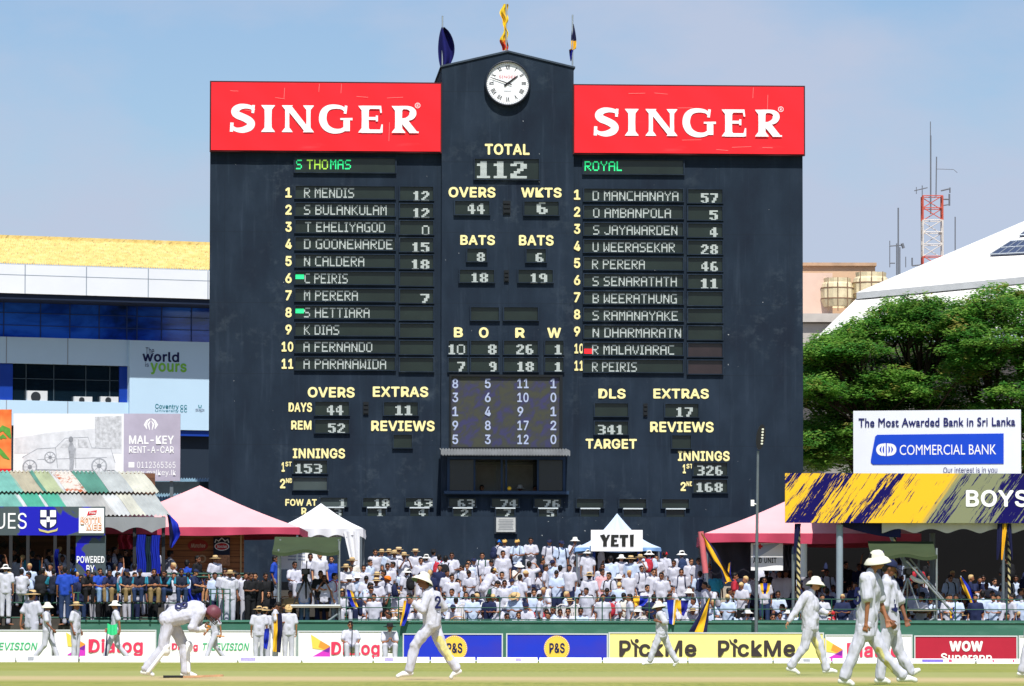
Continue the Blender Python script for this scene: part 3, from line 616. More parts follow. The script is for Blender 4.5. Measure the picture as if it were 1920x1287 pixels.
for (x_, y_) in ((341, 763), (348, 763), (341, 770), (348, 770)):
    c_ = BF.uv(x_, y_, -.41); add_stroke(q, arc(c_[0], c_[1], .06, .06, 30, 330, 10), .025, -.412)
c_ = BF.uv(375, 762, -.41); add_stroke(q, [(c_[0] - .06, c_[1] + .05), (c_[0] - .04, c_[1] - .06), (c_[0] + .04, c_[1] - .06), (c_[0] + .06, c_[1] + .05)], .035, -.412)
q.build('emblem', M_tealt, sgn)
a = brect(330, 808, 389, 818, -.3); MB().box(a[0], a[1] + 1.5, -.3, 0, a[2], a[3]).build('blue_band', M_blue_p, B)
for i_, (x0_, y0_, x1_, y1_, lab) in enumerate(((51, 733, 89, 756, 'largest white air conditioner on the office block window sill'), (139, 744, 173, 757, 'air conditioner between two others on the office block window sill'), (189, 744, 222, 758, 'air conditioner nearest the world is yours panel on the window sill'))):
    a = BF.rect(x0_, y0_, x1_, y1_, -.23); o_ = BF.o + BF.x * a[0] + BF.n * -.23 + Vector((0, 0, a[2])); wd, hh = a[1] - a[0], a[3] - a[2]
    ac = thing('air_conditioner', lab, 'air conditioner', o_, BF.yaw, 'air conditioners on the office block')
    MB().box(0, wd, 0, .15, 0, hh).build('casing', mat('ac_white', 'cfd3d6', .5, .05), ac)
    MB().prism(disc_pts(wd * .42, hh * .5, hh * .42, hh * .42, 20), -.012, -.002).build('fan_grille', mat('ac_fan_dark', '2a3036', .6), ac)
# hoardings in front of the office block
M_post = mat('steel_post_grey', '6f787e', .5, .15, 3, metal=.5)
def hoarding(name, label, cat, px, Y, yaw, box, sheet, thick=.12, legs=True, frame_c=None, group=None):
    F = Frame(px, Y, yaw); a = F.rect(*box); o_ = F.o + F.x * a[0] + Vector((0, 0, a[2])); t = thing(name, label, cat, o_, yaw, group); w, h = a[1] - a[0], a[3] - a[2]
    MB().box(0, w, 0, thick, 0, h).build('panel', sheet, t)
    fr_ = MB()
    if legs:
        for x in ((.3, w - .3) if w > 2 else (w / 2,)): fr_.box(x - .06, x + .06, thick, thick + .12, -o_.z - .2, h - .05)
        fr_.build('post', M_post, t)
    def R_(*r): q = F.rect(*r); return q[0] - a[0], q[1] - a[0], q[2] - a[2], q[3] - a[2]
    def P_(pts): return [(u - a[0], v - a[2]) for u, v in F.poly(pts)]
    return t, w, h, R_, P_
M_lil = mat('faded_lilac_vinyl', 'b2abbd', .6, .1, 1.2); M_fadew = mat('faded_white_vinyl', 'e9eaec', .6, .04, 1)
t, w, h, R_, P_ = hoarding('billboard', 'faded car hire billboard with a pale vintage car picture and lilac end', 'billboard', 180, 178, R(2), (25, 776, 338, 902), M_fadew)
r_ = R_(232, 776, 338, 902); q = MB(); q.box(r_[0], r_[1], -.012, -.002, r_[2], r_[3]); q.build('lilac_panel', M_lil, t)
M_pg = [mat('faded_grey_print_a', 'c4c6ca', .7, .3, 7), mat('faded_grey_print_b', 'a0a3a9', .7, .3, 9), mat('faded_grey_print_c', 'd6d8dc', .7, .14, 4), mat('faded_grey_print_d', '878a90', .7, .2, 5)]
pc = MB()
pc.prism(P_([(27, 822), (90, 812), (150, 806), (228, 800), (228, 850), (27, 850)]), -.006, -.002, 2)
pc.prism(P_([(178, 782), (228, 780), (228, 842), (178, 842)]), -.008, -.006, 0)
pc.prism(P_([(42, 880), (44, 858), (70, 842), (104, 840), (122, 822), (165, 820), (172, 840), (208, 842), (216, 868), (214, 882)]), -.012, -.009, 2)
pc.prism(P_([(124, 826), (142, 824), (142, 840), (112, 840)]), -.015, -.013, 0); pc.prism(P_([(146, 824), (162, 824), (166, 840), (146, 840)]), -.015, -.013, 0)
for pts in ([(42, 858), (70, 842), (104, 840)], [(104, 840), (122, 822), (165, 820), (172, 840), (208, 842), (216, 868)], [(104, 840), (108, 878)], [(142, 840), (142, 878)], [(70, 862), (200, 858)], [(44, 882), (216, 882)]): add_stroke(pc, P_(pts), .02, -.016, 1)
for cx_, cy_, r0 in ((56, 876, 14), (186, 874, 15), (94, 858, 11)):
    pp = P_([(cx_, cy_)])[0]; rr0 = r0 / 53.9
    pc.prism(disc_pts(pp[0], pp[1], rr0, rr0, 24), -.018, -.016, 1); pc.prism(disc_pts(pp[0], pp[1], rr0 * .8, rr0 * .8, 24), -.020, -.018, 2); pc.prism(disc_pts(pp[0], pp[1], rr0 * .3, rr0 * .3, 12), -.022, -.020, 3)
    for k in range(8): add_stroke(pc, [(pp[0], pp[1]), (pp[0] + rr0 * .8 * math.cos(k * .785), pp[1] + rr0 * .8 * math.sin(k * .785))], .02, -.0205, 1)
pc.prism(P_([(128, 840), (131, 830), (136, 830), (141, 842), (139, 868), (137, 884), (130, 884), (131, 866)]), -.026, -.023, 1); pp = P_([(133, 824)])[0]; pc.prism(disc_pts(pp[0], pp[1], .08, .1, 14), -.026, -.023, 3)
pc.build('picture', M_pg, t)
for t_, r2, bo in (('MAL-KEY', (242, 817, 326, 833), .03), ('RENT-A-CAR', (242, 837, 326, 850), .015), ('0112365365', (257, 866, 329, 878), .0), ('www.malkey.lk', (241, 881, 330, 894), .0)):
    q = MB(); add_text(q, t_, R_(*r2), -.016, bold=bo); q.build('lettering', M_white, t)
q = MB(); r_ = R_(241, 867, 252, 877); q.box(r_[0], r_[1], -.018, -.013, r_[2], r_[3]); cc = P_([(283, 796)])[0]
for s_ in (-1, 1):
    add_stroke(q, [(cc[0] + s_ * .02, cc[1] + .2), (cc[0] + s_ * .13, cc[1] + .12), (cc[0] + s_ * .2, cc[1] - .02), (cc[0] + s_ * .14, cc[1] - .16)], [.03, .08, .1, .03], -.016)
    add_stroke(q, [(cc[0] + s_ * .02, cc[1] + .12), (cc[0] + s_ * .09, cc[1]), (cc[0] + s_ * .04, cc[1] - .2)], [.02, .07, .02], -.017)
q.build('emblem', M_white, t)
M_orange = node_mat('orange_print', lambda n, l: ramp(n, l, noise_out(n, l, .8, detail=3), [(.35, 'e2662a'), (.6, 'ee9a50'), (.8, 'f2b984')]), .6)
t, w, h, R_, P_ = hoarding('billboard', 'orange billboard edge with green chilli print and a red foot', 'billboard', 0, 177, 0, (-70, 768, 21, 886), M_orange)
q = MB(); r_ = R_(-70, 879, 21, 886); q.box(r_[0], r_[1], -.012, -.002, r_[2], r_[3]); q.build('red_foot', mat('red_print', 'd4212c', .6), t)
q = MB(); add_stroke(q, P_([(-4, 838), (2, 848), (9, 856), (18, 862)]), [.05, .16, .14, .02], -.012); add_stroke(q, P_([(-4, 810), (5, 803), (14, 808), (20, 822)]), [.1, .2, .24, .05], -.013); add_stroke(q, P_([(0, 822), (6, 818), (12, 822)]), [.1, .14, .04], -.014)
q.build('chilli_print', mat('leaf_green_print', '5c9a3a', .6, .2, 5), t)
# dark lean-to behind the pink gazebo
t = thing('metal_shed', 'blue-grey metal roofed lean-to below the car hire billboard', 'shed', FR(180).o, 0)
F = FR(180); a = F.rect(270, 900, 400, 960); sh = MB(); sh.box(a[0], a[1] - .02, .4, 3, -.2, a[3] - .05); sh.build('wall', mat('shed_dark', '27323a', .8, .2), t)
rfm = MB(); rfm.grid(lambda u, v: (a[0] - .3 + (a[1] - a[0] + .3) * u, -.6 + 3 * v, a[2] + .35 + .9 * v + .03 * math.sin(u * 180)), 120, 2); rfm.build('roof', mat('blue_grey_roof_sheet', '6d8a9c', .6, .2, 3), t)

# tan block with cooling towers, and the white hall roof
F = FR(300); t = thing('tan_building', 'tan and pink concrete block rising behind the white hall roof', 'building', F.o, 0)
M_tan = mat('tan_render', 'c9a98a', .9, .15, .35); M_pink = mat('pinkish_render', 'd9bcab', .9, .1, .5); M_pale = mat('pale_ledge', 'b9b3ac', .9, .15, .8)
def fbox(mb, px, y0, y1, m=0, off=0.0):
    a = F.rect(*px, off); mb.box(a[0], a[1], off + y0, off + y1, a[2], a[3], m); return mb
fbox(MB(), (1440, 492, 1648, 720), 3, 12).build('upper_storey', M_tan, t)
fbox(MB(), (1440, 512, 1561, 588), 0, 2.9, off=-1).build('stair_block', M_pink, t)
q = MB(); fbox(q, (1440, 588, 1668, 604), 0, 3.6, off=-3); fbox(q, (1440, 606, 1660, 760), .4, 3.6, off=-3); q.build('ledge', M_pale, t)
q = MB(); fbox(q, (1440, 486, 1650, 492), 2.8, 12.2); q.build('parapet', mat('parapet_tan', 'b99a7e', .9, .2, 1), t)
M_ct = mat('cream_fibreglass', 'd6c9a6', .7, .15, 2.5)
for (x0_, y0_, x1_, y1_, lab) in ((1541, 520, 1603, 574, 'cream water cooling tower nearer the scoreboard on the tan block'), (1600, 509, 1671, 566, 'larger cream water cooling tower half hidden by the white roof')):
    a = F.rect(x0_, y0_, x1_, y1_, -2); r0 = (a[1] - a[0]) / 2; o_ = F.o + F.x * ((a[0] + a[1]) / 2) + F.n * (-2 + r0) + Vector((0, 0, a[2])); h = a[3] - a[2]
    ct = thing('cooling_tower', lab, 'cooling tower', o_, 0, 'cooling towers on the tan block')
    MB().lathe([(r0 * .8, 0), (r0 * .85, .05), (r0, h * .25), (r0, h * .62), (r0 * .9, h * .8), (r0 * .8, h * .86), (r0 * .82, h), (r0 * .76, h), (r0 * .7, h * .85)], n=10, smooth=False).build('casing', M_ct, ct)
    q = MB()
    for z_ in (h * .26, h * .63): q.lathe([(r0 * 1.0, z_), (r0 * 1.03, z_ + .03), (r0 * 1.0, z_ + .08)], n=10)
    for k in range(3): aa = -2.2 + k * .6; q.tube([(r0 * 1.05 * math.cos(aa), r0 * 1.05 * math.sin(aa), -.3), (r0 * 1.05 * math.cos(aa), r0 * 1.05 * math.sin(aa), h)], .03, 5)
    q.build('ladder_rail', mat('rust_rail', '8a6f58', .8), ct)
t = thing('white_hall', 'large hall with a white hipped roof and grey gutter line beyond the trees', 'building', FR(238).o, 0)
def P3(px, py, Y): p = at(px, py, Y); return p - FR(238).o
M_whroof = mat('white_roof_sheet', 'e4e2dd', .6, .04, .5)
q = MB(); A, B_, C_ = P3(1606, 549, 238), P3(2120, 500, 238), P3(2120, 330, 256)
q.add([A, B_, C_], [(0, 1, 2)]); q.add([A, C_, P3(1606, 560, 300)], [(0, 1, 2)]); q.build('upper_roof', M_whroof, t)
q = MB(); D_, E_ = P3(1530, 634, 230), P3(2120, 605, 230); q.add([P3(1606, 560, 237.8), P3(2120, 511, 237.8), E_, D_], [(0, 3, 2, 1)]); q.add([P3(1606, 560, 237.8), D_, P3(1530, 634, 290), P3(1606, 560, 290)], [(0, 3, 2, 1)]); q.build('lower_roof', M_whroof, t)
q = MB(); q.add([P3(1606, 549, 237.4), P3(2120, 500, 237.4), P3(2120, 513, 237.4), P3(1606, 561, 237.4), P3(1606, 549, 237.9), P3(2120, 500, 237.9), P3(2120, 513, 237.9), P3(1606, 561, 237.9)], [(0, 3, 2, 1), (4, 5, 6, 7), (0, 1, 5, 4), (3, 7, 6, 2)]); q.build('gutter', mat('gutter_grey', '9c9fa1', .7, .1), t)
q = MB(); wl = P3(1545, 640, 232); q.box(wl.x, P3(2120, 640, 232).x, wl.y, wl.y + 60, -.2, P3(1530, 634, 230).z - .05); q.build('wall', mat('hall_wall', '8e8b88', .9, .1), t)
# solar panels lie on the upper roof plane
nrm = (B_ - A).cross(C_ - A).normalized()
def onroof(px, py):
    d = ray(px, py); c = Vector((0, 0, CAMH)); p0 = A + FR(238).o; tt = (p0 - c).dot(nrm) / d.dot(nrm); return c + d * tt
if nrm.y > 0: nrm = -nrm
M_sol = mat('solar_cell_blue', '1d2f52', .15, .15, 3, spec=.7); M_solf = mat('solar_frame', 'a8b0b8', .4, metal=.6)
for lab, quad in (('larger blue solar panel array on the white roof slope', [(1857, 482), (1935, 478), (1960, 452), (1896, 457)]), ('solar panel array cut by the photo edge, higher on the white roof', [(1912, 446), (1965, 441), (1990, 420), (1935, 428)])):
    o_ = onroof(*quad[0]); V = [onroof(*p) - o_ for p in quad]; sp = thing('solar_panel', lab, 'solar panel', o_ + nrm * .12, 0, 'solar panels on the white roof'); q = MB()
    q.add(V + [v - nrm * .08 for v in V], [(0, 1, 2, 3), (7, 6, 5, 4), (0, 4, 5, 1), (1, 5, 6, 2), (2, 6, 7, 3), (3, 7, 4, 0)]); q.build('cell_sheet', M_sol, sp); g_ = MB()
    for k in range(6): u = k / 5; g_.tube([V[0].lerp(V[1], u) + nrm * .01, V[3].lerp(V[2], u) + nrm * .01], .035, 4)
    for k in range(3): u = k / 2; g_.tube([V[0].lerp(V[3], u) + nrm * .01, V[1].lerp(V[2], u) + nrm * .01], .035, 4)
    g_.build('panel_frame', M_solf, sp)
# lattice mast
F = FR(330); a = F.rect(1731, 367, 1768, 640); t = thing('lattice_mast', 'red and white lattice radio mast with whip aerials beyond the white roof', 'mast', F.o, 0)
M_mr = mat('mast_red', 'c65a48', .6, .1); M_mw = mat('mast_white', 'd8d2cc', .6, .1); xm0, xm1 = a[0], a[1]; D_ = xm1 - xm0; zt, zb = a[3], a[2]; segs = 12; hz = (zt - zb) / segs
lat = {0: MB(), 1: MB()}
for k in range(segs):
    m_ = lat[0] if k in (10, 11, 6, 5, 1, 2) else lat[1]; z0_, z1_ = zb + k * hz, zb + (k + 1) * hz
    cs = [(xm0, 0), (xm1, 0), (xm1, D_), (xm0, D_)]
    for i in range(4):
        p_, p2 = cs[i], cs[(i + 1) % 4]
        m_.tube([(*p_, z0_), (*p_, z1_)], .055, 5); m_.tube([(*p_, z1_), (*p2, z1_)], .03, 4); m_.tube([(*p_, z0_), (*p2, z1_)] if k % 2 else [(*p2, z0_), (*p_, z1_)], .028, 4)
lat[0].build('red_section', M_mr, t); lat[1].build('white_section', M_mw, t)
ANT = ['aerial']; M_ant = mat('aerial_grey', '6a6f78', .5)
def ant(p, w_=.05): MB().tube([Vector((F.uv(x, y)[0], .8, F.uv(x, y)[1])) for x, y in p], w_, 5).build(ANT[0], M_ant, t)
ant([(1747, 400), (1747, 252)], .05); ant([(1746.5, 252), (1746.5, 226)], .03); ant([(1757, 367), (1758, 292)], .04); ant([(1757, 315), (1790, 316), (1797, 322)], .02); ant([(1716, 356), (1741, 350)], .035); ant([(1720, 349), (1720, 362)], .025); ant([(1731, 346), (1731, 368)], .03)
ant([(1768, 372), (1782, 372)], .05); ant([(1782, 362), (1782, 384)], .06); ant([(1766, 356), (1783, 352)], .05); ant([(1783, 350), (1783, 360)], .05); ant([(1768, 384), (1780, 382)], .04); ant([(1793, 470), (1793, 405)], .04); ant([(1712, 497), (1732, 495)], .05); ant([(1712, 482), (1712, 497)], .05)
ANT[0] = 'pole'
t = thing('radio_aerial', 'thin grey aerial pole with side arms between tan block and lattice mast', 'aerial', F.o, 0)
ant([(1686, 640), (1686, 388)], .05); ant([(1683, 520), (1683, 455)], .04); ant([(1689, 520), (1689, 462)], .04); ant([(1669, 460), (1697, 458)], .04); ant([(1670, 492), (1680, 492)], .04); ant([(1693, 455), (1696, 464)], .1); ant([(1670, 450), (1670, 500)], .03); ant([(1700, 500), (1700, 480)], .03)

# ---------------------------------------------------------------- rain trees
M_bark = mat('dark_bark', '3a2e25', .95, .3, 4, .02)
def leafmat(nm, h, v=.35): return mat(nm, h, .6, v, .8, spec=.25)
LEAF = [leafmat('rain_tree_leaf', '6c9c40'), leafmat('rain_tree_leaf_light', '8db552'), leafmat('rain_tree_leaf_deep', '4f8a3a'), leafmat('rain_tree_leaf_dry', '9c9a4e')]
for m_ in LEAF:
    n_ = m_.node_tree.nodes; l_ = m_.node_tree.links.new; bs = n_['Principled BSDF']; tr = n_.new('ShaderNodeBsdfTranslucent'); mx = n_.new('ShaderNodeMixShader'); mx.inputs[0].default_value = .5
    src = bs.inputs['Base Color'].links[0].from_socket; l_(src, tr.inputs[0]); l_(bs.outputs[0], mx.inputs[1]); l_(tr.outputs[0], mx.inputs[2]); l_(mx.outputs[0], n_['Material Output'].inputs[0])
def rain_tree(name, label, px, Y, pads, seed, trunk_top=3.2, group=None):
    rr = random.Random(seed); base = at(px, 1203, Y); base.z = 0; t = thing(name, label, 'tree', base, 0, group)
    tk = MB(); tk.tube([(0, 0, -.3), (.1, 0, 1.2), (.05, .1, trunk_top)], [.55, .42, .36], 10); limbs = MB(); lf = MB()
    top = Vector((.05, .1, trunk_top)); nz_off = rr.uniform(0, 50)
    P = []
    for (ax, ay, dpt, rx, rz) in pads:
        c = at(ax, ay, Y + dpt) - base; P.append((c, rx, rz))
    hubs = []
    for k in range(9):
        hb = rr.choice(P)[0] * .0 + top.lerp(P[rr.randrange(len(P))][0], .62); hubs.append(hb); md = top.lerp(hb, .5) + Vector((rr.uniform(-.3, .3), rr.uniform(-.3, .3), .4)); limbs.tube([top, md, hb], [.26, .17, .09], 7)
    for c, rx, rz in P:
        hb = min(hubs, key=lambda h: (h - c).length)
        mid = hb.lerp(c, .5) + Vector((rr.uniform(-.3, .3), rr.uniform(-.3, .3), .1))
        end = c - Vector((0, 0, rz * .35)); limbs.tube([hb, mid, end], [.07, .045, .02], 5)
        for _ in range(4):
            e = c + Vector((rr.uniform(-1, 1) * rx * .8, rr.uniform(-1, 1) * rx * .8, rr.uniform(-.2, .3) * rz)); limbs.tube([mid.lerp(end, rr.uniform(.5, 1)), e], [.045, .015], 4)
        n_cl = int(38 * rx * rx) + 10
        for _ in range(n_cl):
            th, ra = rr.uniform(0, 6.283), math.sqrt(rr.random()); x, y = rx * ra * math.cos(th), rx * ra * math.sin(th)
            zz = rz * (1 - ra ** 2.2) * rr.choice((rr.uniform(.3, 1.1), rr.uniform(.3, 1.1), rr.uniform(-.7, .4))) - rz * .2 + .25 * mnoise.noise(Vector((x + c.x + nz_off, y + c.y, c.z)) * 1.1)
            q_ = c + Vector((x, y, zz)); sub = rr.random(); mi = 1 if (sub < .2 + .3 * (zz / rz)) else (3 if sub > .955 else (2 if sub > .62 else 0))  # paler green favoured towards each pad's top as a painted highlight
            az = rr.uniform(0, 6.283)
            for _k in range(24):                       # a feathery spray of leaflets, drooping at its end
                aa = az + rr.uniform(-1.3, 1.3); ln_ = rr.uniform(.1, .42); p_ = q_ + Vector((math.cos(aa) * ln_ + rr.gauss(0, .08), math.sin(aa) * ln_ + rr.gauss(0, .08), rr.gauss(.0, .07) - ln_ * ln_ * .35))
                s_ = rr.uniform(.06, .11); d1 = Vector((math.cos(aa), math.sin(aa), rr.uniform(-.5, .2))).normalized() * s_; d2 = Vector((-math.sin(aa), math.cos(aa), rr.uniform(-.45, .45))).normalized() * s_ * .5
                lf.add([p_ - d1, p_ + d2, p_ + d1, p_ - d2], [(0, 1, 2, 3)], mi)
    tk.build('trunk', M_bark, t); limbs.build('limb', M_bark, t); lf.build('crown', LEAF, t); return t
rt = random.Random(11); pads = []
def outline(x):                                   # top of the two crowns in the photo
    pts = [(1480, 690), (1510, 660), (1545, 640), (1580, 615), (1620, 600), (1660, 585), (1690, 565), (1730, 555), (1760, 560), (1785, 575), (1800, 578), (1830, 555), (1870, 538), (1900, 537), (1960, 545), (2040, 570)]
    for (a0, b0), (a1, b1) in zip(pts, pts[1:]):
        if a0 <= x <= a1: return b0 + (b1 - b0) * (x - a0) / (a1 - a0)
    return 700
padsA, padsB = [], []
for k in range(100):
    x = rt.uniform(1490, 1800); y0 = outline(x) + 14; f_ = rt.random() ** 1.15; y = y0 + (868 - y0) * f_
    padsA.append((x, y, rt.uniform(-4.5, 4.5) * (1 - .4 * (f_ < .15)), rt.uniform(.85, 1.35), rt.uniform(.4, .66)))
for k in range(76):
    x = rt.uniform(1790, 2040); y0 = outline(x) + 14; f_ = rt.random() ** 1.15; y = y0 + (868 - y0) * f_
    padsB.append((x, y, rt.uniform(-4.5, 4.5), rt.uniform(.85, 1.35), rt.uniform(.4, .66)))
for x in range(1500, 1800, 24): padsA.append((x, outline(x) + 13, rt.uniform(-2, 2), .8, .45))
for x in range(1800, 1960, 24): padsB.append((x, outline(x) + 13, rt.uniform(-2, 2), .8, .45))
for k in range(9): padsA.append((1505 + rt.uniform(0, 60), 690 + k * 21, rt.uniform(-3.5, -1), .9, .5))
rain_tree('rain_tree', 'spreading rain tree beside the scoreboard, its lower crown reaching the wall', 1660, 196, padsA, 5, group='rain trees behind the bank billboard')
rain_tree('rain_tree', 'taller rain tree cut by the photo edge, above the bank billboard corner', 1890, 194, padsB, 8, group='rain trees behind the bank billboard')

# ---------------------------------------------------------------- bank billboard
M_bblue = mat('bank_blue', '1246c8', .5, .04, 2); M_bn = mat('bank_navy_text', '1c1f63', .6)
t, w, h, R_, P_ = hoarding('billboard', 'white bank billboard with a blue slanted badge above the painted stand sign', 'billboard', 1757, 180, R(-12), (1600, 769.5, 1914, 930), mat('white_billboard_sheet', 'e6eaf2', .55, .03, 1))
bl = MB(); bl.prism(P_([(1645, 815.5), (1882, 813), (1882, 870), (1637, 871.5), (1633, 868), (1633, 862), (1641, 819)]), -.02, -.003); bl = bl.build('blue_badge', M_bblue, t)
for t_, r2, m_, bo, pr in (('The Most Awarded Bank in Sri Lanka', (1610, 783.5, 1904, 800), M_bn, .022, t), ('COMMERCIAL BANK', (1687, 834, 1868, 853), M_white, .0, bl), ('Our interest is in you', (1769, 876, 1870, 890), M_bn, .0, t)):
    q = MB(); add_text(q, t_, R_(*r2), -.026, bold=bo, humanist=t_[0] != 'O'); q.build('lettering', m_, pr)
q = MB(); cc = P_([(1662, 843.5)])[0]; u_ = 1 / 53.3
for s_ in (-1, 1):
    add_stroke(q, [(cc[0] + s_ * (3.5 + 12.5 * math.cos(a_)) * u_, cc[1] + 10 * math.sin(a_) * u_) for a_ in [R(x) for x in range(-90, 91, 15)]], [.05, .07, .09, .11, .12, .12, .12, .12, .12, .11, .09, .07, .05], -.026)
    add_stroke(q, [(cc[0] + s_ * (3.5 + 5 * math.cos(a_)) * u_, cc[1] + 9 * math.sin(a_) * u_) for a_ in [R(x) for x in range(-90, 91, 30)]], .05, -.027)
    add_stroke(q, [(cc[0] + s_ * 2.6 * u_, cc[1] - 12 * u_), (cc[0] + s_ * 2.6 * u_, cc[1] + 12 * u_)], .06, -.0275)
q.build('emblem', M_white, bl)
# ---------------------------------------------------------------- boundary: wall, rails, boards, cushions
M_gwall = node_mat('green_painted_wall', lambda n, l: mixc(n, l, ramp(n, l, noise_out(n, l, 1.6, (.5, 1, 2), detail=7), [(.5, (0, 0, 0)), (.8, (.6, .6, .6))]), '3d6e5e', '668f82'), .8)
t = thing('boundary_wall', 'low green painted concrete wall running behind the advertising boards', 'wall', (0, 152.2, 0), 0)
F = FR(152.2); zt = F.uv(960, 1167.5)[1]
MB().box(-13, 22, 0, .25, -.2, zt).build('wall', M_gwall, t); MB().box(-13.05, 22.05, -.04, .29, zt + .002, zt + .06).build('coping', mat('green_coping', '4a7b6c', .8, .15, 3), t)
WALLTOP = zt + .06
M_grail = mat('green_rail_paint', '1f4f40', .5, .15, 3)
def rails(name, label, x0, x1, tops, step, Y=152.32, z0=None, xs=None, r=.016):
    F = FR(Y); a, b_ = F.uv(x0, 1130)[0], F.uv(x1, 1130)[0]; z0 = WALLTOP if z0 is None else z0
    t = thing(name, label, 'railing', (a, Y, z0), 0); zs = [F.uv(960, py)[1] - z0 for py in tops]; n_ = max(1, round((b_ - a) / step))
    for z in zs: MB().tube([(0, 0, z), (b_ - a, 0, z)], r, 6).build('rail', M_grail, t)
    px = [FR(Y).uv(x, 1130)[0] - a for x in xs] if xs else [(b_ - a) * k / n_ for k in range(n_ + 1)]
    for x in px: MB().tube([(x, 0, 0), (x, 0, max(zs) + .01)], r * 1.25, 6).build('post', M_grail, t)
    return t
rails('fence_rail', 'green pipe railing along the wall in front of the central crowd', 640, 1330, (1121, 1140, 1162), 3.05, xs=[650, 748, 938, 1080, 1130, 1218, 1325])
rails('fence_rail', 'green pipe railing on the wall below the painted brush-stroke stand sign', 1335, 2060, (1123, 1142, 1163), 3.05, xs=[1340, 1430, 1500, 1560, 1700, 1792, 1888, 1985])
rails('fence_rail', 'green pipe railing the blue shirted spectators sit on', -160, 352, (1113, 1132, 1160), 1.5, r=.024)
rails('fence_rail', 'green gate railing beside the pink gazebo walkway', 384, 432, (1106, 1114, 1168), .2, Y=152.3)
rails('fence_rail', 'grey handrail along the front of the wood clad kiosk', 310, 470, (1077, 1083), 2.2, Y=156, z0=1.2, r=.035)
# advertising boards
M_yel = mat('pale_yellow_vinyl', 'f6ea92', .55, .03, 2); M_pblue = node_mat('blue_board_vinyl', lambda n, l: mixc(n, l, ramp(n, l, noise_out(n, l, .9, (.6, 1, 1), detail=3), [(.45, (0, 0, 0)), (.7, (1, 1, 1))]), '1c34c4', '3434b4'), .5)
M_crim = mat('crimson_vinyl', 'b3203a', .55, .06, 2); M_pinkt = mat('dialog_crimson_letters', 'e23a5e', .6); M_green = mat('board_green_letters', '38b87c', .6); M_dkt = mat('charcoal_letters', '3b3335', .6)
M_purple = mat('purple_print', '7a2a9c', .6); M_mag = mat('magenta_print', 'd43ac4', .6); M_yl2 = mat('logo_yellow', 'f3d35a', .6); M_or2 = mat('logo_orange', 'ee9a3c', .6)
BY = 149.0
def board(label, x0, y0, x1, y1, sheet, group='advertising boards along the boundary', edge=None):
    t, w, h, R_, P_ = hoarding('advertising_board', label, 'advertising board', 960, BY, 0, (x0, y0, x1, y1), sheet, thick=.05, legs=False, group=group)
    fr_ = MB(); e = .035
    for q in ((-.0, w, h - e, h), (0, w, 0, e), (0, e, e, h - e), (w - e, w, e, h - e)): fr_.box(q[0], q[1], -.02, -.003, q[2], q[3])
    fr_.build('board_frame', edge or mat('board_edge_white', 'c9cdd0', .6), t)
    pr_ = MB()
    for x in (w * .15, w * .85): pr_.add([(x - .03, .055, h * .9), (x + .03, .055, h * .9), (x + .03, .75, -.0), (x - .03, .75, -.0), (x - .03, .09, h * .9), (x + .03, .09, h * .9), (x + .03, .8, 0), (x - .03, .8, 0)], [(0, 1, 2, 3), (7, 6, 5, 4), (0, 3, 7, 4), (1, 5, 6, 2)])
    pr_.build('prop', M_post, t)
    return t, w, h, R_, P_
def bw(t, R_, s, r, m, bold=.03, shear=0, y=-.012): q = MB(); add_text(q, s, R_(*r), y, bold=bold, shear=shear); return q.build('lettering', m, t)
YB = 1240
t, w, h, R_, P_ = board('white board with green television lettering at the photo edge below the blue sponsor sign', -60, 1181, 98, YB, M_white); bw(t, R_, 'TELEVISION', (-34, 1205, 68, 1219), M_green, .012, .18)
t, w, h, R_, P_ = board('white board with crimson lettering behind the walking boys in straw hats', 101, 1181, 293, YB, M_white); bw(t, R_, 'Dialog', (166, 1198, 268, 1231), M_pinkt, .03)
def logo(t, P_, x, y, s):
    q = MB(); q.prism(P_([(x, y), (x + 30 * s, y + 19 * s), (x + 30 * s, y + 30 * s), (x + 3 * s, y + 26 * s)]), -.012, -.006, 0); q.prism(P_([(x + 18 * s, y + 11.5 * s), (x + 36 * s, y + 22 * s), (x + 30 * s, y + 30 * s), (x + 14 * s, y + 24 * s)]), -.014, -.012, 1)
    q.prism(P_([(x + 36 * s, y + 23 * s), (x + 36 * s, y + 43 * s), (x + 20 * s, y + 47 * s), (x + 2 * s, y + 42 * s)]), -.016, -.012, 2); q.prism(P_([(x + 22 * s, y + 31 * s), (x + 36 * s, y + 23 * s), (x + 34 * s, y + 34 * s)]), -.018, -.016, 3)
    q.build('logo', [M_yl2, M_or2, M_mag, M_purple], t)
logo(t, P_, 124, 1186, 1.0)
t, w, h, R_, P_ = board('white board with small crimson and green lettering behind the bending batsman', 300, 1182, 556, YB, M_white); bw(t, R_, 'Dialog', (322, 1206, 371, 1222), M_pinkt, .03); bw(t, R_, 'TELEVISION', (378, 1206, 465, 1220), M_green, .012, .18)
t, w, h, R_, P_ = board('white board with crimson lettering behind the two seated boys by the blue boards', 558, 1183, 744, YB, M_white); logo(t, P_, 583, 1190, 1.0); bw(t, R_, 'Dialog', (621, 1203, 712, 1235), M_pinkt, .03)
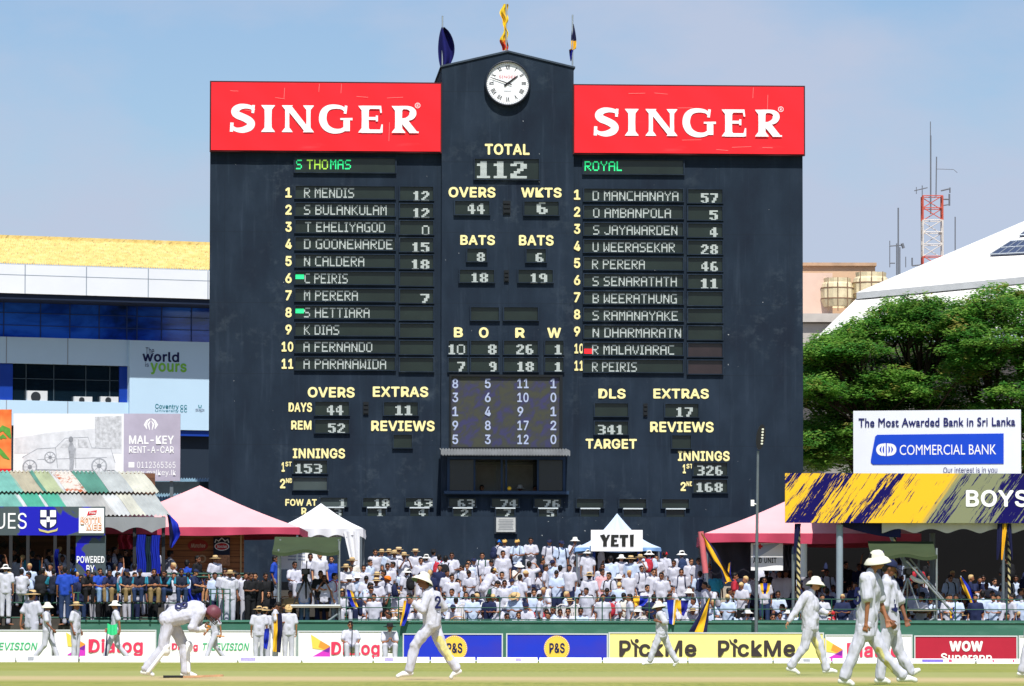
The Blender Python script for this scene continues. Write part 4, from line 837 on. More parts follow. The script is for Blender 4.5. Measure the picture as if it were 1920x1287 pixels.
def ps(label, x0, x1, cx):
    t, w, h, R_, P_ = board(label, x0, 1188, x1, YB, M_pblue); c = P_([(cx, 1216)])[0]; r0 = 24 / 64.4
    q = MB(); q.prism(disc_pts(c[0], c[1], r0, r0, 40), -.012, -.004, 0); q.prism(disc_pts(c[0], c[1], r0 * .88, r0 * .88, 40), -.016, -.012, 1)
    for k in range(40): q.prism(disc_pts(c[0] + r0 * .94 * math.cos(k * .157), c[1] + r0 * .94 * math.sin(k * .157), .012, .012, 6), -.02, -.012, 2)
    q.build('round_logo', [mat('logo_ring', 'e8b93a', .6), mat('logo_disc_yellow', 'f2c84e', .6), M_white], t); bw(t, R_, 'P&S', (cx - 14, 1206, cx + 15, 1225), M_nvt, .03, y=-.02)
ps('blue board with a round yellow badge partly hidden by the striding fielder', 755, 943, 852); ps('blue board with an unobstructed round yellow badge', 949, 1140, 1044)
t, w, h, R_, P_ = board('long pale yellow board with the same dark word twice', 1141, 1186, 1545, YB, M_yel)
for x in (1161, 1346):
    bw(t, R_, 'P', (x, 1201, x + 22, 1232), M_dkt, .028); bw(t, R_, 'ckMe', (x + 37, 1201, x + 145, 1232), M_dkt, .028)
    q = MB(); add_stroke(q, P_([(x + 31, 1209), (x + 31, 1232)]), .085, -.012); add_stroke(q, P_([(x + 22, 1199), (x + 25, 1206), (x + 31, 1210), (x + 40, 1217)]), [.03, .06, .07, .03], -.014); c = P_([(x + 33, 1202)])[0]; q.prism(disc_pts(c[0], c[1], .06, .06, 14), -.014, -.006); q.build('lettering', M_dkt, t)
t, w, h, R_, P_ = board('white board with crimson lettering between the yellow and crimson boards', 1547, 1190, 1711, YB + 2, M_white); logo(t, P_, 1544, 1196, 1.0); bw(t, R_, 'Dialog', (1588, 1205, 1688, 1240), M_pinkt, .03)
t, w, h, R_, P_ = board('crimson board with white lettering near the photo edge', 1714, 1192, 1908, YB + 2, M_crim); bw(t, R_, 'WOW', (1780, 1202, 1843, 1222), M_white, .06); bw(t, R_, 'Superapp', (1764, 1225, 1860, 1244), M_white, .03)
board('blank white board cut off by the photo edge', 1910, 1192, 2060, YB + 2, M_white)
# foam boundary cushions
M_foam = mat('white_foam_cover', 'e6e6e8', .7, .04, 2)
CYD = 144.3; F = FR(CYD)
def cushion(label, x0, x1, dy, mark=None):
    a, b_ = F.uv(x0, 1235)[0], F.uv(x1, 1235)[0]; zt = F.uv(960, 1232.0 + dy * .6)[1]; L_ = b_ - a
    t = thing('boundary_cushion', label, 'boundary cushion', (a, CYD, 0), 0, 'white foam cushions on the boundary')
    MB().add([(.02, 0, 0), (.02, .12, zt), (.02, .5, 0), (L_ - .02, 0, 0), (L_ - .02, .12, zt), (L_ - .02, .5, 0)], [(0, 3, 4, 1), (1, 4, 5, 2), (2, 5, 3, 0), (0, 1, 2), (3, 5, 4)]).build('foam_wedge', M_foam, t)
    for mx0, mx1, mm in mark or []:
        xa, xb = F.uv(mx0, 1235)[0] - a, F.uv(mx1, 1235)[0] - a; fy = lambda z: .12 * z / zt - .006
        MB().add([(xa, fy(.04), .04), (xb, fy(.04), .04), (xb, fy(zt * .85), zt * .85), (xa, fy(zt * .85), zt * .85)], [(0, 1, 2, 3)]).build('printed_mark', mm, t)
M_lav = mat('lavender_mark', '9a8fd0', .7, .2, 20); M_gm = mat('grey_mark', '8c8f94', .7, .2, 20); M_pm = mat('faint_pink_mark', 'e3c3cc', .7, .2, 20); M_vm = mat('violet_mark', '6a5ac0', .7, .3, 20)
cush = [(-90, 30, 'at the photo edge under the green lettering', None), (31, 148, 'under the boy in the wide white hat', [(52, 64, M_gm)]), (149, 300, 'under the crimson lettering nearest the photo edge', None), (301, 446, 'behind the bending batsman', None), (447, 566, 'under the trio sharing the gold and navy flag', [(436, 472, M_lav)][:0] + [(452, 480, M_lav)]),
        (567, 700, 'under the seated boy holding a stick', None), (701, 807, 'under the seated boy in the black hat', [(722, 738, M_lav)]), (808, 893, 'behind the striding fielder', None), (894, 1010, 'with a lavender mark between the blue boards', [(968, 978, M_lav)]), (1011, 1130, 'under the unobstructed round badge', None), (1131, 1290, 'behind the small fielder', None),
        (1291, 1450, 'with a faint pink print under the yellow board', [(1303, 1345, M_pm)]), (1451, 1560, 'with a grey print behind the round-hatted fielder', [(1507, 1520, M_gm)]), (1561, 1700, 'behind the two large fielders', [(1575, 1580, M_pm)]), (1701, 1830, 'with a violet print under the crimson board', [(1730, 1770, M_vm), (1780, 1786, M_pinkt)]), (1831, 2040, 'at the photo edge with tiny red marks', [(1862, 1865, M_pinkt), (1900, 1903, M_pinkt)])]
for k, (a_, b_, lab, mk) in enumerate(cush): cushion('white foam boundary wedge ' + lab, a_, b_, -1 + k * .32, mk)

# ---------------------------------------------------------------- gazebos
def gazebo(name, label, px, Y, half, z_e, z_a, vh, m_roof, m_val, legs=None, gz=0.0, sag=.12, drape=None, scal=0):
    c = at(px, 1203, Y); t = thing(name, label, 'gazebo', (c.x, Y, gz), 0, None); e, a = z_e - gz, z_a - gz
    q = MB(); N = 14
    for s_ in range(4):
        ang = s_ * math.pi / 2; ca, sa = round(math.cos(ang)), round(math.sin(ang))
        def fn(u, v):
            x, y = (u * 2 - 1) * half * (1 - v), -half * (1 - v); zz = e + (a - e) * v - sag * math.sin(math.pi * v) * (1 + .4 * math.cos((u * 2 - 1) * math.pi)) ; zz += .018 * math.sin(u * 26 + s_) * (1 - v) * v * 3
            return (x * ca - y * sa, x * sa + y * ca, zz)
        q.grid(fn, N * 2, N)
    can = q.build('canopy', m_roof, t)
    for s_ in range(4):
        ang = s_ * math.pi / 2; ca, sa = round(math.cos(ang)), round(math.sin(ang)); vq = MB()
        def vn(u, v):
            x, y = (u * 2 - 1) * half * 1.004, -half * 1.004 - .03 * math.sin(u * 31) * (1 - v); lift = (.09 * abs(math.sin(u * math.pi * scal)) if scal else .03 * math.sin(u * 9 + s_)) * (1 - v)
            return (x * ca - y * sa, x * sa + y * ca, e - vh * (1 - v) + lift)
        vq.grid(vn, 48, 3); vq.build('valance', m_val, can)
    for sx_ in (-1, 1):
        for sy_ in (-1, 1):
            x, y = sx_ * (half - .06), sy_ * (half - .06); MB().box(x - .03, x + .03, y - .03, y + .03, -.1, e - .02).build('leg', M_post, t)
    if drape:
        for sx_ in drape:
            dq = MB(); x = sx_ * (half - .1)
            dq.grid(lambda u, v: (x - sx_ * (.45 * u * v + .08 * u), -half - .03 + .05 * math.sin(u * 16), e - .1 - (e - .9) * (1 - v)), 10, 8); dq.build('leg_drape', m_val if drape != (1,) else m_roof, t)
    return t
M_pkroof = mat('faded_pink_canopy', 'e8a9ad', .7, .06, .8); M_pkval = mat('deep_pink_valance', 'b8405a', .7, .12, 1.5); M_gzw = mat('white_canopy', 'dcdde0', .65, .04, 1); M_gzb = mat('pale_blue_canopy', 'b9cbe2', .65, .05, 1); M_gzbv = mat('blue_white_valance', '7aa0d0', .65, .1, 2)
zz = lambda py, Y: CAMH + (1203 - py) * Y / FPX
gazebo('gazebo', 'large faded pink gazebo behind the wood clad kiosk', 373, 161.5, 3.28, zz(990, 158.2), zz(912, 161.5) + .0, .24, M_pkroof, M_pkval, gz=1.0)
gazebo('gazebo', 'plain white gazebo tucked behind the pink gazebo corner', 601, 168, 1.42, zz(992, 166.6), zz(945, 168), .3, M_gzw, M_gzw, gz=1.4, scal=5, drape=(1,))
gazebo('gazebo', 'pale blue peaked gazebo behind the YETI sign', 1157, 171.5, 1.42, zz(1027, 170), zz(963, 171.5), .14, M_gzb, M_gzbv, gz=2.0, sag=.35)
gazebo('gazebo', 'large faded pink gazebo with a sagging valance beside the painted stand sign', 1513, 163, 3.36, zz(1000, 159.6), zz(921, 163), .3, M_pkroof, M_pkval, gz=1.0)
# YETI sign
M_str = mat('near_black_letters', '22231f', .6)
t, w, h, R_, P_ = hoarding('sign', 'white sign with thick black hand-cut YETI letters hung on the blue gazebo', 'sign', 1157, 169.9, 0, (1108, 994, 1205, 1034), M_white, thick=.04, legs=False)
q = MB()
def bp(*pts): q.prism(P_(pts), -.02, -.003)
bp((1125, 1004), (1133, 1002), (1136.5, 1009), (1139, 1003), (1144, 1003), (1138, 1015), (1138, 1025), (1130.5, 1025), (1131, 1015))
bp((1146, 1003), (1160, 1003), (1160, 1008), (1152, 1008), (1152, 1012), (1157, 1012), (1157, 1016), (1152, 1016), (1152, 1021), (1160, 1020), (1160, 1025), (1145, 1025))
bp((1162, 1003), (1178, 1003), (1178, 1008), (1173, 1008), (1173, 1025), (1166, 1025), (1166, 1008), (1162, 1009)); bp((1181, 1003), (1188.5, 1002.5), (1188, 1025), (1181.5, 1025)); q.build('lettering', M_str, t)
t = thing('counter', 'blue bordered stall counter under the YETI sign', 'stall', at(1157, 1203, 170.3) * 1, 0); t.location.z = 2.0; F = FR(170.3)
a = F.rect(1112, 1030, 1240, 1098); o = t.location; q = MB(); 
for xa, xb in ((1112, 1117), (1196, 1201), (1234, 1240)): r_ = F.rect(xa, 1030, xb, 1100); q.box(r_[0] - o.x, r_[1] - o.x, 0, .06, -.1, zz(1030, 170.3) - 2)
r_ = F.rect(1112, 1027, 1240, 1031); q.box(r_[0] - o.x, r_[1] - o.x, 0, .06, r_[2] - 2, r_[3] - 2); q.build('frame', mat('stall_blue', '1c3f9a', .6), t)
r_ = F.rect(1118, 1031, 1234, 1098); MB().box(r_[0] - o.x, r_[1] - o.x, 1.6, 1.65, 0, r_[3] - 2).build('back_cloth', mat('stall_dark_back', '20242c', .8), t)

# ---------------------------------------------------------------- left tin shed stand
def tin(nm, h, v=.22): return mat(nm, h, .6, v, 1.6, metal=.0, spec=.3, stretch=(1, .3, 1), detail=8)
TIN = {'teal': tin('teal_tin', '69a094'), 'beige': tin('beige_tin', 'a09a84'), 'pale': tin('pale_green_tin', 'a0aa86'), 'green': tin('sea_green_tin', '4f8272'), 'zinc': tin('zinc_tin', 'a3a8a6'), 'cream': tin('cream_tin', 'b9b9ab'), 'white': tin('white_tin', 'b9bcbb'), 'mint': tin('bright_mint_tin', '46977f'), 'grey': tin('grey_tin', '9c9c98')}
TIN['rust'] = node_mat('rusted_white_tin', lambda n, l: mixc(n, l, ramp(n, l, noise_out(n, l, 2.6, (1, 1, .8), detail=8), [(.5, (0, 0, 0)), (.6, (1, 1, 1))]), 'c4beb4', 'a85a34'), .7)
SYAW = R(8); SF = Frame(313, 155.5, SYAW); S = thing('tin_roof_stand', 'open spectator stand with a patchwork tin roof of green, beige and white sheets', 'stand', SF.o, SYAW)
e1 = SF.uv(314, 967)[1]; e0 = SF.uv(314, 926, 2.6)[1]; er = SF.uv(290, 885, 5.4)[1]
def xat(px, py, off): return SF.uv(px, py, off)[0]
def sheet(x0p, x1p, row, m):
    if row: o0, o1, z0_, z1_, ya, yb_ = 0.0, 2.75, e1, e0, 967, 926
    else: o0, o1, z0_, z1_, ya, yb_ = 2.55, 5.4, e0 + .03, er, 927, 885
    sk = -.12
    xa0, xb0 = xat(x0p, (ya + yb_) / 2, (o0 + o1) / 2), xat(x1p, (ya + yb_) / 2, (o0 + o1) / 2)
    dz = (0.012 if int(x0p) % 2 else 0.0); q = MB(); nn = max(8, int((xb0 - xa0) / .02))
    def fn(u, v):
        x = xa0 + (xb0 - xa0 + .04) * u + sk * ((v - .5) * (o1 - o0)); y = o0 + (o1 - o0) * v; z = z0_ + (z1_ - z0_) * v + .028 * math.sin(x * 2 * math.pi / .13) + dz
        return (x, y, z)
    q.grid(fn, nn, 2); q.build('roof_sheet', TIN[m], S)
for row, cuts in ((0, [(-190, 'teal'), (-120, 'zinc'), (-60, 'teal'), (28, 'beige'), (67, 'green'), (72, 'pale'), (104, 'white'), (110, 'rust'), (146, 'green'), (191, 'zinc'), (234, 'cream'), (281, None)]),
                  (1, [(-190, 'zinc'), (-110, 'teal'), (38, 'white'), (47, 'mint'), (80, 'white'), (87, 'mint'), (119, 'zinc'), (160, 'grey'), (202, 'white'), (231, 'cream'), (256, 'zinc'), (303, None)])):
    for (a_, m_), (b_, _) in zip(cuts, cuts[1:]): sheet(a_, b_, row, m_)
xs0, xs1 = xat(-190, 967, 0), xat(313, 967, 0)
q = MB(); q.box(xs0, xs1, 5.2, 5.32, -.2, er - .05); q.build('back_wall', node_mat('brown_plank_wall', lambda n, l: ramp(n, l, noise_out(n, l, 2.0, (.15, 1, 6), detail=4), [(.3, '4a3428'), (.7, '7a5640')]), .85), S)
q = MB(); q.box(xs0 - .0, xs0 + .08, 0, 5.2, -.2, e1 - .05); q.build('end_wall', mat('stand_end_wall', '4c4440', .9), S)
for px in (20, 52, 103, 128, 252, 306): x = xat(px, 1050, .4); MB().box(x - .05, x + .05, .35, .45, -.2, e1 - .02).build('post', mat('dark_stand_post', '2a2c30', .6), S)
q = MB(); vx0, vx1 = xat(190, 980, -.05), xat(311, 980, -.05); vz = SF.uv(250, 999, -.05)[1]
q.grid(lambda u, v: (vx0 + (vx1 - vx0) * u, -.06 + .04 * math.sin(u * 14), (e1 - .05) * v + (1 - v) * (vz + .16 * abs(math.sin(u * math.pi * 2.2 + .9)))), 60, 4); q.build('valance', mat('grey_canvas_valance', '8f9294', .8, .08, 1.5), S)
# terraced floor of the stand and its walkway (setting)
q = MB()
for k in range(6): q.box(-26, -5.02, 152.6 + k * 1.5, 170, -.3 if k == 0 else 1.05 + (k - 1) * .28, 1.05 + k * .28)
q.build('stand_floor', mat('shade_darkened_concrete', '4a4742', .9, .25, 1.2), kind='structure')  # concrete coloured dark to stand for shadow under the perched legs
M_bluecloth = M_royal
def drape(name, label, px0, px1, py0, py1, Y, m, cat='cloth', sway=.06, mats=None, group=None):
    F = FR(Y); a = F.rect(px0, py0, px1, py1); o = Vector((a[0], Y, a[2])); w, h = a[1] - a[0], a[3] - a[2]
    q = MB(); q.grid(lambda u, v: (w * u + .02 * math.sin(v * 7), sway * math.sin(u * 15 + v * 2), h * v), 24, 10); ob = q.build(name, m, None, loc=o); ob['label'] = label; ob['category'] = cat
    if group: ob['group'] = group
    return ob
drape('hanging_cloth', 'long royal blue cloth hung on the shed post nearer the POWERED sign', 257, 274, 1003, 1074, 154.2, M_royal); drape('hanging_cloth', 'royal blue cloth at the corner post of the tin roof stand', 284, 301, 1004, 1076, 154.2, M_royal)
drape('hanging_cloth', 'dark green and navy cloth between the two royal blue cloths', 274, 284, 1006, 1074, 154.25, mat('dark_teal_cloth', '173240', .8, .2, 4))
drape('hanging_cloth', 'red cloth swagged under the grey scalloped valance', 222, 252, 1003, 1030, 157, mat('red_cloth', 'a8283c', .8, .15, 4), sway=.12)
drape('hanging_cloth', 'blue cloth draped over the rail in the middle of the blue shirted row', 352, 380, 1104, 1130, 152.2, M_royal)
drape('hanging_cloth', 'blue cloth strip hanging from a post under the sponsor sign', 103, 111, 1030, 1075, 154.6, M_royal)
# sponsor sign, pillar sign
def splash(base, ink, sc_=.5, lo=.5):
    def fn(n, l): return mixc(n, l, ramp(n, l, noise_out(n, l, sc_, (1, 1, 1.4), detail=6, rough=.55, dist=.8), [(lo, (0, 0, 0)), (lo + .02, (1, 1, 1))]), base, ink)
    return fn
M_splash = node_mat('slate_blue_splash_print', splash('465256', '1414b0', .46, .545), .55)
t, w, h, R_, P_ = hoarding('sign', 'wide slate and blue splash painted sponsor sign with a crest, under the tin roof', 'sign', 0, 153.6, 0, (-150, 950, 197, 1004), M_splash, thick=.08, legs=False)
q = MB(); add_text(q, 'BLUES', R_(-47, 962, 50, 992), -.012, bold=.0); q.build('lettering', M_white, t)
q = MB(); 
def cp4(pts, m): q.prism(P_(pts), -.012 - m * .003, -.003, m)
cp4([(75, 956), (106, 956), (106.5, 981), (102, 988), (90.5, 993), (79, 988), (74.5, 981)], 0)
for pts in ([(76, 957), (87, 957), (87, 970), (76, 970)], [(94, 957), (105, 957), (105, 970), (94, 970)], [(76, 975), (87, 975), (87, 990), (80, 986), (76, 981)], [(94, 975), (105, 975), (105, 981), (101, 986), (94, 990)], [(87.5, 969), (93.5, 969), (93.5, 979), (87.5, 979)]): cp4(pts, 1)
cp4([(72, 991), (77, 993), (90, 996), (104, 993), (109, 990), (107, 996), (90, 1000), (74, 996)], 2); q.build('crest', [M_nvt, M_white, mat('ribbon_gold', 'c9bd7a', .6)], t)
r_ = R_(148, 953, 195, 1000); lp = MB(); lp.box(r_[0], r_[1], -.02, -.003, r_[2], r_[3]); lp = lp.build('logo_panel', M_white, t)
q = MB(); q.prism(P_([(166, 959), (182, 957), (180, 965), (163, 967)]), -.03, -.021, 0)
add_text(q, 'Prima', R_(168, 959, 179, 964), -.034, 1, bold=.02)
M_or3 = mat('logo_orange_edge', 'd98a4a', .6)
for t_, r2 in (('KOTTU', (152, 970, 189, 983)), ('MEE', (162, 983, 190, 994))):
    x0, x1, z0_, z1_ = R_(*r2); add_text(q, t_, (x0 - .015, x1 + .015, z0_ - .02, z1_ + .02), -.026, 2, bold=.11); add_text(q, t_, (x0, x1, z0_, z1_), -.031, 1, bold=.01)
q.build('logo', [mat('logo_red', 'cf2030', .6), M_white, M_or3], lp)
t, w, h, R_, P_ = hoarding('sign', 'tall slate and blue pillar sign reading POWERED BY', 'sign', 170, 153.75, 0, (142, 1004, 198, 1092), node_mat('slate_blue_splash_pillar', splash('465256', '1414b0', .7, .5), .55), thick=.1, legs=False)
q = MB(); add_text(q, 'POWERED', R_(144, 1043, 196, 1056), -.012, bold=.02); add_text(q, 'BY', R_(162, 1060, 177, 1074), -.012, bold=.02); q.build('lettering', M_white, t)
for lab, px, r0 in (('black caged wall fan at the photo edge under the sponsor sign', -2, 15), ('larger black caged fan under the BLUES sign', 37, 21)):
    p = at(px, 1022, 158); t = thing('wall_fan', lab, 'fan', p, 0, 'fans under the tin roof'); r1 = r0 / 60.8; q = MB()
    for rr1 in (1, .85, .7, .55, .4, .25): q.tube([(r1 * rr1 * math.cos(k * .2618), -.1, r1 * rr1 * math.sin(k * .2618)) for k in range(25)], .008, 4)
    for k in range(12): q.tube([(0, -.12, 0), (r1 * math.cos(k * .5236), -.1, r1 * math.sin(k * .5236))], .006, 4)
    q.build('cage', M_black, t); q = MB()
    for k in range(3): add_stroke(q, [(0, 0), (r1 * .5 * math.cos(k * 2.09), r1 * .5 * math.sin(k * 2.09)), (r1 * .85 * math.cos(k * 2.09 + .3), r1 * .85 * math.sin(k * 2.09 + .3))], [.08, r1 * .4, r1 * .5], -.05)
    q.build('blade', mat('fan_blade_grey', '2f3236', .5), t); MB().tube([(0, -.02, 0), (0, .25, 0), (0, 2.1, 0)], .05, 8).build('bracket', M_black, t)
# wood clad kiosk with round red badges
M_wood = node_mat('horizontal_wood_cladding', lambda n, l: mixc(n, l, math_(n, l, 'LESS_THAN', math_(n, l, 'FRACT', math_(n, l, 'MULTIPLY', xyz(n, l)[2], 5.5)), .08), ramp(n, l, noise_out(n, l, 2.5, (.2, 1, 5), detail=5), [(.3, '8a5230'), (.7, 'b9794a')]), '4a2c1a'), .75)
F = FR(159.5); a = F.rect(300, 1003, 458, 1110); o = Vector((a[0], 159.5, a[2])); t = thing('kiosk', 'wood clad kiosk under the pink gazebo with a round red badge on its planks', 'kiosk', o, 0); w, h = a[1] - a[0], a[3] - a[2]
MB().box(0, w, 0, .1, -2, h).build('plank_wall', M_wood, t); r_ = F.rect(451, 1003, 454, 1110); MB().box(r_[0] - o.x, r_[1] - o.x, -.06, -.003, -2, h).build('corner_post', mat('pale_wood', 'c9a878', .8), t)
M_rb = mat('badge_red', 'c8242c', .6); q = MB(); c = F.uv(372, 1023); q.prism(disc_pts(c[0] - o.x, c[1] - o.z, .32, .19, 30), -.02, -.004, 0); add_text(q, 'Munchee', (c[0] - o.x - .22, c[0] - o.x + .22, c[1] - o.z - .07, c[1] - o.z + .06), -.024, 1, bold=.02, shear=.2); q.build('badge', [mat('badge_dull_red', 'a8352c', .7, .1), mat('badge_faded_white', 'd8b9a0', .7)], t)
q = MB(); c = F.uv(380, 1048); add_stroke(q, arc(c[0] - o.x, c[1] - o.z, .1, .1, -150, 150, 14), .05, -.01); q.build('painted_emblem', mat('faded_cream_paint', 'b99a78', .8), t)
t2, w, h, R_, P_ = hoarding('poster', 'navy poster with a red oval badge and white peaks on the kiosk planks', 'poster', 415, 159.3, 0, (400, 1008, 431, 1061), mat('poster_navy', '1a1f36', .6), thick=.03, legs=False)
q = MB(); c = P_([(416, 1025)])[0]; q.prism(disc_pts(c[0], c[1], .23, .13, 28), -.02, -.003, 1); q.prism(disc_pts(c[0], c[1], .2, .105, 28), -.026, -.02, 0); add_text(q, 'Munchee', (c[0] - .15, c[0] + .15, c[1] - .05, c[1] + .05), -.03, 1, bold=.02, shear=.2)
add_stroke(q, P_([(403, 1018), (405, 1012), (410, 1015), (416, 1009), (422, 1015), (427, 1012), (429, 1018)]), .035, -.02, 1)
for pts in ([(400, 1041), (431, 1041), (431, 1061), (400, 1061)],): q.prism(P_(pts), -.008, -.003, 2)
q.build('badge', [M_rb, M_white, mat('poster_food_print', 'b9805a', .6, .5, 12)], t2)

# ---------------------------------------------------------------- right stand
def brush(n, l):
    o = xyz(n, l); big = noise_out(n, l, .62, (.13, 1, 1.5), rot=(0, .95, 0), detail=2, rough=.45)
    streak = noise_out(n, l, 3.6, (.16, 1, 3.4), rot=(0, .95, 0), detail=5, rough=.75); fine = noise_out(n, l, 9.0, (.3, 1, 2.2), rot=(0, .95, 0), detail=3, rough=.7)
    k = math_(n, l, 'ADD', big, math_(n, l, 'ADD', math_(n, l, 'MULTIPLY', math_(n, l, 'SUBTRACT', streak, .5), .75), math_(n, l, 'MULTIPLY', math_(n, l, 'SUBTRACT', fine, .5), .3)))
    ink = ramp(n, l, k, [(.492, (0, 0, 0)), (.502, (1, 1, 1))])
    ol = ramp(n, l, math_(n, l, 'ADD', math_(n, l, 'SUBTRACT', math_(n, l, 'MULTIPLY', o[0], .15), math_(n, l, 'MULTIPLY', o[2], .1)), math_(n, l, 'MULTIPLY', streak, .12)), [(.67, (0, 0, 0)), (.70, (1, 1, 1))])
    return mixc(n, l, ink, mixc(n, l, ol, 'ecbb2c', '84886a'), '120d58')
t, w, h, R_, P_ = hoarding('sign', 'long yellow and olive stand sign with navy brush strokes and BOYS lettering', 'sign', 1700, 153.4, 0, (1472, 888, 2075, 981), node_mat('navy_brush_stroke_print', brush, .7, .12), thick=.1, legs=False)
sgl = MB(); add_text(sgl, 'BOYS', R_(1811, 919, 1928, 951), -.014, bold=.03); sgl.build('lettering', M_white, t)
xr0 = FR(153.6).uv(1560, 960)[0]; xr1 = 20.5; zr_ = FR(153.6).uv(1700, 982)[1]
RS = thing('covered_stand', 'covered stand behind the painted sign with a white scalloped canvas edge', 'stand', (xr0, 153.6, 0), 0); wR = xr1 - xr0
q = MB(); q.grid(lambda u, v: (-.1 + (wR + .1) * u, .25 + 8.6 * v, zr_ + .35 + .9 * math.sin(v * 2.6) + .06 * math.sin(u * 40)), 60, 12); q.build('roof', mat('grey_tarpaulin_roof', '8a8c8a', .8, .1, 1), RS)
vx = FR(153.55).uv(1655, 985)[0] - xr0; z1v = FR(153.55).uv(1800, 985)[1]; z0v = FR(153.55).uv(1800, 1000)[1]
q = MB(); q.grid(lambda u, v: (vx + (wR - vx) * u, .1 + .03 * math.sin(u * 90), (z1v + .3) * v + (1 - v) * (z0v + .13 * abs(math.sin((wR - vx) * u * math.pi / .98)) ** 1.5)), 160, 3); q.build('valance', mat('white_canvas_valance', 'cfcbc4', .8, .06, 1.5), RS)
q = MB(); q.grid(lambda u, v: (xx0 + (xx1 - xx0) * u, .14 + .05 * math.sin(u * 11), (z1v + .2) * v + (1 - v) * (z1v + .1 - (.62 * math.sin(u * 1.55)))), 24, 4) if False else None
dk0, dk1 = FR(153.7).uv(1578, 990)[0] - xr0, FR(153.7).uv(1690, 990)[0] - xr0
q.grid(lambda u, v: (dk0 + (dk1 - dk0) * u, .16 + .05 * math.sin(u * 11), (z1v + .25) - (1 - v) * (.28 + .34 * math.sin(u * 1.57))), 24, 4); q.build('swag', M_navyd, RS)
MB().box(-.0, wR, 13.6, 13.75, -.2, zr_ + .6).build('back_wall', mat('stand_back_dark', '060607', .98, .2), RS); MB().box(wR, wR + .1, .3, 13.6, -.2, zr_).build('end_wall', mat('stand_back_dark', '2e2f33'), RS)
for px in (1757 + 4, 1832): pass
def pole(px, y0, y1, Y, r, m, name='post', parent=None):
    F = FR(Y); p0 = F.uv(px, y1); p1 = F.uv(px, y0); o = parent.location if parent else Vector((0, 0, 0))
    return MB().tube([(p0[0] - o.x, Y - o.y, p0[1] - o.z), (p1[0] - o.x, Y - o.y, p1[1] - o.z)], r, 10).build(name, m, parent)
M_stripe = node_mat('yellow_black_striped_post', lambda n, l: mixc(n, l, math_(n, l, 'LESS_THAN', math_(n, l, 'FRACT', math_(n, l, 'ADD', math_(n, l, 'MULTIPLY', xyz(n, l)[2], 5.0), math_(n, l, 'MULTIPLY', xyz(n, l)[0], 6.0))), .5), 'cfc08a', '1c1c22'), .6)
M_gpost = mat('blue_grey_post', '8d9ba6', .5, .1, 2)
pole(1575, 984, 1172, 153.75, .105, M_gpost, 'post', RS); pole(1749, 1000, 1170, 155, .09, mat('dull_grey_post', '5c6268', .6), 'post', RS); pole(1679, 992, 1165, 154.2, .045, M_stripe, 'striped_post', RS); pole(1882, 985, 1168, 153.75, .05, M_post, 'post', RS); pole(1893, 985, 1168, 153.8, .045, M_stripe, 'striped_post', RS)
pole(1498, 985, 1168, 153.8, .06, M_stripe, 'striped_post', RS); pole(1488, 1040, 1168, 153.7, .05, M_post, 'post', RS); pole(1508, 1020, 1082, 154.6, .1, mat('white_roll', 'd4d4d6', .6), 'rolled_banner', RS)
q = MB(); F = FR(154.4); p0, p1 = F.uv(1664, 990), F.uv(1704, 1068); o = RS.location; q.tube([(p0[0] - o.x, .8, p0[1]), (p1[0] - o.x, .8, p1[1])], .07, 8); q.build('brace', M_gpost, RS)
for lab, x0, x1, m_ in (('navy cloth tail wrapped on the striped post by the pink gazebo', 1491, 1503, M_navyd), ('navy and gold pennant cloth at the pillar under BOYS', 1871, 1883, M_navyd), ('gold pennant cloth at the pillar under BOYS', 1881, 1890, M_gold), ('narrow navy pennant cloth beyond the gold one under BOYS', 1888, 1897, M_navyd)):
    F = FR(153.5); a = F.rect(x0, 982, x1, 1038 if x0 < 1800 else 1050); o = Vector((a[0], 153.5, a[2])); w, h = a[1] - a[0], a[3] - a[2]; q = MB()
    q.grid(lambda u, v: (w * (.5 + (u - .5) * (.25 + .75 * v ** .8)) * 1.0 + (.1 * (1 - v) * (-1 if x0 < 1885 else 1)), .03 * math.sin(u * 9), h * v), 8, 10); ob = q.build('pennant_cloth', m_, None, loc=o); ob['label'] = lab; ob['category'] = 'cloth'
# screens under the pink gazebo
drape('curtain', 'dark grey gazebo side curtain behind the navy and gold flag', 1335, 1418, 1018, 1085, 160.4, mat('charcoal_curtain', '2b2a33', .85, .15, 1.5), cat='curtain', sway=.05)
t, w, h, R_, P_ = hoarding('banner', 'white cloth banner with a grey wave, red cross and UNIT lettering under the pink gazebo', 'banner', 1430, 160.1, 0, (1408, 1019, 1468, 1070), M_white, thick=.03, legs=False)
q = MB(); q.prism(P_([(1412, 1022), (1462, 1020), (1440, 1034), (1420, 1046), (1412, 1046)]), -.009, -.003, 0); q.build('grey_wave', mat('banner_grey_wave', 'a9b4c8', .7), t)
q = MB(); c = P_([(1425, 1025)])[0]; q.box(c[0] - .08, c[0] + .08, -.016, -.011, c[1] - .03, c[1] + .03); q.box(c[0] - .03, c[0] + .03, -.018, -.016, c[1] - .08, c[1] + .08); q.build('red_cross', M_rb, t)
bw(t, R_, 'AID UNIT', (1412, 1046, 1456, 1056), M_black, .02)
drape('curtain', 'dark cloth panel between the white banner and striped post', 1469, 1486, 1022, 1070, 160.3, mat('charcoal_curtain', '2b2a33'), cat='curtain')
t, w, h, R_, P_ = hoarding('banner', 'crumpled white banner hanging behind the camera platform under the white gazebo', 'banner', 560, 162, 0, (520, 1033, 612, 1068), M_white, thick=.03, legs=False); q = MB(); 
for k in range(3):
    r_ = R_(540, 1036 + 6 * k, 572, 1039 + 6 * k); q.box(r_[0], r_[1], -.008, -.003, r_[2], r_[3])
q.build('printed_line', mat('faint_grey_print', 'a8b0c2', .7), t)
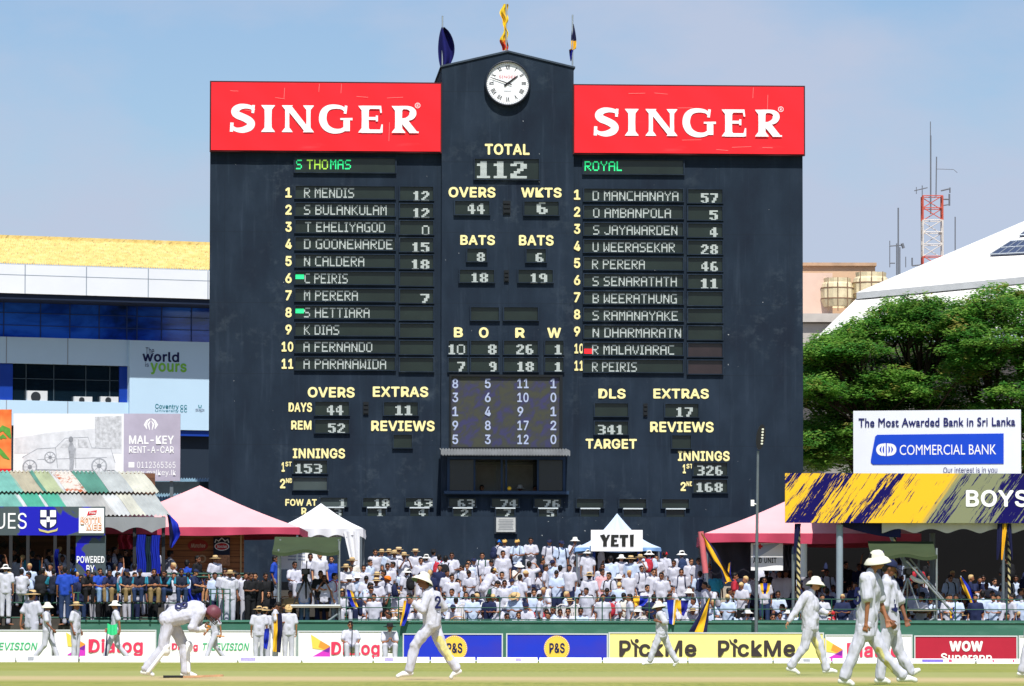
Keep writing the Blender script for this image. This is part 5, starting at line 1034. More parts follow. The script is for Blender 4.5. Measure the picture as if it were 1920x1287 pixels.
# lamp post
F = FR(151.6); b_ = F.uv(1418, 1203); t = thing('street_lamp', 'slim grey lamp post with an oval LED head in front of the scoreboard', 'street lamp', (b_[0], 151.6, 0), 0)
zt = F.uv(1420, 846)[1]; xo = F.uv(1422, 846)[0] - b_[0]; MB().tube([(0, 0, -.2), (xo * .4, 0, zt * .5), (xo, 0, zt)], [.06, .048, .036], 10).build('pole', M_post, t)
hd = MB(); hz = F.uv(1428, 800)[1]; c = ((F.uv(1427, 824)[0] - b_[0]), (zt + hz) / 2 + .05); tl = .13
hd.prism([(c[0] + x * math.cos(-tl) - z * math.sin(-tl), c[1] + x * math.sin(-tl) + z * math.cos(-tl)) for x, z in disc_pts(0, 0, .13, .38, 24)], -.12, .0); hd.build('lamp_head', M_black, t)
hd = MB()
for k in range(6): hd.prism(disc_pts(c[0] + .05 + .006 * k - .02, c[1] - .2 + .085 * k, .035, .03, 10), -.135, -.121)
hd.build('lamp_lens', mat('lamp_lens_clear', 'd8d8c8', .2), t)
q = MB(); cc = F.uv(1412, 943); x_ = cc[0] - b_[0]; q.box(x_ - .06, x_ + .04, -.2, -.02, cc[1] - .1, cc[1] + .08); q.tube([(x_, -.05, cc[1] - .02), (xo * .6, 0, cc[1] - .05)], .02, 6); q.build('camera_box', M_white, t)
# camera platforms
M_canvas = mat('olive_green_canvas', '36432a', .8, .12, 2); M_tube = mat('scaffold_tube', '9aa0a2', .4, .15, 4, metal=.6)
def platform(label, x0, x1, c0, c1, deck, posts, braces, Yp=152.55):
    F = FR(Yp); o = Vector((F.uv((x0 + x1) / 2, 1203)[0], Yp, 0)); t = thing('camera_platform', label, 'camera platform', o, 0, 'camera platforms on scaffold')
    def L(px, py, dy=0): u, v = F.uv(px, py); return Vector((u - o.x, dy, v))
    a, b_, c, d = L(x0, c1), L(x1, c1), L(x1 + 1, c0 + 1), L(x0 + 0, c0); q = MB()
    q.grid(lambda u, v: a.lerp(b_, u).lerp(d.lerp(c, u), v) + Vector((0, -.25 + 1.7 * v, -.05 * math.sin(math.pi * u * 3) * (1 - v) - .06 * math.sin(math.pi * v))), 24, 6)
    q.grid(lambda u, v: a.lerp(b_, u) + Vector((0, -.26, -.05 * math.sin(math.pi * u * 3) - .1 * (1 - v))), 24, 1); q.build('canopy', M_canvas, t)
    for px, p0, p1, dy in posts: MB().tube([L(px, p1, dy), L(px, p0, dy)], .032, 8).build('pole', M_tube, t)
    dq = MB(); dl, dr = L(deck[0], deck[2]), L(deck[1], deck[2]); dq.box(dl.x, dr.x, -.1, 1.3, dl.z - .06, dl.z); dq.build('deck', mat('deck_board', '8c8678', .8, .15, 3), t)
    for (ax, ay, bx, by) in braces: MB().tube([L(ax, ay, -.06), L(bx, by, -.06)], .035, 8).build('brace', M_tube, t)
    return t
platform('scaffold camera platform with an olive canopy beside the white gazebo', 512, 637, 1005, 1034, (540, 640, 1136), [(523, 1030, 1140, 0), (523, 1010, 1136, 1.2), (637, 1015, 1184, 0), (633, 1010, 1184, 1.2)], [(590, 1183, 634, 1152), (556, 1175, 572, 1184), (540, 1136, 640, 1136)])
platform('scaffold camera platform with an olive canopy over the large fielders', 1634, 1757, 1013, 1042, (1684, 1757, 1142), [(1676, 1040, 1165, 1.2), (1757, 1028, 1190, 0), (1753, 1140, 1190, .0)], [(1707, 1188, 1754, 1158), (1684, 1180, 1696, 1190), (1700, 1052, 1790, 1152)])
def tripod(name, label, px, ytop, yfoot, Y, spread=.35, head=None):
    F = FR(Y); u, v = F.uv(px, yfoot); zt = F.uv(px, ytop)[1] - v; t = thing(name, label, 'camera tripod', (u, Y, v), 0, 'tripods on the camera platforms')
    for k in range(3): aa = math.pi * (.5 + k * 2 / 3); MB().tube([(spread * math.cos(aa), spread * math.sin(aa), 0), (0, 0, zt * .8)], [.02, .035], 6).build('leg', head or M_black, t)
    MB().tube([(0, 0, zt * .78), (0, 0, zt * .9)], .06, 8).build('column', M_black, t); q = MB(); q.box(-.12, .12, -.3, .18, zt * .86, zt * 1.02); q.tube([(0, -.3, zt * .94), (0, -.5, zt * .94)], [.07, .09], 10); q.build('camera', M_black, t)
tripod('camera_tripod', 'black television camera on a tripod on the scaffold platform by the white gazebo', 574, 1068, 1135, 153.0, .42); tripod('camera_tripod', 'grey legged tripod with a camera on the scaffold platform over the large fielders', 1703, 1068, 1141, 153.0, .36, M_tube)
# satellite dish arm
F = FR(153.4); o = Vector((F.uv(1712, 1203)[0], 153.4, 0)); t = thing('dish_aerial', 'white dish rim with a long boom leaning from the camera platform', 'aerial', o, 0)
def LL(px, py, dy=0): u, v = F.uv(px, py); return (u - o.x, dy, v)
MB().tube([LL(1708, 1080), LL(1716, 1087), LL(1728, 1091), LL(1741, 1090)], [.05, .07, .07, .05], 8).build('dish_rim', M_white, t); MB().tube([LL(1707, 1048), LL(1745, 1095), LL(1800, 1160)], [.03, .035, .03], 6).build('boom', M_tube, t); MB().lathe([(.02, 0), (.16, .05), (.22, .14)], LL(1708, 1072), 16).build('dish', mat('dish_grey_white', 'c4c8cc', .5), t)
# plastic chairs among the crowd
M_tanp = mat('tan_plastic', 'b98a5a', .5, .05, 3); M_whp = mat('white_plastic', 'd6d2cc', .5, .04, 3)
def chair(label, px, Y, z, m, yaw):
    c = at(px, 1203, Y); t = thing('plastic_chair', label, 'chair', (c.x, Y, z), yaw, 'plastic garden chairs in the crowd')
    q = MB(); q.grid(lambda u, v: ((u - .5) * .44, -.22 + .42 * v, .42 + .02 * math.cos(u * 6.28)), 6, 4); q.build('seat', m, t)
    q = MB()
    for k in range(7): x = -.2 + k * .4 / 6; q.box(x - .02, x + .02, .2 + .0, .225, .44, .84 - .05 * abs(k - 3) / 3)
    q.tube([(-.22, .21, .44), (-.22, .23, .8), (-.1, .24, .88), (.1, .24, .88), (.22, .23, .8), (.22, .21, .44)], .022, 6); q.build('backrest', m, t)
    for sx_ in (-1, 1):
        MB().tube([(sx_ * .23, -.2, .42), (sx_ * .25, -.22, 0)], .022, 6).build('leg', m, t); MB().tube([(sx_ * .22, .2, .42), (sx_ * .24, .26, 0)], .022, 6).build('leg', m, t); MB().tube([(sx_ * .24, -.2, .42), (sx_ * .26, -.2, .62), (sx_ * .25, .2, .66)], .02, 6).build('armrest', m, t)
CH = [('tan plastic chair on the platform beside the black shirted pair', 519, 154, 1.05, M_tanp, 3.0), ('second tan plastic chair under the scaffold platform canopy', 542, 154.2, 1.05, M_tanp, 2.7), ('tan plastic chair with vertical slats at the wall by the striding fielder', 858, 153.4, .45, M_tanp, 3.2),
      ('white plastic chair in the gap behind the striding fielder', 872, 157.2, .85, M_whp, 3.1), ('white plastic chair near the red bag', 1060, 157.4, .85, M_whp, 2.9), ('white plastic chair below the straw hatted boy seen from behind', 1078, 157.2, .85, M_whp, 3.4), ('tan plastic chair beside the YETI queue', 1178, 159.2, 1.05, M_tanp, 3.1), ('white plastic chair by the wall near the small fielder', 1205, 153.5, .45, M_whp, 3.1), ('white plastic chair under the red bearer in the covered stand', 1548, 153.6, .45, M_whp, 3.2), ('white plastic chair at the wall below the dish boom', 1790, 153.6, .45, M_whp, 3.0), ('tan plastic chair below the orange turban', 744, 155.2, .62, M_tanp, 2.9), ('tan plastic chair at the wall nearest the scaffold pole', 648, 153.5, .45, M_tanp, 3.3)]
for c_ in CH: chair(*c_)
# ---------------------------------------------------------------- people: skeleton -> one continuous body, clothes grown round the same joints
TMP = bpy.data.scenes.new('scratch')
def caps(mb, p0, r0, p1, r1, n=10, flat=None):
    """closed tapered capsule"""
    p0, p1 = Vector(p0), Vector(p1); d = p1 - p0; L_ = d.length
    if L_ < 1e-5: d = Vector((0, 0, 1))
    d = d.normalized(); u = d.cross(Vector((0, 1, 0)) if abs(d.y) < .9 else Vector((1, 0, 0))).normalized(); w = d.cross(u); rows = []
    for c, r, sgn in ((p0, r0, -1), (p1, r1, 1)):
        for a in ((-80, -50, -20) if sgn < 0 else (20, 50, 80)): rows.append((c + d * r * math.sin(R(a)), r * math.cos(R(a))))
    vs = []; fs = []
    for c, r in rows: vs += [c + (u * math.cos(2 * math.pi * j / n) + w * math.sin(2 * math.pi * j / n)) * r for j in range(n)]
    for i in range(len(rows) - 1): fs += [(i * n + j, i * n + (j + 1) % n, (i + 1) * n + (j + 1) % n, (i + 1) * n + j) for j in range(n)]
    fs += [list(range(n - 1, -1, -1)), list(range(len(vs) - n, len(vs)))]
    mb.add(vs, fs)
def blob(mb, c, rx, ry, rz, M=None, n=12, m=8):
    vs = []; fs = []; c = Vector(c)
    for i in range(1, m):
        a = math.pi * i / m
        for j in range(n):
            p = Vector((rx * math.sin(a) * math.cos(2 * math.pi * j / n), ry * math.sin(a) * math.sin(2 * math.pi * j / n), rz * math.cos(a))); vs.append(c + (M @ p if M else p))
    for i in range(m - 2): fs += [(i * n + j, (i + 1) * n + j, (i + 1) * n + (j + 1) % n, i * n + (j + 1) % n) for j in range(n)]
    fs += [list(range(n)), list(range((m - 1) * n - 1, (m - 2) * n - 1, -1))]
    mb.add(vs, fs)
def melt(mb, voxel, smooth=4, name='melt', fold=0.0, seed=0.0, fs=7.0, dec=None):
    me = bpy.data.meshes.new('raw'); me.from_pydata(mb.v, [], mb.f); me.update(); o = bpy.data.objects.new('raw', me); TMP.collection.objects.link(o)
    r = o.modifiers.new('r', 'REMESH'); r.mode = 'VOXEL'; r.voxel_size = voxel; r.use_smooth_shade = True
    if smooth: s = o.modifiers.new('s', 'SMOOTH'); s.factor = .5; s.iterations = smooth
    if dec: d = o.modifiers.new('d', 'DECIMATE'); d.ratio = dec
    with bpy.context.temp_override(scene=TMP, view_layer=TMP.view_layers[0]): dg = bpy.context.evaluated_depsgraph_get()
    out = bpy.data.meshes.new_from_object(o.evaluated_get(dg)); out.name = name
    bpy.data.objects.remove(o); bpy.data.meshes.remove(me)
    if fold:
        n = len(out.vertices); co = np.empty(n * 3); out.vertices.foreach_get('co', co); no = np.empty(n * 3); out.vertices.foreach_get('normal', no); co = co.reshape(-1, 3); no = no.reshape(-1, 3)
        dsp = np.array([mnoise.noise(Vector((c[0] * fs + seed, c[1] * fs, c[2] * fs * .55 + seed))) + .5 * mnoise.noise(Vector((c[0] * fs * 2.2 + 9, c[1] * fs * 2.2 + seed, c[2] * fs * 1.1))) for c in co])
        dsp = np.sign(dsp) * np.abs(dsp) ** .8 * fold; co = co + no * dsp[:, None]; out.vertices.foreach_set('co', co.ravel())
    out.polygons.foreach_set('use_smooth', [True] * len(out.polygons)); out.update(); return out
def headframe(J):
    """axes of the head: right, forward (the way the face looks), up"""
    f = Vector(J['face']).normalized(); up = (Vector(J['hea']) - Vector(J['nec'])).normalized() if 'up' not in J else Vector(J['up']).normalized(); r = f.cross(up).normalized(); up = r.cross(f).normalized(); f = up.cross(r).normalized()
    return Matrix((r, f, up)).transposed()
def body_mb(J, k=1.0, fingers=True, girth=1.0):
    b = MB(); V = {n: Vector(p) for n, p in J.items() if n[:4] not in ('face', 'up', 'palm', 'curl')}; H = headframe(J); h = V['hea']
    def hp(x, y, z): return h + H @ Vector((x, y, z)) * k
    blob(b, hp(0, -.012, .02), .074 * k, .094 * k, .098 * k, H); blob(b, hp(0, .022, -.05), .056 * k, .062 * k, .066 * k, H); blob(b, hp(0, .045, -.085), .032 * k, .03 * k, .026 * k, H)
    caps(b, hp(0, .082, .005), .009 * k, hp(0, .104, -.03), .015 * k, 6)
    for s in (-1, 1): blob(b, hp(s * .076, -.01, -.01), .012 * k, .022 * k, .032 * k, H, 8, 5); caps(b, hp(s * .02, .085, .03), .012 * k, hp(s * .045, .07, .026), .011 * k, 6)
    caps(b, hp(-.018, .085, -.062), .011 * k, hp(.018, .085, -.062), .011 * k, 6)
    caps(b, V['nec'] - (V['nec'] - V['che']) * .1, .055 * k * girth, hp(0, -.02, -.05), .05 * k, 10)
    t = (V['hipL'] - V['hipR']) * .35
    for s, S in ((1, 'L'), (-1, 'R')):
        caps(b, V['sh' + S].lerp(V['nec'], .35), .055 * k, V['sh' + S], .044 * k)
        caps(b, V['sh' + S].lerp(V['che'], .45), .085 * k * girth, V['pel'].lerp(V['hip' + S], .7), .09 * k * girth)
        caps(b, V['sh' + S], .044 * k, V['el' + S], .036 * k); caps(b, V['el' + S], .036 * k, V['wr' + S], .025 * k)
        caps(b, V['hip' + S], .085 * k * girth, V['kn' + S], .052 * k); caps(b, V['kn' + S], .054 * k, V['an' + S].lerp(V['kn' + S], .55), .05 * k); caps(b, V['an' + S].lerp(V['kn' + S], .6), .05 * k, V['an' + S], .034 * k); caps(b, V['an' + S] - Vector((0, 0, .03 * k)), .034 * k, V['toe' + S], .028 * k)
        w, ha = V['wr' + S], V['ha' + S]; d = (ha - w).normalized(); inn = J.get('palm' + S); side = Vector(inn).normalized() if inn else Vector((-s, 0, 0)); side = (side - d * side.dot(d)).normalized(); wide = d.cross(side).normalized() * (1 if s > 0 else -1)
        pc = w + d * .05 * k; caps(b, w, .024 * k, w + d * .03 * k, .026 * k)
        for q in (-.026, -.009, .009, .026): caps(b, w + d * .02 * k + wide * q * .7 * k, .014 * k, w + d * .088 * k + wide * q * k, .0125 * k, 6)
        if fingers:
            cl = J.get('curl' + S, .5)
            for i, (q, ln) in enumerate(((-.03, .062), (-.0105, .076), (.0105, .08), (.031, .066))):
                p0 = w + d * .088 * k + wide * q * k; d1 = (d * math.cos(cl * .8) + side * math.sin(cl * .8)).normalized(); p1 = p0 + (d1 + wide * q * 3) * ln * .5 * k; d2 = (d * math.cos(cl * 1.9) + side * math.sin(cl * 1.9)).normalized(); p2 = p1 + d2 * ln * .5 * k
                caps(b, p0, .0095 * k, p1, .009 * k, 6); caps(b, p1, .009 * k, p2, .0078 * k, 6)
            p0 = w + d * .03 * k - wide * .026 * k; dt = (d * .7 - wide * .75 + side * .45).normalized(); p1 = p0 + dt * .04 * k; caps(b, p0, .013 * k, p1, .0105 * k, 6); caps(b, p1, .0105 * k, p1 + (d * .8 + side * .5 - wide * .1).normalized() * .032 * k, .009 * k, 6)
    return b, V, H, hp
def shirt_mb(J, k=1.0, sleeve=.62, hem=.12, loose=1.0, girth=1.0):
    b = MB(); V = {n: Vector(p) for n, p in J.items() if n[:4] not in ('face', 'up', 'palm', 'curl')}; g = k * loose
    down = (V['pel'] - V['che']).normalized()
    for s, S in ((1, 'L'), (-1, 'R')):
        top = V['sh' + S].lerp(V['nec'], .42) - Vector((0, 0, .0)) + down * .06 * k; bot = V['pel'].lerp(V['hip' + S], .75) + down * hem * k - down * .1 * k
        caps(b, top, .1 * g * girth, bot, .118 * g * girth, 12); caps(b, V['nec'].lerp(V['sh' + S], .3) + down * .015 * k, .05 * k, V['sh' + S] + down * .01 * k, .072 * g)
        if sleeve <= 1: caps(b, V['sh' + S], .068 * g, V['sh' + S].lerp(V['el' + S], sleeve), .078 * g)
        else: caps(b, V['sh' + S], .07 * g, V['el' + S], .062 * g); caps(b, V['el' + S], .062 * g, V['el' + S].lerp(V['wr' + S], sleeve - 1), .047 * g)
    fr = Vector(J['face']).normalized(); fr.z = 0
    ax = (V['shL'] - V['shR']).normalized(); ay = (-down).cross(ax).normalized(); TM = Matrix((ax, ay, ax.cross(ay))).transposed(); blob(b, V['che'] + down * .03 * k, .17 * g * girth, .118 * g * girth, .2 * k, TM); blob(b, V['pel'] - down * .08 * k, .165 * g * girth, .122 * g * girth, .17 * k, TM)
    caps(b, V['nec'].lerp(V['che'], .12), .072 * k, V['nec'].lerp(V['hea'], .08), .064 * k)
    return b
def trouser_mb(J, k=1.0, length=.93, loose=1.0, girth=1.0):
    b = MB(); V = {n: Vector(p) for n, p in J.items() if n[:4] not in ('face', 'up', 'palm', 'curl')}; g = k * loose
    up = (V['che'] - V['pel']).normalized()
    for s, S in ((1, 'L'), (-1, 'R')):
        caps(b, V['pel'].lerp(V['hip' + S], .6) + up * .06 * k, .098 * g * girth, V['hip' + S], .112 * g * girth)
        if length < .5: caps(b, V['hip' + S], .112 * g * girth, V['hip' + S].lerp(V['kn' + S], .85), .09 * g)
        else:
            caps(b, V['hip' + S], .112 * g * girth, V['kn' + S], .083 * g); e = V['kn' + S].lerp(V['an' + S], length); caps(b, V['kn' + S], .083 * g, V['kn' + S].lerp(e, .6), .078 * g); caps(b, V['kn' + S].lerp(e, .5), .078 * g, e, .076 * g)
    caps(b, V['hipL'], .1 * g, V['hipR'], .1 * g)
    return b
def shoe_mb(J, k=1.0):
    b = MB()
    for S in 'LR':
        a, t = Vector(J['an' + S]), Vector(J['toe' + S]); d = (t - a); heel = a - Vector((0, 0, .045 * k)) - Vector((d.x, d.y, d.z * .2)).normalized() * .04 * k
        caps(b, heel, .042 * k, a.lerp(t, .55) - Vector((0, 0, .008)), .046 * k); caps(b, a.lerp(t, .5), .046 * k, t, .036 * k); caps(b, a + Vector((0, 0, .01)), .045 * k, a - Vector((0, 0, .03 * k)), .045 * k)
    return b
def hair_mb(J, k=1.0):
    b = MB(); H = headframe(J); h = Vector(J['hea']); P = lambda x, y, z: h + H @ Vector((x, y, z)) * k
    blob(b, P(0, -.025, .038), .083 * k, .094 * k, .095 * k, H); blob(b, P(0, .028, .092), .06 * k, .05 * k, .032 * k, H); blob(b, P(0, -.06, -.02), .066 * k, .05 * k, .06 * k, H)
    return b
SKINS = [mat('brown_skin_a', '9a674a', .55, .06, 30), mat('brown_skin_b', '7a4f39', .55, .06, 30), mat('brown_skin_c', 'b27e5c', .55, .06, 30)]
M_eye = mat('eye_dark', '1a1310', .4); M_lip = mat('lip_brown', '5f3430', .5); M_hair = mat('black_hair', '120f0e', .6, .3, 40)
CLOTH = {'white': mat('white_cotton', 'bfc0cc', .85, .07, 6, bump=.006, bscale=22, stretch=(1, 1, .55)), 'cream': mat('cream_cotton', 'd8d4c8', .85, .05, 5), 'shadewhite': mat('shade_tinted_white_cotton', 'b9c8e0', .85, .06, 5), 'navy': mat('navy_cotton', '1c2547', .85, .15, 5), 'royal': mat('royal_blue_jersey', '1b42a8', .8, .12, 5), 'teal': node_mat('navy_teal_jersey', lambda n, l: mixc(n, l, math_(n, l, 'GREATER_THAN', math_(n, l, 'ABSOLUTE', xyz(n, l)[0]), .2), '161d30', '1f7890'), .8),  # the bluish white is white cotton with shade tinted into its colour
         'black': mat('black_cotton', '15161a', .85, .1, 5), 'denim': mat('light_denim', '7d9cc4', .85, .15, 5), 'ddenim': mat('dark_denim', '24365a', .85, .15, 5), 'khaki': mat('khaki_cotton', '8a7450', .85, .12, 5), 'red': mat('red_cotton', 'b02a3a', .85, .1, 5), 'pink': mat('pink_cotton', 'd8a0a4', .85, .1, 5), 'grey': mat('grey_cotton', '7d8794', .85, .1, 5), 'sky': mat('turquoise_cotton', '3aa6c4', .85, .12, 5), 'green': mat('bottle_green_cotton', '1d4a38', .85, .12, 5), 'plaid': node_mat('red_white_check_cotton', lambda n, l: mixc(n, l, math_(n, l, 'LESS_THAN', math_(n, l, 'FRACT', math_(n, l, 'MULTIPLY', math_(n, l, 'ADD', xyz(n, l)[0], xyz(n, l)[2]), 14.0)), .5), 'c8b8b8', '9a3a40'), .85)}
M_shoew = mat('white_shoe', 'dfe0dc', .5, .05, 8); M_shoeb = mat('black_shoe', '141416', .5)
def slot(o, i, m): o.material_slots[i].link = 'OBJECT'; o.material_slots[i].material = m
def paint_face(me, hp, k, r=.017):
    """darken the few faces that are eyes, brows and lips"""
    n = len(me.polygons); c = np.empty(n * 3); me.polygons.foreach_get('center', c); c = c.reshape(-1, 3); mi = np.zeros(n, dtype=int)
    for s in (-1, 1):
        for (x, y, z, rr) in ((s * .032, .078, .012, r), (s * .032, .082, .036, r * .85), (s * .046, .074, .036, r * .7)):
            p = np.array(hp(x, y, z)); mi[np.linalg.norm(c - p, axis=1) < rr * k] = 1
    for x in (-.016, 0, .016): mi[np.linalg.norm(c - np.array(hp(x, .094, -.062)), axis=1) < r * .8 * k] = 2
    me.polygons.foreach_set('material_index', mi)
# ---- hats (origin at the head's centre, x right, y forward, z up)
HATS = {}
def hat_shape(kind):
    if kind in HATS: return HATS[kind]
    q = MB()
    if kind == 'straw': q.lathe([(.0, .135), (.05, .133), (.075, .12), (.092, .06), (.095, .045), (.19, .03), (.192, .022), (.095, .03)], n=20, sy=1.08); q.lathe([(.0965, .05), (.097, .075), (.0945, .076)], n=20, m=1, sy=1.08); mats = [mat('straw_weave', 'c9ab78', .8, .2, 30), mat('hat_band_dark', '1d2030', .7)]
    elif kind == 'boater': q.lathe([(0, .13), (.09, .128), (.095, .12), (.097, .05), (.165, .046), (.165, .036), (.09, .04)], n=20, sy=1.08); q.lathe([(.099, .052), (.099, .085), (.097, .086)], n=20, m=1, sy=1.08); mats = [mat('boater_straw', 'd6bf92', .8, .15, 30), mat('boater_band', '8a6a4a', .7)]
    elif kind == 'sun': q.lathe([(0, .135), (.05, .132), (.078, .115), (.09, .05), (.1, .04), (.18, -.005), (.182, -.012), (.1, .03)], n=20, sy=1.08); mats = [mat('white_hat_cotton', 'dcdcd6', .85, .06, 10)]
    elif kind == 'wide':
        q.lathe([(0, .137), (.045, .132), (.075, .112), (.092, .075), (.097, .05), (.1, .045), (.135, .02), (.17, -.03), (.17, -.038), (.135, .01), (.1, .033)], n=28, sy=1.06); q.lathe([(.169, -.039), (.135, .007), (.1, .03)], n=28, m=1, sy=1.06)
        q.add([(-.012 + .03 * a, .095 + .0 * a, .065 + .045 * b) for b in (0, 1) for a in (-1, 1)], [(0, 1, 3, 2)], 2); mats = [mat('cream_cricket_hat', 'd9d6c6', .85, .06, 8), mat('green_brim_lining', '5d7a56', .85), mat('violet_hat_badge', '4a2a8a', .7)]
    elif kind == 'black': q.lathe([(0, .14), (.06, .135), (.085, .12), (.095, .05), (.19, .03), (.192, .022), (.095, .03)], n=20, sy=1.08); mats = [mat('black_felt', '141518', .85)]
    elif kind.startswith('cap'):
        q.lathe([(0, .125), (.045, .12), (.08, .09), (.095, .04), (.096, .02), (.08, .02)], n=18, sy=1.1)
        q.add([(-.07, .08, .03), (.07, .08, .03), (.055, .165, .012), (.02, .185, .008), (-.02, .185, .008), (-.055, .165, .012)] + [(-.07, .08, .018), (.07, .08, .018), (.055, .165, .002), (.02, .185, -.002), (-.02, .185, -.002), (-.055, .165, .002)], [(0, 1, 2, 3, 4, 5), (11, 10, 9, 8, 7, 6), (1, 7, 8, 2), (2, 8, 9, 3), (3, 9, 10, 4), (4, 10, 11, 5), (5, 11, 6, 0)])
        mats = [{'capnavy': CLOTH['navy'], 'capred': mat('red_cap_cloth', 'c8202c', .7), 'capgold': mat('gold_cap_cloth', 'c9a45c', .7, .1, 8), 'capblue': mat('bright_blue_cap', '1a6ac8', .6), 'capgreen': CLOTH['green']}[kind]]
    elif kind == 'turban': q.lathe([(0, .14), (.05, .135), (.09, .1), (.108, .05), (.1, .0), (.085, .0)], n=18, sy=1.12); q.tube([(.1 * math.cos(a), .112 * math.sin(a), .03 + .05 * math.sin(a)) for a in [x * .35 for x in range(19)]], .018, 6); mats = [mat('orange_turban_cloth', 'e5761c', .75, .1, 8)]
    elif kind == 'wrap': q.lathe([(0, .135), (.05, .13), (.09, .09), (.103, .03), (.1, -.06), (.085, -.09)], n=18, sy=1.12); q.tube([(.098 * math.cos(a), .112 * math.sin(a), .03 + .05 * math.sin(a)) for a in [x * .35 for x in range(19)]], .02, 6); mats = [mat('cream_head_wrap', 'cfae78', .8, .15, 12)]
    elif kind == 'helmet':
        q.lathe([(0, .145), (.05, .14), (.09, .105), (.112, .05), (.115, -.01), (.108, -.05), (.1, -.05)], n=24, sy=1.12); q.add([(-.09, .09, .02), (.09, .09, .02), (.07, .19, -.015), (-.07, .19, -.015), (-.09, .09, .005), (.09, .09, .005), (.07, .19, -.03), (-.07, .19, -.03)], [(0, 1, 2, 3), (7, 6, 5, 4), (1, 5, 6, 2), (2, 6, 7, 3), (3, 7, 4, 0)])
        for z in (-.05, -.075, -.1): q.tube([(.105 * math.cos(a), .02 + .135 * math.sin(a), z) for a in [R(x) for x in range(0, 181, 15)]], .006, 5, 1)
        for a in (30, 65, 115, 150): q.tube([(.105 * math.cos(R(a)), .02 + .135 * math.sin(R(a)), -.02), (.105 * math.cos(R(a)), .02 + .135 * math.sin(R(a)), -.1)], .006, 5, 1)
        mats = [mat('dull_maroon_helmet', '6b3b45', .5, .06, 6), mat('grille_steel', '5a5c62', .4, metal=.5)]
    HATS[kind] = q.mesh('hat', mats); return HATS[kind]
HATNAME = {'straw': 'straw_hat', 'boater': 'boater_hat', 'sun': 'sun_hat', 'wide': 'cricket_hat', 'black': 'felt_hat', 'turban': 'turban', 'wrap': 'head_wrap', 'helmet': 'helmet'}
def put_hat(kind, J, k, parent, tilt=0.0):
    H = headframe(J); o = obj(HATNAME.get(kind, 'cap'), hat_shape(kind), parent); o.matrix_local = Matrix.Translation(J['hea']) @ (H @ Matrix.Rotation(tilt, 3, 'X')).to_4x4() @ Matrix.Scale(k, 4); return o

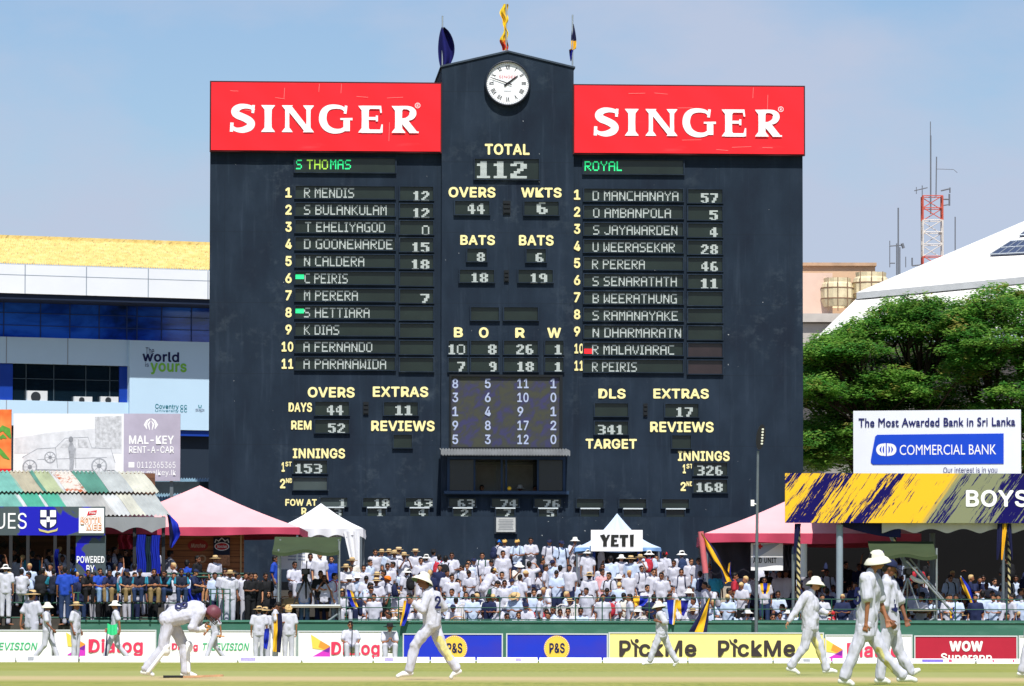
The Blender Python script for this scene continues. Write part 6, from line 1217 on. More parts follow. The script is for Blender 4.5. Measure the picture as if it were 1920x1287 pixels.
# ---------------------------------------------------------------- the players, posed joint by joint
def pj(Y, **P):
    J = {}
    for n, (x, y, d) in P.items(): J[n] = at(x, y, Y + d)
    return J
def player(label, J, face, skin=0, hat='wide', sleeve=.75, k=1.0, long_shirt=1.0, seed=1.0, pads=False, number=None, up=None, palms=None, curls=None, group='players on the field', vox=.011, girth=1.0, shoes=M_shoew, tilt=0.0, stain=None, hem=.16, loose=1.16):
    zmin = min(J['toeL'].z, J['toeR'].z) - .036 * k; c = (J['anL'] + J['anR']) / 2; o0 = Vector((c.x, c.y, zmin)); J = {n: p - o0 for n, p in J.items()}; o0.z = 0.0
    J['face'] = Vector(face); 
    if up: J['up'] = Vector(up)
    for S in 'LR':
        if palms: J['palm' + S] = palms[S]
        J['curl' + S] = (curls or {}).get(S, .6)
    b, V, H, hp = body_mb(J, k, girth=girth); me = melt(b, .0085, 2, 'body'); [me.materials.append(m) for m in (SKINS[skin], M_eye, M_lip)]; paint_face(me, hp, k)
    o = obj('person', me, None, o0); o['label'] = label; o['category'] = 'person'
    if group: o['group'] = group
    sm = melt(shirt_mb(J, k, sleeve, hem, loose, girth), vox, 3, 'shirt', .014, seed, 11); sm.materials.append(CLOTH['white']); so = obj('shirt', sm, o)
    tm = melt(trouser_mb(J, k, .93, loose * .9, girth), vox, 3, 'trousers', .015, seed + 5, 10); tm.materials.append(CLOTH['white']); tm.materials.append(mat('grass_stained_cotton', 'd3cb88', .85, .25, 9)); to = obj('trousers', tm, o)
    if stain:
        n = len(tm.polygons); cc = np.empty(n * 3); tm.polygons.foreach_get('center', cc); cc = cc.reshape(-1, 3); mi = np.zeros(n, dtype=int)
        a = np.array(Vector(stain[0]) - (o0 + Vector((0, 0, zmin)))); bb = np.array(Vector(stain[1]) - (o0 + Vector((0, 0, zmin)))); ab = bb - a; tt = np.clip(((cc - a) @ ab) / (ab @ ab), 0, 1); dd = np.linalg.norm((cc - (a + tt[:, None] * ab))[:, [0, 2]], axis=1)
        nz = np.array([mnoise.noise(Vector(x) * 16) for x in cc]); mi[(dd + nz * .03 < stain[2]) & (cc[:, 1] < a[1] + .12)] = 1; tm.polygons.foreach_set('material_index', mi)
    s2 = melt(shoe_mb(J, k), .01, 2, 'shoes'); s2.materials.append(shoes); obj('shoe', s2, o)
    hm = melt(hair_mb(J, k), .012, 2, 'hair'); hm.materials.append(M_hair); obj('hair', hm, o)
    if hat: put_hat(hat, J, k, o, tilt)
    if pads:
        for S in 'LR':
            p = MB(); kn, an = J['kn' + S], J['an' + S]; fw = Vector((1, 0, 0)); d = (an - kn); sd_ = d.normalized().cross(fw).normalized(); pf = sd_.cross(d.normalized()).normalized()
            if pf.x < 0: pf = -pf
            for q in (-.06, -.02, .02, .06): caps(p, kn - d * .16 + pf * .062 + sd_ * q * 1.25, .034, an - d * .02 + pf * .062 + sd_ * q * 1.1, .034, 8)
            blob(p, kn + pf * .075, .07, .11, .1); pm = melt(p, .012, 2, 'pad'); pm.materials.append(M_white); obj('leg_pad', pm, o)
    if number:                                   # text, centre fraction from chest to pelvis, outward normal, distance, height
        t_, fr_, nrm, dist, hgt = number; q = MB(); add_text(q, t_, (-hgt * .3 * len(t_), hgt * .3 * len(t_), -hgt / 2, hgt / 2), 0, bold=.03); no = q.build('shirt_number', M_nvt, so)
        upv = (J['che'] - J['pel']).normalized(); n_ = Vector(nrm); n_ = (n_ - upv * n_.dot(upv)).normalized(); xv = upv.cross(n_).normalized()
        no.matrix_local = Matrix.Translation(J['che'].lerp(J['pel'], fr_) + n_ * dist) @ Matrix((xv, -n_, upv)).transposed().to_4x4()
    return o, J
S_Y = {}
# striding fielder in the middle, walking away towards the tin roof
Y = 80.5; d = .11
J = pj(Y, hea=(793, 1082, 0), nec=(806, 1101, 0), che=(810, 1122, 0), pel=(811, 1159, 0), shL=(801, 1113, -.17), shR=(818, 1112, .17), elL=(792, 1137, -.26), wrL=(776, 1126, -.22), haL=(768, 1122, -.18), elR=(832, 1133, .26), wrR=(806, 1141, .3), haR=(797, 1139, .28),
       hipL=(808, 1165, -.09), hipR=(813, 1165, .09), knL=(778, 1205, -.1), anL=(766, 1252, -.1), toeL=(746, 1262, -.12), knR=(829, 1208, .1), anR=(857, 1249, .1), toeR=(846, 1264, .1))
player('fielder in cream wide-brimmed hat and long sleeves striding across the middle of the boundary', J, (-1, -.25, -.12), 1, 'wide', 1.9, 1.0, seed=3, palms={'L': (0, 1, 0), 'R': (0, -1, 0)}, number=('2', .05, (.55, -.8, 0), .165, .2), stain=(at(824, 1192, Y), at(843, 1228, Y), .055), hem=.1, tilt=.5)
# round hatted fielder walking towards the crimson board
Y = 92.5
J = pj(Y, hea=(1529, 1097, 0), nec=(1521, 1113, 0), che=(1521, 1135, 0), pel=(1520, 1170, 0), shL=(1516, 1120, .17), shR=(1510, 1120, -.17), elR=(1494, 1146, -.24), wrR=(1479, 1167, -.26), haR=(1473, 1176, -.26), elL=(1536, 1147, .22), wrL=(1551, 1153, .14), haL=(1559, 1153, .1),
       hipL=(1521, 1177, .09), hipR=(1517, 1177, -.09), knR=(1508, 1216, -.1), anR=(1482, 1253, -.1), toeR=(1497, 1265, -.1), knL=(1535, 1214, .1), anL=(1550, 1257, .1), toeL=(1567, 1262, .12))
player('stocky fielder in white cricket hat walking past the yellow board holding a red ball', J, (1, -.3, -.05), 2, 'wide', 1.95, 1.0, seed=8, palms={'L': (0, 0, 1), 'R': (1, 0, 0)}, girth=1.1, curls={'L': 1.0}, stain=(at(1528, 1200, Y), at(1537, 1245, Y), .04), hem=.12)
p = at(1559, 1149.5, Y); b_ = MB(); blob(b_, (0, 0, 0), .037, .037, .037, None, 16, 12); bo = b_.build('cricket_ball', mat('red_leather_ball', 'b0202a', .35, .1, 20), None, loc=at(1562, 1150, Y + .07)); bo['label'] = 'red cricket ball in the hand of the stocky fielder'; bo['category'] = 'ball'
# tall near fielder
Y = 68.9
J = pj(Y, hea=(1645, 1056, 0), nec=(1634, 1079, 0), che=(1630, 1108, 0), pel=(1625, 1166, 0), shR=(1622, 1090, -.18), shL=(1642, 1092, .18), elR=(1627, 1133, -.22), wrR=(1624, 1174, -.2), haR=(1622, 1186, -.2), elL=(1652, 1134, .24), wrL=(1662, 1166, .2), haL=(1665, 1176, .18),
       hipR=(1623, 1178, -.09), hipL=(1628, 1178, .09), knR=(1602, 1228, -.1), anR=(1582, 1277, -.1), toeR=(1598, 1288, -.1), knL=(1655, 1231, .1), anL=(1692, 1273, .1), toeL=(1716, 1281, .12))
player('tallest nearest fielder in cream hat and short sleeves striding towards the crimson board', J, (1, .25, -.05), 0, 'wide', .8, 1.03, seed=13, palms={'L': (0, -1, 0), 'R': (.4, 1, 0)}, curls={'R': .9, 'L': .7}, number=('5', .3, (-.75, -.65, 0), .205, .24), stain=(at(1648, 1222, Y), at(1672, 1266, Y), .03), vox=.010, hem=.2, tilt=.2)
# capped fielder beyond him
Y = 72.5
J = pj(Y, hea=(1668, 1066, 0), nec=(1662, 1086, 0), che=(1665, 1112, 0), pel=(1668, 1164, 0), shR=(1663, 1096, -.18), shL=(1672, 1096, .18), elR=(1654, 1146, -.24), wrR=(1668, 1164, -.26), haR=(1674, 1172, -.26), elL=(1690, 1136, .22), wrL=(1698, 1160, .16), haL=(1701, 1170, .14),
       hipR=(1668, 1174, -.09), hipL=(1671, 1174, .09), knR=(1656, 1224, -.1), anR=(1650, 1272, -.1), toeR=(1666, 1280, -.1), knL=(1686, 1222, .1), anL=(1708, 1262, .1), toeL=(1722, 1258, .12))
player('fielder in dark navy cap half hidden beyond the tallest fielder', J, (1, .1, -.25), 1, 'capnavy', .75, 1.02, seed=19, palms={'R': (0, 1, 0), 'L': (0, -1, 0)}, number=('4', .5, (.3, -.95, 0), .19, .18), hem=.14)
# small fielder near the yellow board, walking the other way
Y = 121
J = pj(Y, hea=(1235, 1141, 0), nec=(1239, 1151, 0), che=(1241, 1163, 0), pel=(1241, 1186, 0), shL=(1238, 1156, -.18), shR=(1244, 1156, .18), elL=(1249, 1173, -.22), wrL=(1234, 1169, -.25), haL=(1229, 1167, -.22), elR=(1237, 1173, .2), wrR=(1229, 1162, .1), haR=(1227, 1158, .05),
       hipL=(1239, 1191, -.09), hipR=(1243, 1191, .09), knL=(1228, 1216, -.1), anL=(1218, 1244, -.1), toeL=(1206, 1249, -.12), knR=(1254, 1218, .1), anR=(1268, 1243, .1), toeR=(1264, 1252, .1))
player('smaller distant fielder in white hat clasping his hands in front of the yellow board', J, (-1, -.6, -.1), 1, 'wide', .8, .98, seed=23, palms={'L': (0, 1, 0), 'R': (0, -1, 0)}, vox=.013)
# batsman bending over, padded
Y = 83
J = pj(Y, hea=(398, 1153, 0), nec=(383, 1147, 0), che=(366, 1144, 0), pel=(318, 1157, 0), shL=(377, 1149, .2), shR=(374, 1152, -.2), elR=(360, 1179, -.26), wrR=(372, 1183, -.18), haR=(382, 1181, -.14), elL=(370, 1178, .26), wrL=(380, 1178, .1), haL=(388, 1176, .06),
       hipR=(316, 1165, -.1), hipL=(321, 1165, .1), knR=(305, 1216, -.12), anR=(272, 1258, -.12), toeR=(286, 1267, -.14), knL=(345, 1215, .12), anL=(347, 1262, .12), toeL=(366, 1269, .14))
o, Jb = player('batsman in dull maroon helmet and white pads bending forward over his gloves', J, (.75, 0, -.66), 1, 'helmet', 1.7, 1.02, seed=31, pads=True, number=('8', .45, (0, -.8, .6), .19, .22), up=(.66, 0, .75), palms={'L': (0, -1, .3), 'R': (0, 1, .3)}, curls={'L': 1.2, 'R': 1.2}, hem=.12, loose=1.16, girth=1.05)
for S, c_ in (('R', 'white'), ('L', 'white')):
    g_ = MB(); w_, h_ = Jb['wr' + S], Jb['ha' + S]; dv = (h_ - w_).normalized(); caps(g_, w_ - dv * .02, .05, w_ + dv * .06, .06)
    for q in (-.04, -.013, .013, .04): caps(g_, w_ + dv * .05 + Vector((0, q, .01)), .022, w_ + dv * .15 + Vector((0, q * 1.1, -.025)), .02, 8)
    caps(g_, w_ + dv * .04 + Vector((0, 0, .03)), .024, w_ + dv * .1 + Vector((0, 0, .06)), .02, 8); gm = melt(g_, .011, 2, 'glove'); gm.materials.append(mat('batting_glove_white', 'd5d6d4', .6, .1, 10)); gm.materials.append(mat('batting_glove_orange', 'd98a2c', .6))
    n = len(gm.polygons); cc = np.empty(n * 3); gm.polygons.foreach_get('center', cc); cc = cc.reshape(-1, 3); gm.polygons.foreach_set('material_index', ((cc - np.array(w_ + dv * .12)) @ np.array(dv) > 0).astype(int)); obj('glove', gm, o)
bt = thing('cricket_bat', 'wooden cricket bat with black grip lying on the grass at the batsman', 'cricket bat', at(345, 1270.5, 82.2)); bt.location.z = 0; F0 = bt.location
hx0, hx1, bx1 = at(306, 1270, 82.2).x - F0.x, at(334, 1270, 82.2).x - F0.x, at(419, 1270, 82.2).x - F0.x
MB().tube([(hx0, 0, .03), (hx1 + .1, 0, .03)], .02, 10).build('grip', M_black, bt); q = MB(); q.add([(hx1 + .08, -.02, .01), (hx1 + .2, -.054, .01), (bx1 - .03, -.054, .03), (bx1, -.03, .035), (bx1, .03, .035), (bx1 - .03, .054, .03), (hx1 + .2, .054, .01), (hx1 + .08, .02, .01)] + [(hx1 + .08, -.02, .04), (hx1 + .2, -.054, .04), (bx1 - .03, -.054, .065), (bx1, -.03, .06), (bx1, .03, .06), (bx1 - .03, .054, .065), (hx1 + .2, .054, .04), (hx1 + .08, .02, .04)], [list(range(7, -1, -1)), list(range(8, 16))] + [(i, (i + 1) % 8, (i + 1) % 8 + 8, i + 8) for i in range(8)]); q.build('blade', mat('willow_wood', 'b98f6c', .6, .2, 6), bt)
# the player leaving the frame at the crimson board's far side
Y = 88
J = pj(Y, hea=(1944, 1110, 0), nec=(1938, 1125, 0), che=(1937, 1144, 0), pel=(1935, 1182, 0), shR=(1932, 1131, -.17), shL=(1942, 1131, .17), elR=(1932, 1160, -.24), wrR=(1938, 1180, -.22), haR=(1940, 1190, -.2), elL=(1948, 1160, .22), wrL=(1956, 1180, .16), haL=(1958, 1190, .14), hipR=(1933, 1188, -.09), hipL=(1937, 1188, .09), knR=(1925, 1225, -.1), anR=(1915, 1261, -.1), toeR=(1930, 1268, -.1), knL=(1946, 1225, .1), anL=(1956, 1262, .1), toeL=(1972, 1268, .12))
player('player in white at the photo edge, only one trouser leg in view', J, (1, 0, 0), 1, 'wide', .75, 1.0, seed=41, vox=.014)
# ---------------------------------------------------------------- the crowd
def proj(p):
    q = MC.transposed() @ (Vector(p) - Vector((0, 0, CAMH))); return CX + q.x / -q.z * FPX, CY - q.y / -q.z * FPX
def pose(**o):
    J = dict(pel=(0, 0, .95), che=(0, .0, 1.25), nec=(0, .01, 1.42), hea=(0, -.015, 1.57), shL=(.175, 0, 1.37), elL=(.23, .03, 1.09), wrL=(.24, -.05, .86), haL=(.24, -.08, .78), hipL=(.09, 0, .9), knL=(.1, -.01, .48), anL=(.1, .02, .08), toeL=(.12, -.14, .036))
    for n in list(J):
        if n.endswith('L'): x, y, z = J[n]; J[n[:-1] + 'R'] = (-x, y, z)
    J['face'] = (0, -1, -.06)
    for n, v in o.items():
        if n[-1] == 'B': x, y, z = v; J[n[:-1] + 'L'] = v; J[n[:-1] + 'R'] = (-x, y, z)
        else: J[n] = v
    return J
def seated(h=.44, lean=0.0, **o):
    d = dict(pel=(0, .05, h), che=(0, .03 - lean * .5, h + .3), nec=(0, .02 - lean, h + .47 - lean * .25), hea=(0, -.02 - lean * 1.2, h + .62 - lean * .35), shB=(.175, .02 - lean * .9, h + .41 - lean * .2), hipB=(.1, .0, h - .02), knB=(.15, -.4, h + .04), anB=(.14, -.42, .08), toeB=(.16, -.57, .036),
             elB=(.24, -.08 - lean * .9, h + .17 - lean * .1), wrB=(.17, -.32, h + .12), haB=(.15, -.39, h + .1)); d.update(o); return pose(**d)
POSES = dict(
 stand=pose(), folded=pose(elB=(.24, -.05, 1.12), wrB=(.08, -.2, 1.1), haB=(.03, -.22, 1.13)), phone=pose(elB=(.22, -.16, 1.16), wrB=(.1, -.27, 1.38), haB=(.05, -.25, 1.46)),
 salute=pose(elR=(-.31, -.14, 1.42), wrR=(-.17, -.18, 1.6), haR=(-.09, -.17, 1.64)), hips=pose(elB=(.34, .06, 1.13), wrB=(.18, -.03, 1.0), haB=(.13, -.06, .98)), chin=pose(elR=(-.2, -.16, 1.12), wrR=(-.06, -.2, 1.36), haR=(-.02, -.16, 1.43), elL=(.24, -.04, 1.12), wrL=(.02, -.2, 1.1), haL=(-.05, -.2, 1.12)),
 lookdown=pose(face=(0, -.75, -.65), hea=(0, -.05, 1.555), elB=(.23, -.03, 1.12), wrB=(.1, -.24, 1.1), haB=(.05, -.28, 1.14)), raised=pose(elR=(-.26, -.1, 1.56), wrR=(-.22, -.16, 1.8), haR=(-.2, -.18, 1.88)),
 lean=pose(pel=(0, .14, .92), che=(0, -.03, 1.17), nec=(0, -.16, 1.3), hea=(0, -.24, 1.42), shB=(.175, -.13, 1.26), hipB=(.09, .14, .88), knB=(.1, .06, .47), elB=(.24, -.26, 1.04), wrB=(.2, -.42, .95), haB=(.17, -.47, .94), face=(0, -.9, -.35)),
 walk=pose(knL=(.09, -.17, .5), anL=(.09, -.3, .1), toeL=(.1, -.46, .08), knR=(-.09, .05, .48), anR=(-.09, .32, .15), toeR=(-.1, .22, .04), elL=(.24, .1, 1.11), wrL=(.25, .13, .87), haL=(.25, .1, .79), elR=(-.24, -.05, 1.1), wrR=(-.24, -.21, .92), haR=(-.24, -.27, .86)),
 sit=seated(), sitlean=seated(lean=.2, elB=(.2, -.34, .56), wrB=(.06, -.44, .6), haB=(.03, -.46, .66)), sitchin=seated(lean=.12, elR=(-.18, -.34, .52), wrR=(-.07, -.3, .78), haR=(-.03, -.24, .86)), sitlow=seated(h=.3, lean=.1, knB=(.16, -.34, .5), elB=(.23, -.2, .46), wrB=(.1, -.4, .54), haB=(.05, -.44, .54)),
 sitphone=seated(elB=(.22, -.14, .66), wrB=(.09, -.28, .84), haB=(.05, -.27, .92), face=(0, -.9, -.3)), perch=seated(h=.82, knB=(.13, -.38, .83), anB=(.12, -.34, .42), toeB=(.13, -.47, .36), elB=(.24, -.1, 1.0), wrB=(.13, -.34, .94), haB=(.08, -.4, .94)), perchlean=seated(h=.82, lean=.14, knB=(.13, -.38, .83), anB=(.12, -.34, .42), toeB=(.13, -.47, .36), elB=(.2, -.3, .96), wrB=(.06, -.42, .98), haB=(.03, -.45, .98)))
PROTO = {}
def proto(nm):
    if nm in PROTO: return PROTO[nm]
    J = POSES[nm]; J = {n: Vector(v) for n, v in J.items()}; J['curlL'] = J['curlR'] = .7
    b, V, H, hp = body_mb(J); me = melt(b, .0125, 2, 'body', dec=.45); [me.materials.append(m) for m in (SKINS[0], M_eye, M_lip)]; paint_face(me, hp, 1, .02)
    d = dict(J=J, body=me); sd_ = len(PROTO) * 3.7
    for key, mb_, mt in (('shirt', shirt_mb(J, 1, .68, .16, 1.06), CLOTH['white']), ('trousers', trouser_mb(J, 1, .93, 1.02), CLOTH['white']), ('shorts', trouser_mb(J, 1, .3, 1.02), CLOTH['navy']), ('shoe', shoe_mb(J), M_shoeb), ('hair', hair_mb(J), M_hair)):
        m_ = melt(mb_, .018 if key != 'hair' else .016, 3, key, .012 if key[0] == 's' and key != 'shoe' else (.01 if key == 'trousers' else .006), sd_, 9, dec=.6); m_.materials.append(mt); d[key] = m_
    d['top'] = (J['hea'] + H @ Vector((0, -.02, .13))).z; PROTO[nm] = d; return d
def pack_mesh():
    q = MB(); blob(q, (0, .2, 1.2), .155, .1, .23, None, 14, 10); blob(q, (0, .28, 1.12), .12, .06, .13, None, 12, 8)
    for s in (-1, 1): q.tube([(s * .1, .13, 1.4), (s * .11, .04, 1.45), (s * .115, -.08, 1.41), (s * .12, -.135, 1.28), (s * .14, -.12, 1.12), (s * .17, .0, 1.05), (s * .13, .14, 1.05)], .02, 6)
    return q.mesh('backpack', CLOTH['navy'])
PACK = pack_mesh()
HATW = {'straw': 'straw hat', 'boater': 'flat boater', 'sun': 'white sun hat', 'black': 'black hat', 'capnavy': 'navy cap', 'capred': 'red cap', 'capgold': 'gold cap', 'capblue': 'bright blue cap', 'capgreen': 'green cap', 'turban': 'orange turban', 'wrap': 'cream head wrap', 'wide': 'wide white hat'}
POSEW = {'stand': 'standing', 'folded': 'standing with hands clasped', 'phone': 'raising a camera to the eyes', 'salute': 'shading the eyes', 'hips': 'standing hands on hips', 'chin': 'hand on chin', 'lookdown': 'looking down', 'raised': 'with a raised arm', 'lean': 'leaning forward', 'walk': 'walking', 'sit': 'seated', 'sitlean': 'seated leaning in', 'sitchin': 'seated chin in hand', 'sitlow': 'crouched low', 'sitphone': 'seated eyeing a phone', 'perch': 'perched on the rail', 'perchlean': 'perched on the rail bent forward'}
LANDX = [(20, 'under the BLUES lettering'), (90, 'under the crest'), (170, 'by the POWERED sign'), (228, 'under the red swag'), (280, 'by the long blue cloths'), (345, 'beside the round wood badge'), (415, 'near the navy poster'), (470, 'under the pink canopy edge'), (525, 'at the scaffold pole'), (580, 'under the olive canopy'), (632, 'at the white gazebo leg'), (706, 'below the 18 panel'), (786, 'below the 43 panel'), (868, 'below the 63 panel'), (948, 'below the stone plaque'), (1028, 'below the 76 panel'), (1088, 'at the blue stall corner'), (1157, 'below the YETI sign'), (1222, 'past the YETI sign'), (1270, 'below the blank panels'), (1330, 'by the big navy flag'), (1380, 'at the dark curtain'), (1420, 'by the lamp post'), (1455, 'below the UNIT banner'), (1500, 'at the striped post'), (1545, 'under the yellow sign'), (1580, 'at the grey pillar'), (1640, 'behind the tall fielder'), (1700, 'around the tripod'), (1760, 'at the olive canopy pole'), (1815, 'under the stand canvas'), (1885, 'at the gold pennant'), (1925, 'at the photo edge')]
PEOPLE = []; CR = random.Random(21)
def add_person(px, ytop, ps, ang=0, hat=None, shirt='white', legs='white', bag=None, place=None, Y=None, z=None, scale=None, note=None, grp='spectators in the crowd', shoes=False, skin=None, tie=False):
    if grp == 'spectators in the crowd' and shirt == 'white' and px > 640:
        rv = CR.random()
        if ps[:3] == 'sit' and rv < .6: legs = 'navyshort'
        elif legs == 'white' and rv < .3: legs = 'navy'
        if CR.random() < .2: shirt = 'shadewhite'  # some white shirts get the bluish shade tint for shading variety
    P = proto(ps); extra = {'straw': .005, 'boater': .0, 'sun': .005, 'black': .01, 'wide': .02, 'turban': .01}.get(hat, 0); h = P['top'] + extra
    if Y is None:
        best = None
        rows = [(T_Y0 + k * T_DY + 1.0, T_Z0 + k * T_DZ, k) for k in range(T_N)] if px > 655 else [(153.2 + k * 1.5, 1.05 + .28 * k, k) for k in range(6)]
        for y, z0, k in rows:
            for s in (.9, .94, .98, 1.02, 1.05):
                pt = at(px, 1203, y); pt.z = z0 + h * s; e = abs(proj(pt)[1] - ytop) + 30 * abs(s - .97)
                if best is None or e < best[0]: best = (e, y, z0, s, k)
        e, Y, z, scale, k = best
    else:
        k = 0
        if z is None:
            scale = scale or 1.0; pt = at(px, ytop, Y); z = pt.z - h * scale
        elif scale is None: scale = (at(px, ytop, Y).z - z) / h
    x = at(px, 1150, Y).x; yy = Y + (CR.uniform(-.35, .35) if place is None else 0)
    o = obj('person', P['body'], None, (x, yy, z), (0, 0, R(ang + CR.uniform(-6, 6)))); o.scale = (scale,) * 3; o['category'] = 'person'; o['group'] = grp
    slot(o, 0, SKINS[skin if skin is not None else CR.choice((0, 0, 1, 1, 2))])
    s = obj('shirt', P['shirt'], o); slot(s, 0, CLOTH[shirt]); t = obj('trousers' if legs == 'white' or legs not in ('navyshort', 'blackshort') else 'shorts', P['shorts' if legs in ('navyshort', 'blackshort') else 'trousers'], o); slot(t, 0, CLOTH[{'navyshort': 'navy', 'blackshort': 'black'}.get(legs, legs)])
    obj('hair', P['hair'], o)
    if shoes or ps in ('stand', 'walk', 'perch', 'perchlean', 'hips', 'lean'): so = obj('shoe', P['shoe'], o); slot(so, 0, M_shoew if shoes == 'white' else M_shoeb)
    if hat: put_hat(hat, P['J'], 1.0, o, .08)
    if bag and ps[:3] != 'sit':
        b = obj('backpack', PACK, o); dz = P['J']['che'] - Vector((0, 0, 1.25)); b.location = dz; slot(b, 0, CLOTH[bag])
    PEOPLE.append(dict(o=o, px=px, y=ytop, ps=ps, ang=ang % 360, hat=hat, shirt=shirt, legs=legs, bag=bag if ps[:3] != 'sit' else None, k=k, Y=Y, note=note)); return o
A = add_person
# -- central terrace, read off the photo: head x, head top y, pose, turn (0 faces the field)
for r in [(703, 1028, 'stand', 10), (715, 1029, 'phone', 0, 'straw'), (729, 1030, 'stand', 15, 'straw'), (739, 1032, 'stand', -10, 'straw'), (747, 1026, 'folded', 0, 'boater'), (757, 1036, 'phone', 20, 'straw'), (779, 1030, 'stand', 0, 'boater'), (789, 1044, 'stand', 10), (799, 1038, 'hips', 180, 'sun'), (812, 1030, 'stand', 150, 'black'),
  (823, 1040, 'stand', 160, None, 'white', 'white', 'red'), (835, 1042, 'stand', 175, None, 'white', 'white', 'black'), (847, 1037, 'folded', 0), (866, 1058, 'stand', -60), (878, 1050, 'stand', 0), (660, 1045, 'stand', 0, 'straw', 'cream'), (648, 1056, 'folded', 30, 'straw'), (682, 1058, 'stand', 0), (693, 1048, 'stand', 60), (706, 1072, 'stand', 20, 'straw'), (726, 1056, 'stand', 0), (737, 1053, 'stand', -80, None, 'white', 'navy'),
  (763, 1066, 'stand', -150, 'sun', 'white', 'white', 'black'), (728, 1081, 'stand', -80, 'turban', 'white', 'green', 'navy'), (705, 1083, 'folded', 0, 'straw'), (681, 1092, 'lean', 60), (655, 1096, 'stand', -60, 'sun'), (745, 1104, 'sit', 0, 'straw'), (742, 1093, 'sit', 150), (692, 1102, 'lean', 20), (824, 1072, 'sit', 180, 'sun', 'shadewhite'), (847, 1078, 'stand', 10, None, 'white', 'navy'), (858, 1083, 'sit', 20), (832, 1114, 'sit', 0), (831, 1126, 'sitlean', 0),
  (661, 1142, 'sit', 0, 'capnavy'), (693, 1141, 'sit', 0, 'capred'), (726, 1139, 'sit', 0), (675, 1120, 'sit', 10), (768, 1118, 'sit', -20), (775, 1145, 'sitlow', 0), (640, 1128, 'sit', 20),
  (933, 1012, 'stand', 140, 'capblue', 'white', 'white', 'navy'), (946, 1012, 'stand', 0, 'capgold'), (970, 1011, 'folded', -20, 'capgold', 'white', 'white', 'grey'), (995, 1006, 'folded', 0), (1030, 1012, 'stand', 0, 'capnavy', 'white', 'white', 'navy'), (1052, 1013, 'stand', 20, 'capnavy', 'white', 'white', 'navy'), (1078, 1008, 'chin', 0, 'sun'), (904, 1034, 'stand', 0, None, 'white', 'white', 'green'), (888, 1044, 'stand', 10, 'capnavy', 'white', 'white', 'navy'), (943, 1032, 'stand', 0),
  (941, 1071, 'sit', 0), (914, 1063, 'lean', 130, 'capgold'), (876, 1054, 'stand', 0), (992, 1052, 'salute', 170, None, 'white', 'navy'), (1036, 1049, 'stand', -30, 'capnavy'), (1050, 1059, 'stand', 180, None, 'white', 'navy'), (930, 1089, 'lookdown', 60, None, 'white', 'denim', 'green'), (946, 1088, 'stand', 0, None, 'white', 'navyshort'), (960, 1085, 'stand', -30, 'capnavy', 'shadewhite'), (975, 1078, 'stand', 150, None, 'white', 'navy'), (998, 1096, 'sit', 80, 'capnavy'),
  (1022, 1091, 'sitlow', 0), (1078, 1085, 'sit', 0), (882, 1127, 'sit', 120, 'sun', 'shadewhite', 'navy'), (1001, 1104, 'sit', 0), (948, 1150, 'sitlow', 20, None, 'grey'), (972, 1148, 'sit', 0), (986, 1128, 'sit', 0, 'capnavy'), (1002, 1143, 'sitlean', 20), (1025, 1141, 'sit', 0), (1050, 1141, 'sit', 10), (1066, 1139, 'sitchin', 0), (1089, 1139, 'sit', 0), (1037, 1136, 'sit', -30), (1012, 1132, 'sit', 0, None, 'red'),
  (1102, 1031, 'stand', 180, 'sun'), (1127, 1021, 'salute', -80), (1130, 1055, 'stand', 0, None, 'white', 'navy'), (1145, 1043, 'stand', 180), (1165, 1040, 'stand', 10, 'sun'), (1183, 1041, 'stand', -20, 'straw'), (1200, 1040, 'phone', 0, 'straw'), (1217, 1033, 'stand', 170, 'sun', 'white', 'white', 'red'), (1231, 1040, 'stand', 0), (1247, 1034, 'stand', 150, 'capred'), (1264, 1050, 'stand', -20, None, 'white', 'navy'), (1279, 1032, 'stand', 180, 'sun', 'white', 'white', 'ddenim'), (1296, 1046, 'stand', 20),
  (1203, 1060, 'stand', 20, None, 'white', 'navy', 'navy'), (1142, 1072, 'folded', -30, None, 'white', 'white', 'black'), (1160, 1079, 'sit', 0, 'sun', 'cream'), (1105, 1072, 'stand', 180, 'straw'), (1129, 1065, 'stand', 30, None, 'pink'), (1202, 1084, 'sit', -20), (1213, 1097, 'sit', 20), (1234, 1095, 'sit', 0, 'sun'), (1252, 1097, 'sitlean', 20), (1273, 1092, 'sitlean', 0, 'capnavy'), (1292, 1104, 'sit', 0, 'sun'), (1225, 1066, 'stand', 10), (1277, 1068, 'stand', 0, None, 'white', 'navy', 'navy'), (1240, 1072, 'stand', -20),
  (1108, 1114, 'sit', 0), (1109, 1135, 'sit', 0, 'capred'), (1150, 1113, 'stand', 160, None, 'white', 'navy', 'red'), (1118, 1142, 'sit', 10), (1145, 1141, 'sit', 0, None, 'navy'), (1163, 1140, 'sit', 0), (1177, 1142, 'sitlean', 0), (1195, 1139, 'sit', 0, 'sun'), (1215, 1140, 'sit', -20), (1228, 1112, 'sit', 0), (1088, 1112, 'sit', 20), (1068, 1122, 'sit', 0, 'straw'),
  (1309, 1047, 'stand', 20), (1312, 1069, 'stand', 180, None, 'white', 'white', 'navy'), (1329, 1057, 'raised', 60), (1341, 1071, 'stand', 0, None, 'sky'), (1338, 1095, 'lean', -40, None, 'white', 'navyshort'), (1378, 1074, 'stand', 90, None, 'red', 'black'), (1395, 1066, 'lean', 170), (1411, 1075, 'stand', -30, None, 'white', 'ddenim'), (1434, 1080, 'stand', 0, None, 'white', 'ddenim', None), (1451, 1059, 'stand', 0, None, 'white', 'white', 'navy'), (1437, 1065, 'stand', 150, None, 'black', 'black'), (1457, 1088, 'sit', 0), (1460, 1108, 'sit', 0), (1478, 1052, 'stand', 180, 'capgold', 'black', 'black'),
